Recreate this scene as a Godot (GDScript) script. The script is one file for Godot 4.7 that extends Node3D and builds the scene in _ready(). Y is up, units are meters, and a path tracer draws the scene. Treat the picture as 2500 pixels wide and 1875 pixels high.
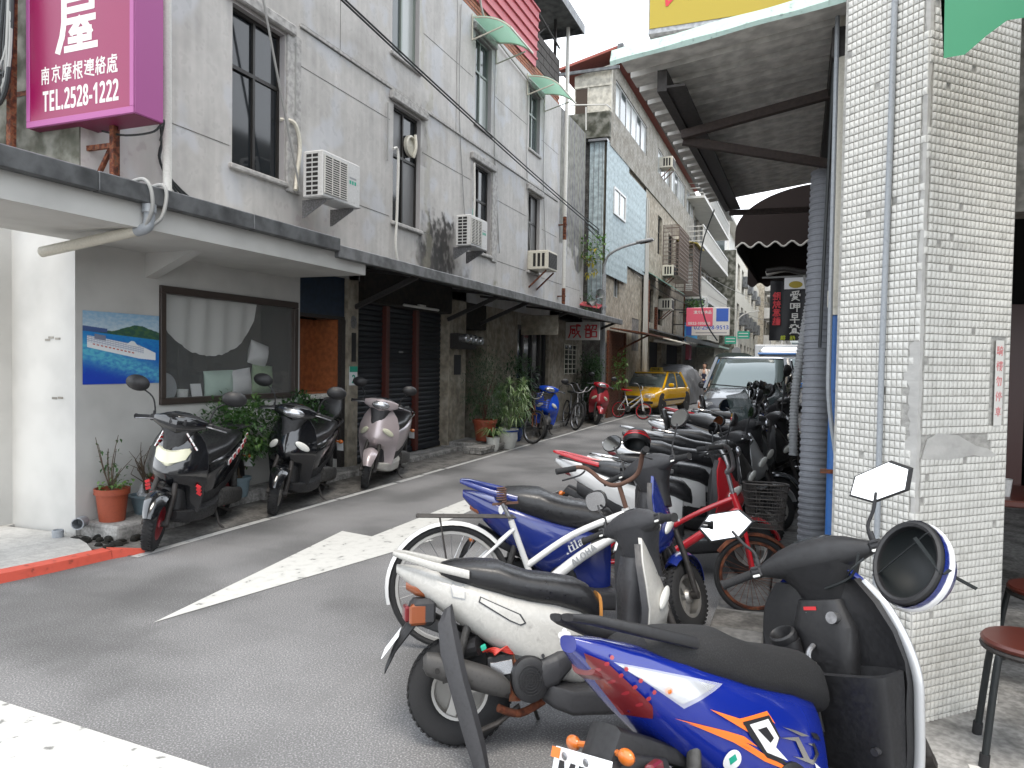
extends Node3D
# A narrow city lane with parked scooters under an overcast sky.
func _ready():
	var cam := Camera3D.new()
	cam.name = "camera"
	cam.basis = Basis(Vector3.UP, deg_to_rad(21.6)) * Basis(Vector3.RIGHT, deg_to_rad(-1.67)) * Basis(Vector3.BACK, deg_to_rad(0.9))
	cam.position = Vector3(0, 1.5, 0)
	cam.fov = 55.55
	cam.near = 0.05
	cam.far = 900.0
	add_child(cam)
	cam.current = true
	var env := Environment.new()
	env.background_mode = Environment.BG_SKY
	var sm := ProceduralSkyMaterial.new()
	sm.sky_top_color = Color(0.86, 0.885, 0.92)
	sm.sky_horizon_color = Color(0.93, 0.945, 0.96)
	sm.sky_curve = 0.2
	sm.ground_bottom_color = Color(0.3, 0.3, 0.3)
	sm.ground_horizon_color = Color(0.6, 0.61, 0.62)
	sm.sun_angle_max = 1.0
	sm.energy_multiplier = 1.0
	sm.sky_cover = cloud_cover()
	sm.sky_cover_modulate = Color(0.5, 0.5, 0.5, 0.35)
	env.sky = Sky.new()
	env.sky.sky_material = sm
	env.tonemap_mode = Environment.TONE_MAPPER_LINEAR
	env.tonemap_exposure = 3.5
	env.sdfgi_enabled = true
	env.ssao_enabled = true
	env.ssil_enabled = true
	env.fog_enabled = true
	env.fog_light_color = Color(0.85, 0.88, 0.92)
	env.fog_density = 0.00015
	var we := WorldEnvironment.new()
	we.name = "world_environment"
	we.environment = env
	add_child(we)
	var sun := DirectionalLight3D.new()
	sun.name = "sun"
	sun.light_energy = 0.3
	sun.light_color = Color(1.0, 0.97, 0.93)
	sun.light_angular_distance = 25.0
	sun.shadow_enabled = true
	sun.rotation_degrees = Vector3(-68, 25, 0)
	add_child(sun)
	make_materials()
	build_ground()
	build_first_block()
	build_far_blocks()
	build_right_side()
	build_left_street_things()
	build_right_scooters()
	build_vehicles()
	build_signs_and_small()
func cloud_cover() -> NoiseTexture2D:
	var n := FastNoiseLite.new()
	n.seed = 5
	n.frequency = 0.006
	n.fractal_octaves = 5
	var t := NoiseTexture2D.new()
	t.width = 512
	t.height = 256
	t.seamless = true
	t.noise = n
	return t
# ---------- mesh building ----------
class Mb:
	var v := PackedVector3Array()
	var u := PackedVector2Array()
	func tri(a: Vector3, b: Vector3, c: Vector3):
		v.push_back(a); v.push_back(b); v.push_back(c)
	func quad(a: Vector3, b: Vector3, c: Vector3, d: Vector3):
		tri(a, b, c); tri(a, c, d)
	func uvquad(a: Vector3, b: Vector3, c: Vector3, d: Vector3, u0 := 0.0, v0 := 0.0, u1 := 1.0, v1 := 1.0):
		# a top left, b top right, c bottom right, d bottom left seen from the front
		while u.size() < v.size(): u.push_back(Vector2.ZERO)
		quad(a, b, c, d)
		for q in [Vector2(u0, v0), Vector2(u1, v0), Vector2(u1, v1), Vector2(u0, v0), Vector2(u1, v1), Vector2(u0, v1)]: u.push_back(q)
	func fix(s: int):
		var vol := 0.0
		var o := v[s] if s < v.size() else Vector3.ZERO
		for i in range(s, v.size(), 3):
			vol += (v[i] - o).dot((v[i + 1] - o).cross(v[i + 2] - o))
		if vol > 0.0:
			for i in range(s, v.size(), 3):
				var t := v[i + 1]
				v[i + 1] = v[i + 2]
				v[i + 2] = t
	func loft(rings: Array, cap := true, closed := true):
		var s := v.size()
		for i in rings.size() - 1:
			var p: PackedVector3Array = rings[i]
			var q: PackedVector3Array = rings[i + 1]
			var n := p.size()
			for k in (n if closed else n - 1):
				var k2 := (k + 1) % n
				if not p[k].is_equal_approx(p[k2]): tri(p[k], p[k2], q[k2])
				if not q[k].is_equal_approx(q[k2]): tri(p[k], q[k2], q[k])
		if cap and closed:
			for e in [0, rings.size() - 1]:
				var p: PackedVector3Array = rings[e]
				var m := Vector3.ZERO
				for x in p: m += x
				m /= p.size()
				for k in p.size():
					var k2 := (k + 1) % p.size()
					if e == 0: tri(m, p[k2], p[k])
					else: tri(m, p[k], p[k2])
		fix(s)
	func box(c: Vector3, z: Vector3, b := Basis.IDENTITY, bev := 0.0):
		var h := z * 0.5
		var rings := []
		if bev <= 0.0:
			for y in [-h.y, h.y]:
				rings.append(PackedVector3Array([c + b * Vector3(-h.x, y, -h.z), c + b * Vector3(h.x, y, -h.z), c + b * Vector3(h.x, y, h.z), c + b * Vector3(-h.x, y, h.z)]))
		else:
			bev = minf(bev, minf(h.x, minf(h.y, h.z)) * 0.95)
			for q in [[-h.y, bev], [-h.y + bev, 0.0], [h.y - bev, 0.0], [h.y, bev]]:
				var x: float = h.x - q[1]
				var w: float = h.z - q[1]
				var e := bev * 0.7
				var r := PackedVector3Array()
				for k in [[-x, -w + e], [-x + e, -w], [x - e, -w], [x, -w + e], [x, w - e], [x - e, w], [-x + e, w], [-x, w - e]]:
					r.push_back(c + b * Vector3(k[0], q[0], k[1]))
				rings.append(r)
		loft(rings)
	func bb(x0: float, x1: float, y0: float, y1: float, z0: float, z1: float, bev := 0.0):
		box(Vector3((x0 + x1) / 2, (y0 + y1) / 2, (z0 + z1) / 2), Vector3(absf(x1 - x0), absf(y1 - y0), absf(z1 - z0)), Basis.IDENTITY, bev)
	func frame_at(d: Vector3) -> Basis:
		var y := d.normalized()
		var x := y.cross(Vector3(0.13, 0.31, 0.94) if absf(y.z) < 0.85 else Vector3.UP).normalized()
		return Basis(x, y, x.cross(y))
	func cyl(a: Vector3, b: Vector3, r: float, n := 14, r2 := -1.0):
		if r2 < 0: r2 = r
		var f := frame_at(b - a)
		var p := PackedVector3Array()
		var q := PackedVector3Array()
		for k in n:
			var o := f.x * cos(TAU * k / n) + f.z * sin(TAU * k / n)
			p.push_back(a + o * r)
			q.push_back(b + o * r2)
		loft([p, q])
	func bar(a: Vector3, b: Vector3, w: float, h: float, up := Vector3.UP):
		# a rectangular bar from a to b, h along up
		var d := (b - a).normalized()
		var s := d.cross(up).normalized()
		var t := s.cross(d)
		var rings := []
		for p in [a, b]:
			rings.append(PackedVector3Array([p - s * w / 2 - t * h / 2, p + s * w / 2 - t * h / 2, p + s * w / 2 + t * h / 2, p - s * w / 2 + t * h / 2]))
		loft(rings)
	func tube(pts: Array, r: float, n := 8, smooth := 0, loop := false, r2 := -1.0):
		var p := pts
		if smooth > 0:
			p = []
			var m := pts.size()
			for i in (m if loop else m - 1):
				var a: Vector3 = pts[posmod(i - 1, m)] if loop else pts[maxi(i - 1, 0)]
				var d: Vector3 = pts[(i + 2) % m] if loop else pts[mini(i + 2, m - 1)]
				for k in smooth:
					p.append((pts[i] as Vector3).cubic_interpolate(pts[(i + 1) % m], a, d, float(k) / smooth))
			if not loop: p.append(pts[m - 1])
		var rings := []
		var side := Vector3.ZERO
		var c := p.size()
		for i in c:
			var a: Vector3 = p[posmod(i - 1, c)] if loop else p[maxi(i - 1, 0)]
			var b: Vector3 = p[(i + 1) % c] if loop else p[mini(i + 1, c - 1)]
			var d := (b - a).normalized()
			if side == Vector3.ZERO: side = frame_at(d).x
			side = (side - d * side.dot(d)).normalized()
			var t := d.cross(side)
			var rr := r if r2 < 0 else lerpf(r, r2, float(i) / (c - 1))
			var g := PackedVector3Array()
			for k in n:
				g.push_back(p[i] + (side * cos(TAU * k / n) + t * sin(TAU * k / n)) * rr)
			rings.append(g)
		if loop: rings.append(rings[0])
		loft(rings, not loop)
	func lathe(prof: Array, n: int, t := Transform3D.IDENTITY):
		# prof: Vector2(radius, height along local y)
		var rings := []
		for q in prof:
			var g := PackedVector3Array()
			for k in n:
				g.push_back(t * Vector3(q.x * cos(TAU * k / n), q.y, q.x * sin(TAU * k / n)))
			rings.append(g)
		loft(rings, true)
	func ball(t: Transform3D, n := 14, m := 9):
		var pr := []
		for i in m + 1:
			pr.append(Vector2(maxf(sin(PI * i / m), 0.0001), -cos(PI * i / m)))
		lathe(pr, n, t)
	func torus(t: Transform3D, R: float, r: float, n := 32, m := 10, wide := 1.0, sq := 1.0):
		# axis along local y
		var rings := []
		for i in n + 1:
			var a := TAU * i / n
			var g := PackedVector3Array()
			for k in m:
				var q := TAU * k / m
				var cx := signf(cos(q)) * pow(absf(cos(q)), sq)
				var sx := signf(sin(q)) * pow(absf(sin(q)), sq)
				var rad := R + r * cx
				g.push_back(t * Vector3(rad * cos(a), r * wide * sx, rad * sin(a)))
			rings.append(g)
		loft(rings, false)
	func ext(poly: PackedVector2Array, t: Transform3D, d: float):
		# an outline in local xy, pushed along local z by d
		var s := v.size()
		var idx := Geometry2D.triangulate_polygon(poly)
		for z in [0.0, d]:
			for i in range(0, idx.size(), 3):
				var a: Vector3 = t * Vector3(poly[idx[i]].x, poly[idx[i]].y, z)
				var b: Vector3 = t * Vector3(poly[idx[i + 1]].x, poly[idx[i + 1]].y, z)
				var c: Vector3 = t * Vector3(poly[idx[i + 2]].x, poly[idx[i + 2]].y, z)
				if z == 0.0: tri(a, b, c)
				else: tri(a, c, b)
		var area := 0.0
		for i in poly.size():
			var p := poly[i]
			var q := poly[(i + 1) % poly.size()]
			area += p.x * q.y - q.x * p.y
		# make the caps agree with the walls
		if idx.size() >= 3:
			var a2 := poly[idx[0]]
			var tw := (poly[idx[1]] - a2).cross(poly[idx[2]] - a2)
			var wall_ccw := area > 0
			for i in poly.size():
				var p := poly[i]
				var q := poly[(i + 1) % poly.size()]
				var a := t * Vector3(p.x, p.y, 0)
				var b := t * Vector3(q.x, q.y, 0)
				var c := t * Vector3(q.x, q.y, d)
				var e := t * Vector3(p.x, p.y, d)
				if wall_ccw == (tw > 0): quad(b, a, e, c)
				else: quad(a, b, c, e)
		fix(s)
	func grid(rows: Array):
		for i in rows.size() - 1:
			var p = rows[i]
			var q = rows[i + 1]
			for k in p.size() - 1:
				quad(p[k], p[k + 1], q[k + 1], q[k])
	func slab(rows: Array, off: Vector3):
		# a sheet given thickness by off
		var rings := []
		for r in rows:
			var g := PackedVector3Array()
			for p in r: g.push_back(p)
			for k in range(r.size() - 1, -1, -1): g.push_back(r[k] + off)
			rings.append(g)
		loft(rings, true)
	func moved(t: Transform3D) -> Mb:
		var m := Mb.new()
		m.v = t * v
		m.u = u.duplicate()
		if t.basis.determinant() < 0:
			for i in range(0, m.v.size(), 3):
				var x := m.v[i + 1]
				m.v[i + 1] = m.v[i + 2]
				m.v[i + 2] = x
		return m
	func add(o: Mb):
		v.append_array(o.v)
		u.append_array(o.u)
	func mesh(angle := 40.0) -> ArrayMesh:
		var nf := v.size() / 3
		var fn := PackedVector3Array()
		fn.resize(nf)
		for f in nf:
			fn[f] = (v[f * 3 + 2] - v[f * 3]).cross(v[f * 3 + 1] - v[f * 3])
		var nm := PackedVector3Array()
		nm.resize(v.size())
		if angle <= 0.0:
			for i in v.size(): nm[i] = fn[i / 3].normalized()
		else:
			var at := {}
			for i in v.size():
				var key := Vector3i((v[i] * 5000.0).round())
				if at.has(key): at[key].append(i / 3)
				else: at[key] = [i / 3]
			var cosa := cos(deg_to_rad(angle))
			var un := PackedVector3Array()
			un.resize(nf)
			for f in nf: un[f] = fn[f].normalized()
			for i in v.size():
				var f0 := i / 3
				var s := Vector3.ZERO
				for f in at[Vector3i((v[i] * 5000.0).round())]:
					if un[f].dot(un[f0]) > cosa: s += fn[f]
				nm[i] = s.normalized() if s.length_squared() > 1e-20 else un[f0]
		var arr := []
		arr.resize(Mesh.ARRAY_MAX)
		arr[Mesh.ARRAY_VERTEX] = v
		arr[Mesh.ARRAY_NORMAL] = nm
		if u.size():
			while u.size() < v.size(): u.push_back(Vector2.ZERO)
			arr[Mesh.ARRAY_TEX_UV] = u
		var m := ArrayMesh.new()
		m.add_surface_from_arrays(Mesh.PRIMITIVE_TRIANGLES, arr)
		return m
# ---------- nodes ----------
func obj(called: String, m: Mb, material: String, parent: Node = self, angle := 40.0) -> MeshInstance3D:
	return put(called, m.mesh(angle), material, parent)
func put(called: String, mesh: Mesh, material: String, parent: Node = self, t := Transform3D.IDENTITY) -> MeshInstance3D:
	var o := MeshInstance3D.new()
	o.name = called
	o.mesh = mesh
	o.material_override = M[material]
	o.transform = t
	parent.add_child(o, true)
	return o
func thing(called: String, label: String, category: String, at := Vector3.ZERO, turn := 0.0, group := "") -> Node3D:
	var o := Node3D.new()
	o.name = called
	o.position = at
	o.rotation.y = turn
	add_child(o, true)
	return tag(o, label, category, group)
func tag(o: Node3D, label: String, category: String, group := "") -> Node3D:
	o.set_meta("label", label)
	o.set_meta("category", category)
	if group: o.set_meta("group", group)
	return o
func struct(o: Node3D, kind := "structure") -> Node3D:
	o.set_meta("kind", kind)
	return o
func copy_of(o: Node3D, t: Transform3D, label := "", group := "") -> Node3D:
	var r: Node3D = o.duplicate()
	r.name = o.name
	add_child(r, true)
	r.transform = t
	if label: r.set_meta("label", label)
	if group: r.set_meta("group", group)
	return r
func xf(x: float, y: float, z: float, turn := 0.0) -> Transform3D:
	return Transform3D(Basis(Vector3.UP, turn), Vector3(x, y, z))
func vv(x: float, y: float, f: float) -> Vector3:
	# right, up, forward in a vehicle's own axes
	return Vector3(x, y, -f)
func ring(f: float, yc: float, w: float, up: float, dn: float, e := 2.5, k := 20, xc := 0.0) -> PackedVector3Array:
	# a rounded cross-section across a vehicle at f
	var g := PackedVector3Array()
	for i in k:
		var a := TAU * i / k
		var c := signf(cos(a)) * pow(absf(cos(a)), 2.0 / e)
		var s := signf(sin(a)) * pow(absf(sin(a)), 2.0 / e)
		g.push_back(Vector3(xc + w * c, yc + (up if s > 0 else dn) * s, -f))
	return g
# ---------- materials ----------
var M := {}
var T := {}
func noise_tex(key: String, freq: float, stops: Array, octaves := 4, kind := FastNoiseLite.TYPE_SIMPLEX_SMOOTH, size := 512, sd := 1) -> NoiseTexture2D:
	# stops: [offset, grey or linear Color, ...]
	var n := FastNoiseLite.new()
	n.seed = sd
	n.noise_type = kind
	n.frequency = freq
	n.fractal_octaves = octaves
	var t := NoiseTexture2D.new()
	t.width = size
	t.height = size
	t.seamless = true
	t.noise = n
	var g := Gradient.new()
	var offs := PackedFloat32Array()
	var cols := PackedColorArray()
	for i in range(0, stops.size(), 2):
		offs.push_back(stops[i])
		var c = stops[i + 1]
		cols.push_back(Color(c, c, c) if c is float else c)
	g.offsets = offs
	g.colors = cols
	t.color_ramp = g
	T[key] = t
	return t
func mat(key: String, r: float, g: float, b: float, rough := 0.6, metal := 0.0) -> StandardMaterial3D:
	var m := StandardMaterial3D.new()
	m.albedo_color = Color(r, g, b).linear_to_srgb()
	m.roughness = rough
	m.metallic = metal
	m.resource_name = key
	M[key] = m
	return m
func wear(m: StandardMaterial3D, tex := "mottle", scale := 1.0, world := true) -> StandardMaterial3D:
	m.albedo_texture = T[tex]
	m.uv1_triplanar = true
	m.uv1_world_triplanar = world
	m.uv1_scale = Vector3.ONE * scale
	return m
func second(m: StandardMaterial3D, tex: String, scale: float) -> StandardMaterial3D:
	m.detail_enabled = true
	m.detail_blend_mode = BaseMaterial3D.BLEND_MODE_MUL
	m.detail_albedo = T[tex]
	m.detail_uv_layer = BaseMaterial3D.DETAIL_UV_2
	m.uv2_triplanar = true
	m.uv2_world_triplanar = true
	m.uv2_scale = Vector3.ONE * scale
	return m
func relief(m: StandardMaterial3D, tex: String, cm: float) -> StandardMaterial3D:
	m.heightmap_enabled = true
	m.heightmap_texture = T[tex]
	m.heightmap_scale = cm
	if not m.uv1_triplanar:
		m.uv1_triplanar = true
		m.uv1_world_triplanar = true
	return m
func paint(key: String, r: float, g: float, b: float, rough := 0.25, coat := 0.8) -> StandardMaterial3D:
	var m := mat(key, r, g, b, rough)
	if coat > 0:
		m.clearcoat_enabled = true
		m.clearcoat = coat
		m.clearcoat_roughness = 0.08
	return m
func dusty(m: StandardMaterial3D, sc := 3.0) -> StandardMaterial3D:
	m.roughness_texture = T["smudge"]
	m.roughness = 1.0
	return wear(m, "dust", sc, false)
func make_materials():
	noise_tex("mottle", 0.02, [0.0, 0.72, 0.45, 0.86, 0.6, 0.92, 1.0, 1.0], 5)
	noise_tex("blotch", 0.008, [0.0, 0.6, 0.4, 0.82, 0.55, 0.93, 0.75, 1.0, 1.0, 0.9], 5, FastNoiseLite.TYPE_SIMPLEX_SMOOTH, 512, 3)
	noise_tex("faint", 0.01, [0.0, 0.9, 0.45, 0.96, 0.7, 0.99, 1.0, 1.0], 4)
	noise_tex("grain", 0.12, [0.0, 0.6, 0.4, 0.72, 0.55, 0.76, 0.66, 0.83, 0.74, 1.0, 1.0, 1.0], 3, FastNoiseLite.TYPE_SIMPLEX_SMOOTH, 1024, 7)
	noise_tex("stucco", 0.09, [0.0, 0.0, 1.0, 1.0], 4, FastNoiseLite.TYPE_SIMPLEX_SMOOTH, 512, 9)
	noise_tex("dust", 0.012, [0.0, 1.0, 0.5, 0.92, 0.62, 0.98, 1.0, 0.8], 5, FastNoiseLite.TYPE_SIMPLEX_SMOOTH, 512, 11)
	noise_tex("smudge", 0.015, [0.0, 0.22, 0.45, 0.32, 0.7, 0.5, 1.0, 0.7], 5, FastNoiseLite.TYPE_SIMPLEX_SMOOTH, 512, 13)
	noise_tex("matte", 0.015, [0.0, 0.42, 0.45, 0.5, 0.7, 0.62, 1.0, 0.8], 5, FastNoiseLite.TYPE_SIMPLEX_SMOOTH, 512, 14)
	noise_tex("rusty", 0.02, [0.0, Color(0.2, 0.1, 0.06), 0.45, Color(0.42, 0.2, 0.1), 0.6, Color(0.55, 0.32, 0.2), 1.0, Color(0.35, 0.27, 0.22)], 5, FastNoiseLite.TYPE_SIMPLEX_SMOOTH, 256, 15)
	noise_tex("worn", 0.018, [0.0, 0.55, 0.12, 0.68, 0.18, 0.92, 0.35, 0.97, 0.6, 1.0, 1.0, 0.97], 6, FastNoiseLite.TYPE_SIMPLEX_SMOOTH, 512, 17)
	noise_tex("moss", 0.015, [0.0, Color(0.16, 0.17, 0.13), 0.4, Color(0.3, 0.3, 0.26), 0.6, Color(0.42, 0.42, 0.39), 1.0, Color(0.58, 0.57, 0.53)], 6, FastNoiseLite.TYPE_SIMPLEX_SMOOTH, 512, 19)
	noise_tex("plaster", 0.012, [0.0, Color(0.64, 0.62, 0.58), 0.35, Color(0.73, 0.71, 0.67), 0.6, Color(0.79, 0.78, 0.75), 1.0, Color(0.85, 0.84, 0.81)], 6, FastNoiseLite.TYPE_SIMPLEX_SMOOTH, 512, 21)
	noise_tex("cell", 0.05, [0.0, 0.3, 0.5, 0.7, 1.0, 1.0], 2, FastNoiseLite.TYPE_CELLULAR, 256, 23)
	# ground
	var m := wear(mat("asphalt", 0.305, 0.303, 0.306, 0.9), "grain", 0.75)
	relief(second(m, "blotch", 0.11), "grain", 0.22)
	m = wear(mat("road_paint", 0.48, 0.48, 0.46, 0.75), "worn", 0.9)
	relief(m, "grain", 0.15)
	wear(mat("line_paint", 0.42, 0.42, 0.41, 0.8), "worn", 1.7)
	m = wear(mat("concrete", 0.44, 0.43, 0.41, 0.9), "blotch", 0.7)
	relief(second(m, "mottle", 2.3), "stucco", 0.15)
	m = wear(mat("pale_concrete", 0.46, 0.45, 0.425, 0.9), "faint", 0.8)
	relief(second(m, "faint", 3.1), "stucco", 0.2)
	m = wear(mat("dark_concrete", 0.22, 0.21, 0.195, 0.9), "blotch", 0.8)
	relief(second(m, "mottle", 2.0), "stucco", 0.2)
	wear(mat("dirt", 0.06, 0.055, 0.04, 0.95), "moss", 2.0)
	wear(mat("red_paint", 0.5, 0.075, 0.045, 0.65), "worn", 1.1)
	# walls
	m = wear(mat("white_wall", 0.52, 0.515, 0.49, 0.7), "faint", 0.3)
	m = wear(mat("cream_wall", 0.6, 0.57, 0.49, 0.7), "mottle", 0.5)
	m = mat("moss_wall", 0.9, 0.9, 0.9, 0.95)
	relief(wear(m, "moss", 0.33), "stucco", 0.3)
	m = mat("old_plaster", 0.62, 0.6, 0.57, 0.92)
	relief(second(wear(m, "plaster", 0.22), "blotch", 0.5), "stucco", 0.25)
	wear(mat("trim_plaster", 0.47, 0.46, 0.445, 0.92), "mottle", 0.9)
	wear(mat("slab", 0.2, 0.197, 0.19, 0.92), "mottle", 1.3)
	m = mat("grey_plaster", 0.56, 0.55, 0.53, 0.92)
	relief(second(wear(m, "plaster", 0.3), "mottle", 0.9), "stucco", 0.25)
	m = mat("tan_plaster", 0.66, 0.61, 0.53, 0.92)
	relief(second(wear(m, "plaster", 0.35), "mottle", 0.6), "stucco", 0.25)
	wear(mat("dirty_beam", 0.1, 0.085, 0.07, 0.9), "moss", 0.9)
	M["dirty_beam"].albedo_color = Color(0.33, 0.28, 0.23)
	wear(mat("brick", 0.42, 0.17, 0.1, 0.9), "mottle", 4.0)
	wear(mat("brick_dark", 0.3, 0.12, 0.08, 0.9), "mottle", 4.0)
	wear(mat("block", 0.085, 0.075, 0.068, 0.9), "mottle", 2.0)
	wear(mat("mortar", 0.35, 0.34, 0.32, 0.95), "mottle", 2.0)
	# metal and plastic
	wear(mat("gutter", 0.13, 0.135, 0.14, 0.45, 0.35), "blotch", 0.8)
	wear(mat("gutter_light", 0.22, 0.225, 0.23, 0.45, 0.35), "blotch", 0.8)
	wear(mat("steel", 0.35, 0.35, 0.36, 0.4, 0.85), "mottle", 3.0, false)
	wear(mat("galvanised", 0.42, 0.43, 0.44, 0.5, 0.5), "mottle", 3.0, false)
	wear(mat("dark_steel", 0.05, 0.045, 0.042, 0.6, 0.3), "mottle", 3.0, false)
	wear(mat("dark_slats", 0.016, 0.02, 0.027, 0.55, 0.2), "mottle", 1.0)
	wear(mat("rust", 0.62, 0.62, 0.62, 0.9), "rusty", 2.5, false)
	wear(mat("white_plastic", 0.56, 0.56, 0.55, 0.45), "dust", 2.0, false)
	wear(mat("pipe_white", 0.62, 0.61, 0.57, 0.5), "dust", 2.0)
	wear(mat("pipe_cream", 0.6, 0.57, 0.48, 0.5), "dust", 2.0)
	wear(mat("pipe_blue", 0.02, 0.1, 0.3, 0.45), "worn", 2.0)
	wear(mat("pipe_grey", 0.3, 0.32, 0.34, 0.5), "dust", 3.0)
	wear(mat("hose_grey", 0.2, 0.21, 0.23, 0.6), "dust", 3.0)
	wear(mat("hose_pale", 0.36, 0.37, 0.38, 0.6), "dust", 3.0)
	mat("cable", 0.009, 0.012, 0.013, 0.55)
	mat("cable_grey", 0.25, 0.25, 0.24, 0.6)
	mat("cable_white", 0.4, 0.39, 0.36, 0.6)
	mat("red_wire", 0.4, 0.03, 0.02, 0.5)
	mat("frame_dark", 0.022, 0.02, 0.018, 0.45, 0.3)
	mat("frame_brown", 0.045, 0.033, 0.027, 0.5)
	mat("frame_green", 0.2, 0.23, 0.21, 0.5, 0.3)
	mat("frame_alu", 0.5, 0.5, 0.5, 0.4, 0.5)
	mat("glass_dark", 0.012, 0.015, 0.018, 0.08)
	mat("glass_mid", 0.06, 0.075, 0.075, 0.07)
	mat("glass_milk", 0.3, 0.32, 0.31, 0.2)
	mat("grey_panel", 0.1, 0.1, 0.1, 0.4)
	m = mat("pane", 0.8, 0.85, 0.84, 0.02)
	m.transparency = BaseMaterial3D.TRANSPARENCY_ALPHA
	m.albedo_color.a = 0.05
	m = mat("tinted_pane", 0.06, 0.08, 0.08, 0.03)
	m.transparency = BaseMaterial3D.TRANSPARENCY_ALPHA
	m.albedo_color.a = 0.55
	m = mat("clear_lens", 0.8, 0.82, 0.84, 0.06)
	m.transparency = BaseMaterial3D.TRANSPARENCY_ALPHA
	m.albedo_color.a = 0.3
	m = mat("awning_green", 0.3, 0.52, 0.43, 0.35)
	m.backlight_enabled = true
	m.backlight = Color(0.85, 0.95, 0.9)
	wear(mat("green_metal", 0.1, 0.25, 0.2, 0.5), "worn", 1.5)
	wear(mat("green_edge", 0.38, 0.5, 0.45, 0.6), "worn", 2.0)
	m = mat("green_tarp", 0.012, 0.17, 0.075, 0.5)
	m.backlight_enabled = true
	m.backlight = Color(0.05, 0.3, 0.15)
	wear(mat("red_sheet", 0.5, 0.08, 0.1, 0.5), "dust", 1.0)
	wear(mat("red_roof", 0.28, 0.07, 0.05, 0.7), "worn", 1.0)
	wear(mat("blue_sheet", 0.44, 0.53, 0.56, 0.55), "mottle", 0.6)
	wear(mat("tin", 0.75, 0.73, 0.68, 0.6), "mottle", 0.8)
	wear(mat("brown_steel", 0.06, 0.042, 0.036, 0.7), "mottle", 3.0, false)
	wear(mat("cage", 0.2, 0.155, 0.13, 0.8), "mottle", 3.0, false)
	mat("old_rust", 0.09, 0.045, 0.03, 0.85)
	mat("brown_cloth", 0.018, 0.01, 0.008, 0.9)
	mat("pale_trim", 0.5, 0.48, 0.44, 0.8)
	wear(mat("orange_wall", 0.42, 0.13, 0.04, 0.6), "mottle", 1.0)
	wear(mat("navy_panel", 0.012, 0.03, 0.06, 0.5), "mottle", 1.0)
	mat("wood_red", 0.08, 0.018, 0.012, 0.35)
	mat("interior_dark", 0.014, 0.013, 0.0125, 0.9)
	mat("interior_brown", 0.055, 0.038, 0.028, 0.9)
	wear(mat("tile_white", 0.6, 0.59, 0.55, 0.45), "faint", 2.0)
	wear(mat("tile_grey", 0.54, 0.53, 0.49, 0.5), "faint", 2.0)
	relief(wear(mat("grout", 0.42, 0.41, 0.38, 0.9), "mottle", 3.0), "stucco", 0.2)
	# signs
	mat("magenta", 0.2, 0.001, 0.055, 0.35)
	mat("pink_rim", 0.3, 0.07, 0.22, 0.5)
	mat("magenta_dark", 0.1, 0.002, 0.03, 0.5)
	mat("sign_white", 0.58, 0.57, 0.54, 0.5)
	mat("sign_yellow", 0.36, 0.27, 0.015, 0.5)
	mat("sign_red", 0.5, 0.02, 0.03, 0.5)
	mat("sign_pink", 0.6, 0.09, 0.14, 0.5)
	mat("sign_blue", 0.03, 0.1, 0.42, 0.5)
	mat("sign_sky", 0.1, 0.4, 0.75, 0.5)
	mat("sign_green", 0.01, 0.3, 0.2, 0.5)
	mat("sign_black", 0.008, 0.008, 0.01, 0.6)
	mat("notice_red", 0.55, 0.2, 0.2, 0.6)
	mat("sign_lime", 0.35, 0.4, 0.02, 0.6)
	# plants and pots
	for q in [["leaf", 0.035, 0.085, 0.022], ["leaf_dark", 0.014, 0.036, 0.013], ["leaf_light", 0.08, 0.15, 0.035], ["leaf_yellow", 0.4, 0.32, 0.03], ["leaf_stripe", 0.12, 0.17, 0.07]]:
		m = mat(q[0], q[1], q[2], q[3], 0.45)
		m.backlight_enabled = true
		m.backlight = Color(0.15, 0.3, 0.08)
	wear(mat("bark", 0.1, 0.07, 0.045, 0.9), "mottle", 6.0)
	wear(mat("terracotta", 0.3, 0.062, 0.026, 0.6), "dust", 3.0)
	wear(mat("pot_blue", 0.16, 0.22, 0.25, 0.5), "dust", 3.0)
	wear(mat("pot_white", 0.6, 0.61, 0.58, 0.25), "dust", 3.0)
	mat("glaze_blue", 0.02, 0.05, 0.2, 0.25)
	mat("soil", 0.03, 0.022, 0.015, 0.95)
	# vehicles
	paint("black_paint", 0.005, 0.0055, 0.007, 0.14, 1.0)
	paint("blue_paint", 0.005, 0.017, 0.21, 0.2)
	paint("bright_blue", 0.004, 0.06, 0.5, 0.2)
	paint("deep_blue", 0.008, 0.02, 0.15, 0.25)
	dusty(paint("dull_silver", 0.46, 0.45, 0.42, 0.4, 0.3), 2.0)
	paint("rose_silver", 0.42, 0.365, 0.375, 0.3, 0.6).metallic = 0.3
	paint("red_gloss", 0.42, 0.012, 0.02, 0.2)
	paint("red_dull", 0.3, 0.02, 0.03, 0.35)
	paint("white_gloss", 0.55, 0.55, 0.54, 0.2)
	paint("silver_gloss", 0.45, 0.46, 0.47, 0.3).metallic = 0.4
	paint("grey_gloss", 0.05, 0.055, 0.065, 0.25).metallic = 0.2
	paint("taxi_yellow", 0.6, 0.33, 0.004, 0.2)
	paint("truck_blue", 0.05, 0.2, 0.55, 0.3)
	m = mat("black_plastic", 0.014, 0.014, 0.0155, 1.0)
	m.roughness_texture = T["matte"]
	wear(m, "dust", 4.0, false)
	m = mat("grey_plastic", 0.03, 0.03, 0.033, 1.0)
	m.roughness_texture = T["matte"]
	wear(m, "dust", 4.0, false)
	m = mat("vinyl", 0.013, 0.013, 0.0145, 1.0)
	m.roughness_texture = T["smudge"]
	relief(wear(m, "dust", 5.0, false), "stucco", 0.02)
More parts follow.
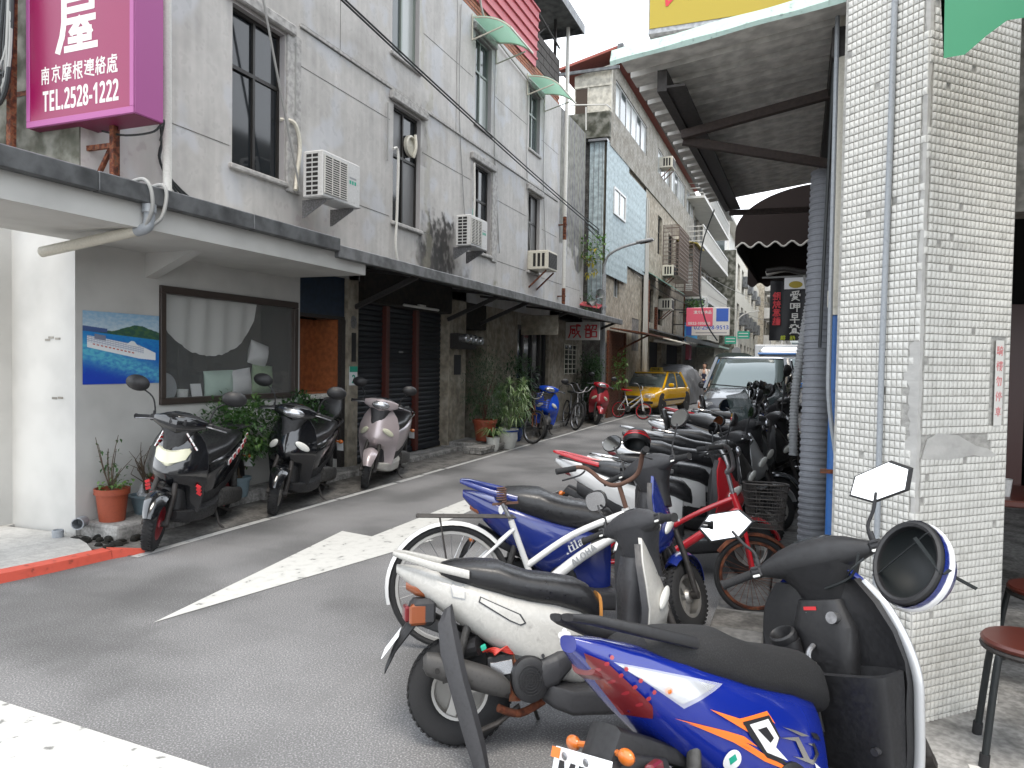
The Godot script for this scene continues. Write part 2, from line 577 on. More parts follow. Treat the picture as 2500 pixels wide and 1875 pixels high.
	m = mat("seat_mesh", 0.026, 0.026, 0.028, 0.75)
	relief(wear(m, "cell", 14.0, false), "cell", 0.08)
	m = mat("rubber", 0.016, 0.016, 0.017, 0.85)
	relief(wear(m, "dust", 6.0, false), "stucco", 0.06)
	mat("chrome", 0.62, 0.62, 0.63, 0.15, 1.0)
	mat("mirror", 0.9, 0.91, 0.92, 0.02, 1.0)
	mat("alloy", 0.4, 0.39, 0.37, 0.45, 0.7)
	wear(mat("engine", 0.09, 0.088, 0.085, 0.6, 0.4), "blotch", 6.0, false)
	wear(mat("muffler", 0.05, 0.048, 0.046, 0.6, 0.2), "worn", 5.0, false)
	mat("red_lens", 0.15, 0.006, 0.01, 0.12).clearcoat_enabled = true
	mat("orange_lens", 0.55, 0.13, 0.006, 0.12).clearcoat_enabled = true
	mat("brown_lens", 0.22, 0.055, 0.012, 0.2).clearcoat_enabled = true
	mat("lamp_white", 0.7, 0.7, 0.66, 0.12).clearcoat_enabled = true
	mat("lamp_yellowed", 0.55, 0.55, 0.42, 0.2).clearcoat_enabled = true
	mat("reflector", 0.45, 0.46, 0.48, 0.25, 0.8)
	mat("decal_white", 0.7, 0.7, 0.7, 0.4)
	mat("decal_orange", 0.75, 0.16, 0.02, 0.4)
	mat("decal_red", 0.5, 0.015, 0.02, 0.4)
	mat("decal_grey", 0.25, 0.26, 0.27, 0.4)
	mat("plate_white", 0.72, 0.74, 0.76, 0.4)
	wear(mat("tarp_grey", 0.15, 0.155, 0.165, 0.5), "dust", 1.0, false)
	wear(mat("tarp_green", 0.05, 0.065, 0.05, 0.7), "dust", 1.0, false)
	# people and cloth
	mat("skin", 0.45, 0.27, 0.19, 0.55).subsurf_scatter_enabled = false
	mat("hair", 0.012, 0.009, 0.008, 0.5)
	mat("cloth_navy", 0.012, 0.014, 0.04, 0.8)
	mat("cloth_white", 0.65, 0.63, 0.6, 0.85)
	mat("cloth_blue", 0.02, 0.03, 0.14, 0.8)
	mat("lace", 0.5, 0.5, 0.48, 0.9)
	mat("pillow_white", 0.62, 0.62, 0.62, 0.9)
	mat("pillow_mint", 0.42, 0.55, 0.47, 0.9)
	mat("pillow_green", 0.25, 0.34, 0.2, 0.9)
	mat("foam", 0.5, 0.22, 0.05, 0.9)
	mat("brown_leather", 0.1, 0.03, 0.02, 0.5)
func flat_poly(pts: Array, y: float) -> Mb:
	var m := Mb.new()
	var p := PackedVector2Array()
	for q in pts: p.push_back(Vector2(q[0], q[1]))
	var idx := Geometry2D.triangulate_polygon(p)
	for i in range(0, idx.size(), 3):
		var a := Vector3(p[idx[i]].x, y, p[idx[i]].y)
		var b := Vector3(p[idx[i + 1]].x, y, p[idx[i + 1]].y)
		var c := Vector3(p[idx[i + 2]].x, y, p[idx[i + 2]].y)
		if (c - a).cross(b - a).y > 0: m.tri(a, b, c)
		else: m.tri(a, c, b)
	return m
func block_poly(pts: Array, y0: float, y1: float) -> Mb:
	var m := Mb.new()
	var p := PackedVector2Array()
	for q in pts: p.push_back(Vector2(q[0], -q[1]))
	m.ext(p, Transform3D(Basis(Vector3.RIGHT, Vector3(0, 0, -1), Vector3.UP), Vector3(0, y0, 0)), y1 - y0)
	return m
func build_ground():
	var g := Mb.new()
	g.quad(Vector3(-400, 0, -700), Vector3(400, 0, -700), Vector3(400, 0, 200), Vector3(-400, 0, 200))
	struct(obj("road", g, "asphalt", self, 0.0))
	# painted marks
	var arrow := flat_poly([[-3.36, -3.05], [-3.70, -5.36], [-3.36, -5.30], [-3.36, -7.15], [-3.06, -7.15], [-3.06, -5.33], [-2.83, -5.42]], 0.004)
	struct(obj("arrow_marking", arrow, "road_paint", self, 0.0))
	struct(obj("stop_line", flat_poly([[-9.0, -2.32], [-0.5, -1.98], [-0.5, -1.55], [-9.0, -1.72]], 0.004), "road_paint", self, 0.0))
	var rng := RandomNumberGenerator.new()
	rng.seed = 4
	var line := Mb.new()
	var z := -4.0
	while z > -40.0:
		var l := rng.randf_range(0.5, 1.6)
		var x := -4.6 + rng.randf_range(-0.012, 0.012)
		var w := rng.randf_range(0.06, 0.085)
		line.quad(Vector3(x - w / 2, 0.004, z), Vector3(x - w / 2, 0.004, z - l), Vector3(x + w / 2, 0.004, z - l), Vector3(x + w / 2, 0.004, z))
		z -= l + rng.randf_range(-0.02, 0.05) * 1.0 + 0.021
	struct(obj("edge_line_marking", line, "line_paint", self, 0.0))
	# rough apron and plinth along the shopfronts
	var ap := Mb.new()
	ap.quad(Vector3(-5.6, 0.03, -4.0), Vector3(-5.6, 0.03, -19.0), Vector3(-4.66, 0.005, -19.0), Vector3(-4.66, 0.005, -4.0))
	struct(obj("gutter_apron", ap, "dark_concrete", self, 0.0))
	var pl := Mb.new()
	for q in [[-4.24, -5.0, 0.13, -5.04], [-5.005, -7.0, 0.13, -5.22], [-7.005, -8.2, 0.11, -5.24], [-8.205, -11.0, 0.09, -5.25], [-11.005, -11.75, 0.16, -5.0], [-11.755, -14.2, 0.1, -5.1], [-14.205, -18.9, 0.1, -5.16]]:
		var a: float = q[0]
		while a > q[1] + 0.01:
			var b := maxf(q[1], a - rng.randf_range(0.5, 0.9))
			pl.bb(-5.6, q[3] + rng.randf_range(-0.025, 0.025), -0.05, q[2] + rng.randf_range(-0.008, 0.008), b + 0.004, a, 0.018)
			a = b
	struct(obj("kerb_plinth", pl, "concrete", self, 30.0))
	# rubble hole at the foot of the pier
	var hole := Mb.new()
	for i in 26:
		var p := Vector3(rng.randf_range(-5.35, -4.95), rng.randf_range(-0.01, 0.05), rng.randf_range(-4.35, -4.02))
		hole.ball(Transform3D(Basis.from_euler(Vector3(rng.randf(), rng.randf(), 0)).scaled(Vector3(rng.randf_range(0.02, 0.07), rng.randf_range(0.015, 0.04), rng.randf_range(0.02, 0.07))), p), 7, 5)
	struct(obj("rubble", hole, "dirt", self, 30.0), "stuff")
	# corner pavement with the red kerb
	var pave := [[-4.86, -3.86], [-4.88, -3.5], [-4.98, -3.05], [-5.2, -2.3], [-5.7, -0.5], [-14, -0.5], [-14, -4.6], [-6.3, -4.6], [-6.2, -4.12], [-5.5, -4.16], [-5.1, -4.0]]
	struct(obj("pavement", block_poly(pave, -0.05, 0.055), "pale_concrete", self, 20.0))
	var kerb := Mb.new()
	var kp := [[-4.62, -4.12], [-4.7, -3.9], [-4.76, -3.5], [-4.86, -3.05], [-5.08, -2.3], [-5.58, -0.5]]
	for i in kp.size() - 1:
		var d := Vector3(kp[i + 1][0] - kp[i][0], 0, kp[i + 1][1] - kp[i][1])
		var n := Vector3(d.z, 0, -d.x).normalized()
		if n.x > 0: n = -n
		var w0 := 0.03 if i == 0 else 0.13
		var h0 := 0.03 if i == 0 else 0.062
		var a := Vector3(kp[i][0], 0, kp[i][1])
		var b := Vector3(kp[i + 1][0], 0, kp[i + 1][1])
		kerb.loft([PackedVector3Array([a + Vector3(0, -0.05, 0), a + Vector3(0, h0, 0) + n * 0.02, a + n * w0 + Vector3(0, h0 + 0.004, 0), a + n * w0 + Vector3(0, -0.05, 0)]),
			PackedVector3Array([b + Vector3(0, -0.05, 0), b + Vector3(0, 0.062, 0) + n * 0.02, b + n * 0.13 + Vector3(0, 0.066, 0), b + n * 0.13 + Vector3(0, -0.05, 0)])], i == 0)
	struct(obj("kerb", kerb, "red_paint", self, 30.0))
	# right-hand strip of slabs and the arcade floor
	var strip := Node3D.new()
	strip.name = "paving"
	add_child(strip)
	struct(strip)
	var v: Array = []
	for k in 3:
		var m := Mb.new()
		m.box(Vector3(0, -0.02, 0), Vector3(0.292, 0.06, 0.292), Basis.IDENTITY, 0.008)
		v.append(m.mesh(30.0))
	for i in 22:
		for k in 2:
			var o := put("slab", v[(i * 2 + k) % 3], ["slab", "slab", "dark_concrete"][(i * 5 + k * 3) % 3], strip)
			o.position = Vector3(-0.3 + k * 0.3, 0.02 + rng.randf_range(-0.004, 0.004), -3.2 - i * 0.3)
			o.rotation = Vector3(rng.randf_range(-0.01, 0.01), rng.randf_range(-0.01, 0.01), rng.randf_range(-0.012, 0.012))
	var fl := block_poly([[0.2, 4.0], [0.16, -3.0], [0.17, -10.0], [9.0, -10.0], [9.0, 4.0]], -0.05, 0.02)
	struct(obj("arcade_floor", fl, "concrete", self, 20.0))
	# drifts of grit along the right-hand wall
	var grit := Mb.new()
	for i in 220:
		var p := Vector3(rng.randf_range(-0.35, 0.3), 0.05, rng.randf_range(-3.1, -2.5))
		var s := rng.randf_range(0.004, 0.013)
		grit.ball(Transform3D(Basis().scaled(Vector3(s, s * 0.6, s)), p + Vector3(0, s * 0.4 - 0.03, 0)), 5, 3)
	struct(obj("grit", grit, "pale_concrete", self, 30.0), "stuff")
const WX := -5.48
func wall_x(m: Mb, x: float, z0: float, z1: float, y0: float, y1: float, holes: Array, deep: float, uv := false):
	# a wall facing +x from z0 (near) to z1 (far), with openings [za, zb, ya, yb] that have reveals
	var zs := [z0, z1]
	var ys := [y0, y1]
	for h in holes:
		zs.append(h[0]); zs.append(h[1]); ys.append(h[2]); ys.append(h[3])
	zs.sort(); zs.reverse(); ys.sort()
	for i in zs.size() - 1:
		if zs[i] - zs[i + 1] < 1e-5: continue
		for k in ys.size() - 1:
			if ys[k + 1] - ys[k] < 1e-5: continue
			var cz: float = (zs[i] + zs[i + 1]) / 2
			var cy: float = (ys[k] + ys[k + 1]) / 2
			var open := false
			for h in holes:
				if cz < h[0] and cz > h[1] and cy > h[2] and cy < h[3]: open = true
			if open: continue
			m.uvquad(Vector3(x, ys[k + 1], zs[i]), Vector3(x, ys[k + 1], zs[i + 1]), Vector3(x, ys[k], zs[i + 1]), Vector3(x, ys[k], zs[i]),
				(z0 - zs[i]) / (z0 - z1), (y1 - ys[k + 1]) / (y1 - y0), (z0 - zs[i + 1]) / (z0 - z1), (y1 - ys[k]) / (y1 - y0))
	for h in holes:
		var a := Vector3(x, h[2], h[0])
		var b := Vector3(x, h[3], h[0])
		var c := Vector3(x, h[3], h[1])
		var d := Vector3(x, h[2], h[1])
		var e := Vector3(-deep, 0, 0)
		m.quad(a, b, b + e, a + e)
		m.quad(b, c, c + e, b + e)
		m.quad(c, d, d + e, c + e)
		m.quad(d, a, a + e, d + e)
func sash_window(parent: Node, x: float, za: float, zb: float, ya: float, yb: float, fr: String, gl: Array, transom := 0.0, cols := 2):
	# a window set in an opening: frame part with panes under it
	var f := Mb.new()
	var t := 0.035
	f.bb(x - 0.03, x + 0.03, ya, ya + t, za, zb)
	f.bb(x - 0.031, x + 0.031, yb - t, yb, za, zb)
	f.bb(x - 0.029, x + 0.029, ya + t, yb - t, za - t, za)
	f.bb(x - 0.029, x + 0.029, ya + t, yb - t, zb, zb + t)
	var yt := yb - t
	if transom > 0.0:
		yt = ya + (yb - ya) * transom
		f.bb(x - 0.026, x + 0.026, yt, yt + 0.04, za - t, zb + t)
	for k in range(1, cols):
		var z := lerpf(za - t, zb + t, float(k) / cols)
		f.bb(x - 0.022, x + 0.024, ya + t, yt, z - 0.018, z + 0.018)
		if transom > 0.0: f.bb(x - 0.022, x + 0.024, yt + 0.04, yb - t, z - 0.016, z + 0.016)
	var o := obj("window", f, fr, parent, 0.0)
	var rows := [[ya + t, yt]]
	if transom > 0.0: rows.append([yt + 0.04, yb - t])
	var n := 0
	for r in rows:
		for k in cols:
			var p := Mb.new()
			var z0 := lerpf(za - t, zb + t, float(k) / cols) - (0.018 if k > 0 else 0.0)
			var z1 := lerpf(za - t, zb + t, float(k + 1) / cols) + (0.018 if k < cols - 1 else 0.0)
			var xx := x - 0.008 + 0.012 * (k % 2)
			p.bb(xx - 0.003, xx + 0.003, r[0], r[1], z0, z1)
			obj("pane", p, gl[n % gl.size()], o, 0.0)
			n += 1
func facade_image() -> ImageTexture:
	# plaster with streaks and old stains; z -4.25..-18.9 across, y 2.55..7.62 down
	var w := 1400
	var h := 440
	var im := Image.create(w, h, false, Image.FORMAT_RGB8)
	var a := FastNoiseLite.new()
	a.seed = 31; a.frequency = 0.012; a.fractal_octaves = 5
	var b := FastNoiseLite.new()
	b.seed = 32; b.frequency = 0.05; b.fractal_octaves = 3
	var c := FastNoiseLite.new()
	c.seed = 33; c.frequency = 0.006; c.fractal_octaves = 3
	# [z centre, y top, y bottom, half width, strength, r, g, b]
	var stains := [[-10.55, 3.95, 2.4, 0.72, 1.3, 0.055, 0.052, 0.05], [-10.3, 3.6, 2.4, 0.45, 1.2, 0.04, 0.04, 0.04], [-11.45, 3.3, 2.6, 0.34, 0.6, 0.12, 0.11, 0.1],
		[-10.15, 6.0, 2.7, 0.1, 0.45, 0.3, 0.29, 0.22], [-12.85, 5.7, 3.0, 0.1, 0.55, 0.26, 0.25, 0.22], [-12.8, 5.1, 4.0, 0.22, 0.5, 0.2, 0.19, 0.18],
		[-9.98, 5.55, 4.7, 0.16, 0.6, 0.2, 0.19, 0.17], [-9.5, 5.5, 5.1, 0.62, 0.35, 0.28, 0.27, 0.25], [-12.2, 5.25, 4.95, 0.6, 0.55, 0.2, 0.19, 0.18],
		[-12.9, 3.1, 2.5, 0.16, 0.6, 0.25, 0.24, 0.18], [-15.6, 5.0, 3.0, 0.1, 0.4, 0.3, 0.29, 0.26], [-15.0, 3.9, 2.55, 0.5, 0.25, 0.35, 0.28, 0.27],
		[-3.9, 3.5, 2.55, 1.6, 0.45, 0.33, 0.27, 0.27], [-7.2, 3.3, 2.55, 0.75, 0.35, 0.33, 0.26, 0.26], [-5.4, 3.0, 2.55, 3.0, 0.2, 0.35, 0.3, 0.29],
		[-8.2, 3.6, 2.55, 0.4, 0.2, 0.4, 0.34, 0.33], [-9.95, 7.6, 5.9, 0.09, 0.45, 0.35, 0.34, 0.26], [-12.75, 7.3, 5.4, 0.07, 0.4, 0.35, 0.34, 0.28], [-15.5, 7.3, 5.9, 0.07, 0.4, 0.35, 0.34, 0.28],
		[-9.9, 3.3, 2.6, 0.5, 0.2, 0.36, 0.32, 0.28]]
	for py in h:
		var y := 7.62 - 5.07 * (py + 0.5) / h
		for px in w:
			var z := -4.25 - 14.65 * (px + 0.5) / w
			var n := a.get_noise_2d(px, py)
			var f := b.get_noise_2d(px, py)
			var st := c.get_noise_2d(px * 14.0, py * 0.5)
			var k := 0.43 + 0.07 * n + 0.05 * f + 0.045 * st
			var col := Color(k, k * 0.972, k * 0.935)
			# bluish repaint patches
			var bl := clampf(c.get_noise_2d(px * 2.0 + 500, py * 2.0) * 4.0 - 0.6, 0, 1) * 0.6
			col = col.lerp(Color(0.46, 0.475, 0.505), bl)
			for s in stains:
				var dz: float = absf(z - s[0] + n * 0.25) / s[3]
				if dz > 1.0 or y > s[1] or y < s[2] - 0.2: continue
				var e: float = (1.0 - smoothstep(0.45, 1.0, dz)) * smoothstep(0.0, 0.35, (s[1] + f * 0.3 - y)) * s[4] * (0.75 + 0.5 * f + 0.2 * st)
				col = col.lerp(Color(s[5], s[6], s[7]), clampf(e, 0, 1))
			# mossy dark end wall
			if z < -16.75:
				var e := smoothstep(-0.15, 0.1, y - (4.75 - (z + 16.7) * -0.35) + n * 0.9)
				col = col.lerp(Color(0.17 + 0.1 * f + 0.06 * st, 0.17 + 0.1 * f + 0.06 * st, 0.155 + 0.09 * f), e * 0.92)
			# fine speckle of render
			if f > 0.36: col = col * 0.9
			im.set_pixel(px, py, col.clamp().linear_to_srgb())
	return ImageTexture.create_from_image(im)
func build_first_block():
	var b := thing("apartment_building", "grey plastered four bay walk-up with a white shopfront and long canopy on the left", "building")
	var m := Mb.new()
	# upper wall
	var fm := StandardMaterial3D.new()
	fm.albedo_texture = facade_image()
	fm.roughness = 0.93
	fm.resource_name = "facade"
	M["facade"] = fm
	var wins := [[-5.94, -6.75, 3.5, 5.13], [-9.1, -9.9, 3.5, 5.16], [-11.81, -12.61, 3.5, 5.04], [-14.62, -15.36, 3.48, 5.14], [-9.04, -9.82, 5.87, 7.45], [-11.85, -12.57, 5.74, 7.3], [-14.6, -15.27, 6.06, 7.3]]
	wall_x(m, WX, -4.25, -18.9, 2.55, 7.62, wins, 0.16)
	obj("wall", m, "facade", b, 0.0)
	# grooves scored in the render (thin dark recess strips) and raised floor band
	m = Mb.new()
	var cuts := [[3.67, -4.3, -5.9], [4.9, -6.9, -9.0], [4.7, -9.95, -11.7], [3.55, -7.6, -9.0], [3.5, -10.0, -10.3], [4.6, -12.7, -14.5], [3.45, -12.75, -14.5], [4.5, -15.5, -16.6], [6.5, -9.95, -11.75], [6.5, -12.7, -14.5], [6.45, -15.4, -16.6], [3.42, -15.5, -18.6]]
	for z in [-7.8, -11.1]: cuts.append([6.45, z + 0.004, z - 0.004, 1.15])
	for c in cuts:
		m = Mb.new()
		var hh: float = c[3] if c.size() > 3 else 0.004
		m.bb(WX + 0.001, WX + 0.003, c[0] - hh, c[0] + hh, c[1], c[2])
		obj("score_line", m, "dark_concrete", b, 0.0)
	m = Mb.new()
	m.bb(WX, WX + 0.022, 5.33, 5.38, -7.0, -16.6, 0.01)
	obj("floor_band", m, "trim_plaster", b, 20.0)
	# lintel hoods and sills
	for w in wins.slice(0, 7):
		m = Mb.new()
		m.bb(WX, WX + 0.07, w[3] + 0.03, w[3] + 0.15, w[0] + 0.13, w[1] - 0.13, 0.015)
		obj("lintel", m, "trim_plaster", b, 20.0)
		m = Mb.new()
		m.bb(WX - 0.05, WX + 0.045, w[2] - 0.06, w[2] - 0.002, w[0] + 0.05, w[1] - 0.05, 0.012)
		obj("sill", m, "trim_plaster", b, 20.0)
	for z in [-6.77, -12.64]:
		m = Mb.new()
		m.bb(WX, WX + 0.03, 3.4, 5.2, z, z - 0.24, 0.01)
		obj("window_surround", m, "trim_plaster", b, 20.0)
	sash_window(b, WX - 0.1, -5.94, -6.75, 3.5, 5.13, "frame_dark", ["glass_dark"], 0.62, 2)
	sash_window(b, WX - 0.1, -9.1, -9.9, 3.5, 5.16, "frame_dark", ["glass_dark", "grey_panel", "grey_panel", "glass_dark"], 0.58, 2)
	sash_window(b, WX - 0.1, -11.81, -12.61, 3.5, 5.04, "frame_dark", ["glass_mid", "glass_dark", "glass_dark", "glass_dark"], 0.6, 2)
	sash_window(b, WX - 0.1, -14.62, -15.36, 3.92, 5.14, "frame_dark", ["grey_panel", "grey_panel", "glass_dark", "grey_panel"], 0.5, 2)
	sash_window(b, WX - 0.1, -9.04, -9.82, 5.87, 7.45, "frame_green", ["glass_mid", "glass_milk"], 0.0, 2)
	sash_window(b, WX - 0.1, -11.85, -12.57, 5.74, 7.3, "frame_green", ["glass_mid", "glass_milk", "glass_mid", "glass_mid"], 0.62, 2)
	sash_window(b, WX - 0.1, -14.6, -15.27, 6.06, 7.3, "frame_green", ["glass_mid", "glass_mid"], 0.62, 2)
	# green board behind the second air conditioner
	m = Mb.new()
	m.bb(WX - 0.085, WX - 0.07, 3.54, 4.25, -11.9, -12.02)
	obj("window_board", m, "sign_green", b, 0.0)
	# shut extractor fan in the second window
	m = Mb.new()
	m.lathe([Vector2(0.16, 0), Vector2(0.16, 0.05), Vector2(0.13, 0.06), Vector2(0.12, 0.02), Vector2(0.03, 0.03), Vector2(0.0001, 0.05)], 18, Transform3D(Basis(Vector3(0, 1, 0), Vector3(1, 0, 0), Vector3(0, 0, -1)), Vector3(WX - 0.075, 4.72, -9.68)))
	m.tube([Vector3(WX - 0.01, 4.9, -9.75), Vector3(WX + 0.02, 4.7, -9.72), Vector3(WX - 0.01, 4.55, -9.7)], 0.025, 8, 4)
	obj("extractor_fan", m, "pipe_cream", b)
	# solid body of the building behind its faces
	m = Mb.new()
	m.bb(WX - 6.0, WX - 0.17, 3.0, 7.6, -4.4, -18.9)
	m.bb(WX - 6.0, WX - 0.9, 0.0, 2.99, -7.06, -18.9)
	obj("core", m, "interior_dark", b, 0.0)
	m = Mb.new()
	m.bb(WX - 6.0, WX - 0.002, 2.55, 7.62, -18.9, -18.92)
	m.bb(WX - 6.0, WX - 0.002, 2.62, 7.62, -4.24, -4.27)
	m.bb(WX - 6.0, WX - 0.001, 7.6, 7.625, -4.28, -18.9)
	obj("end_wall", m, "moss_wall", b, 0.0)
	# parapet: brick courses laid one by one, then red sheet and blocks
	var rng := RandomNumberGenerator.new()
	rng.seed = 8
	var bricks := []
	for k in 3:
		var q := Mb.new()
		q.box(Vector3.ZERO, Vector3(0.1, 0.056, 0.205), Basis.IDENTITY, 0.006)
		bricks.append(q.mesh(20.0))
	m = Mb.new()
	m.bb(WX - 0.14, WX - 0.012, 7.62, 7.9, -8.6, -16.6)
	var backing := obj("parapet", m, "mortar", b, 0.0)
	for r in 4:
		for i in 37:
			var z := -8.75 - i * 0.216 - (0.108 if r % 2 else 0.0)
			if z < -16.55: continue
			var o := put("brick", bricks[(i + r) % 3], "brick" if rng.randf() < 0.7 else "brick_dark", backing)
			o.position = Vector3(WX - 0.05 + rng.randf_range(-0.004, 0.004), 7.655 + r * 0.068, z)
	m = Mb.new()
	var prof := []
	for i in 6:
		var y0 := 7.84 + i * 0.2
		prof += [[y0, 0.0], [y0 + 0.14, 0.0], [y0 + 0.15, 0.035], [y0 + 0.185, 0.035], [y0 + 0.195, 0.0]]
	var rows := []
	for q in prof:
		rows.append([Vector3(WX + 0.03 + q[1] + (q[0] - 7.84) * 0.05, q[0], -8.0), Vector3(WX + 0.03 + q[1] + (q[0] - 7.84) * 0.05, q[0], -14.86)])
	m.slab(rows, Vector3(-0.02, 0, 0))
	obj("parapet_sheet", m, "red_sheet", b, 10.0)
	m = Mb.new()
	m.bb(WX - 0.13, WX - 0.012, 7.9, 8.66, -14.86, -16.6)
	var bw := obj("block_wall", m, "mortar", b, 0.0)
	for r in 4:
		for i in 6:
			var z := -14.88 - i * 0.375 + (0.18 if r % 2 else 0.0)
			var a := maxf(-16.58, z - 0.36)
			var c := minf(-14.87, z)
			if c - a < 0.08: continue
			var q := Mb.new()
			q.bb(WX - 0.06, WX + 0.002 + rng.randf_range(0, 0.006), 7.91 + r * 0.187, 8.085 + r * 0.187, a, c, 0.006)
			obj("block", q, "block", bw, 20.0)
	# roof shelter with its posts
	m = Mb.new()
	m.bb(WX - 3.0, WX + 0.45, 9.55, 9.62, -6.0, -17.1)
	m.bb(WX + 0.42, WX + 0.45, 9.4, 9.55, -6.0, -17.1)
	m.bb(WX - 3.0, WX + 0.42, 9.42, 9.55, -17.07, -17.1)
	obj("roof_shelter", m, "gutter", b, 0.0)
	m = Mb.new()
	for z in [-14.9, -16.4]:
		m.bb(WX - 0.1, WX - 0.04, 8.6, 9.55, z, z - 0.06)
	m.tube([Vector3(WX - 0.02, 9.35, -13.0), Vector3(WX - 0.02, 8.95, -16.6)], 0.025, 8)
	m.tube([Vector3(WX - 0.05, 8.7, -15.2), Vector3(WX - 0.05, 9.2, -15.9)], 0.015, 6)
	obj("shelter_frame", m, "dark_steel", b)
	m = Mb.new()
	m.bb(WX - 2.0, WX - 1.2, 7.6, 9.5, -12.2, -14.9)
	obj("roof_hut", m, "cream_wall", b, 0.0)
	# ---- ground floor
	m = Mb.new()
	wall_x(m, WX, -4.22, -7.03, 0.0, 2.62, [[-5.03, -6.99, 1.06, 2.16]], 0.1)
	m.bb(WX - 0.12, WX - 0.001, 0.0, 2.62, -7.03, -7.05)
	obj("shop_wall", m, "white_wall", b, 0.0)
	m = Mb.new()
	m.bb(-6.24, WX - 0.001, 0.03, 2.62, -4.2, -4.6)
	m.bb(-9.0, -6.24, 0.02, 2.62, -4.06, -4.6)
	obj("pier", m, "white_wall", b, 0.0)
	m = Mb.new()
	for q in [[1.62, -5.8], [1.64, -5.76], [1.63, -5.68], [1.14, -5.72], [1.145, -5.65]]:
		m.bb(q[1] - 0.03, q[1] + 0.03, q[0], q[0] + 0.018, -4.198, -4.196)
	obj("tape_mark", m, "grey_plaster", b, 0.0)
	m = Mb.new()
	m.bb(WX, -4.45, 2.43, 2.6, -6.84, 0.5)
	m.bb(WX, -4.45, 2.6, 2.72, -6.3, 0.5)
	obj("canopy", m, "white_wall", b, 0.0)
	m = Mb.new()
	# one bracket fin under the white canopy
	m.ext(PackedVector2Array([Vector2(0, 0), Vector2(0.55, 0), Vector2(0, -0.22)]), Transform3D(Basis(Vector3(1, 0, 0), Vector3(0, 1, 0), Vector3(0, 0, 1)), Vector3(WX, 2.43, -5.0)), 0.12)
	obj("canopy_bracket", m, "white_wall", b, 0.0)
	m = Mb.new()
	for q in [[0.5, -3.52], [-3.525, -5.0], [-5.005, -6.26]]:
		m.bb(-4.45, -4.37, 2.6, 2.735, q[0], q[1], 0.008)
		m.bb(-4.6, -4.45, 2.722, 2.735, q[0], q[1])
	obj("gutter", m, "gutter", b, 20.0)
	m = Mb.new()
	for q in [[-6.27, -11.2], [-11.205, -15.2], [-15.205, -18.95]]:
		m.bb(-4.47, -4.395, 2.545, 2.675, q[0], q[1], 0.008)
		m.bb(-4.7, -4.47, 2.655, 2.668, q[0], q[1])
	obj("gutter", m, "gutter_light", b, 20.0)
	m = Mb.new()
	m.slab([[Vector3(WX, 2.78, -6.3), Vector3(WX, 2.78, -18.9)], [Vector3(-4.45, 2.64, -6.3), Vector3(-4.45, 2.64, -18.9)]], Vector3(0, -0.03, 0))
	obj("canopy_roof", m, "gutter", b, 0.0)
	for z in [-8.2, -10.9, -12.2, -14.6, -18.7]:
		m = Mb.new()
		m.bar(Vector3(WX, 2.2, z), Vector3(-4.5, 2.6, z), 0.05, 0.06)
		m.bar(Vector3(WX, 2.7, z), Vector3(-4.48, 2.58, z), 0.04, 0.04)
		obj("canopy_bracket", m, "dark_steel", b, 0.0)
	# shop window with a room behind
	m = Mb.new()
	var zf := [-5.03, -6.99]
	m.bb(WX - 0.06, WX + 0.03, 1.06, 1.12, zf[0], zf[1], 0.006)
	m.bb(WX - 0.06, WX + 0.03, 2.09, 2.16, zf[0], zf[1], 0.006)
	m.bb(WX - 0.06, WX + 0.03, 1.12, 2.09, zf[0], zf[0] - 0.06, 0.006)
	m.bb(WX - 0.06, WX + 0.03, 1.12, 2.09, zf[1] + 0.07, zf[1], 0.006)
	var sw := obj("shop_window", m, "frame_brown", b, 20.0)
	m = Mb.new()
	m.bb(WX - 0.02, WX - 0.014, 1.12, 2.09, -5.09, -6.92)
	obj("pane", m, "pane", sw, 0.0)
	m = Mb.new()
	m.quad(Vector3(WX - 1.4, 0.9, -4.6), Vector3(WX - 1.4, 2.5, -4.6), Vector3(WX - 1.4, 2.5, -7.05), Vector3(WX - 1.4, 0.9, -7.05))
	m.quad(Vector3(WX - 1.4, 0.9, -7.04), Vector3(WX - 1.4, 2.5, -7.04), Vector3(WX - 0.1, 2.5, -7.04), Vector3(WX - 0.1, 0.9, -7.04))
	m.quad(Vector3(WX - 1.4, 0.9, -4.62), Vector3(WX - 1.4, 2.5, -4.62), Vector3(WX - 0.1, 2.5, -4.62), Vector3(WX - 0.1, 0.9, -4.62))
	m.quad(Vector3(WX - 1.4, 2.4, -4.6), Vector3(WX - 0.1, 2.4, -4.6), Vector3(WX - 0.1, 2.4, -7.05), Vector3(WX - 1.4, 2.4, -7.05))
	obj("shop_room", m, "interior_brown", b, 0.0)
	m = Mb.new()
	m.bb(WX - 1.4, WX - 0.1, 1.0, 1.06, -4.62, -7.04)
	m.bb(WX - 1.0, WX - 0.98, 1.06, 2.4, -6.2, -6.26)
	obj("display_shelf", m, "interior_brown", b, 0.0)
	# blue shutter box, orange bay with glass counter
	m = Mb.new()
	m.bb(WX - 0.3, WX - 0.06, 2.06, 2.6, -7.05, -8.03)
	obj("shutter_box", m, "navy_panel", b, 0.0)
	m = Mb.new()
	m.bb(WX - 0.2, WX - 0.05, 2.02, 2.06, -7.05, -8.03)
	m.bb(WX - 0.12, WX - 0.04, 0.1, 2.02, -7.95, -8.03)
	obj("bay_frame", m, "dark_steel", b, 0.0)
	m = Mb.new()
	m.bb(WX - 0.5, WX - 0.48, 1.1, 2.02, -7.05, -7.95)
	m.bb(WX - 0.5, WX - 0.1, 1.08, 1.1, -7.05, -7.95)
	m.bb(WX - 0.48, WX - 0.1, 1.1, 2.02, -7.93, -7.95)
	m.bb(WX - 0.48, WX - 0.1, 1.1, 2.02, -7.05, -7.07)
	obj("orange_bay", m, "orange_wall", b, 0.0)
	m = Mb.new()
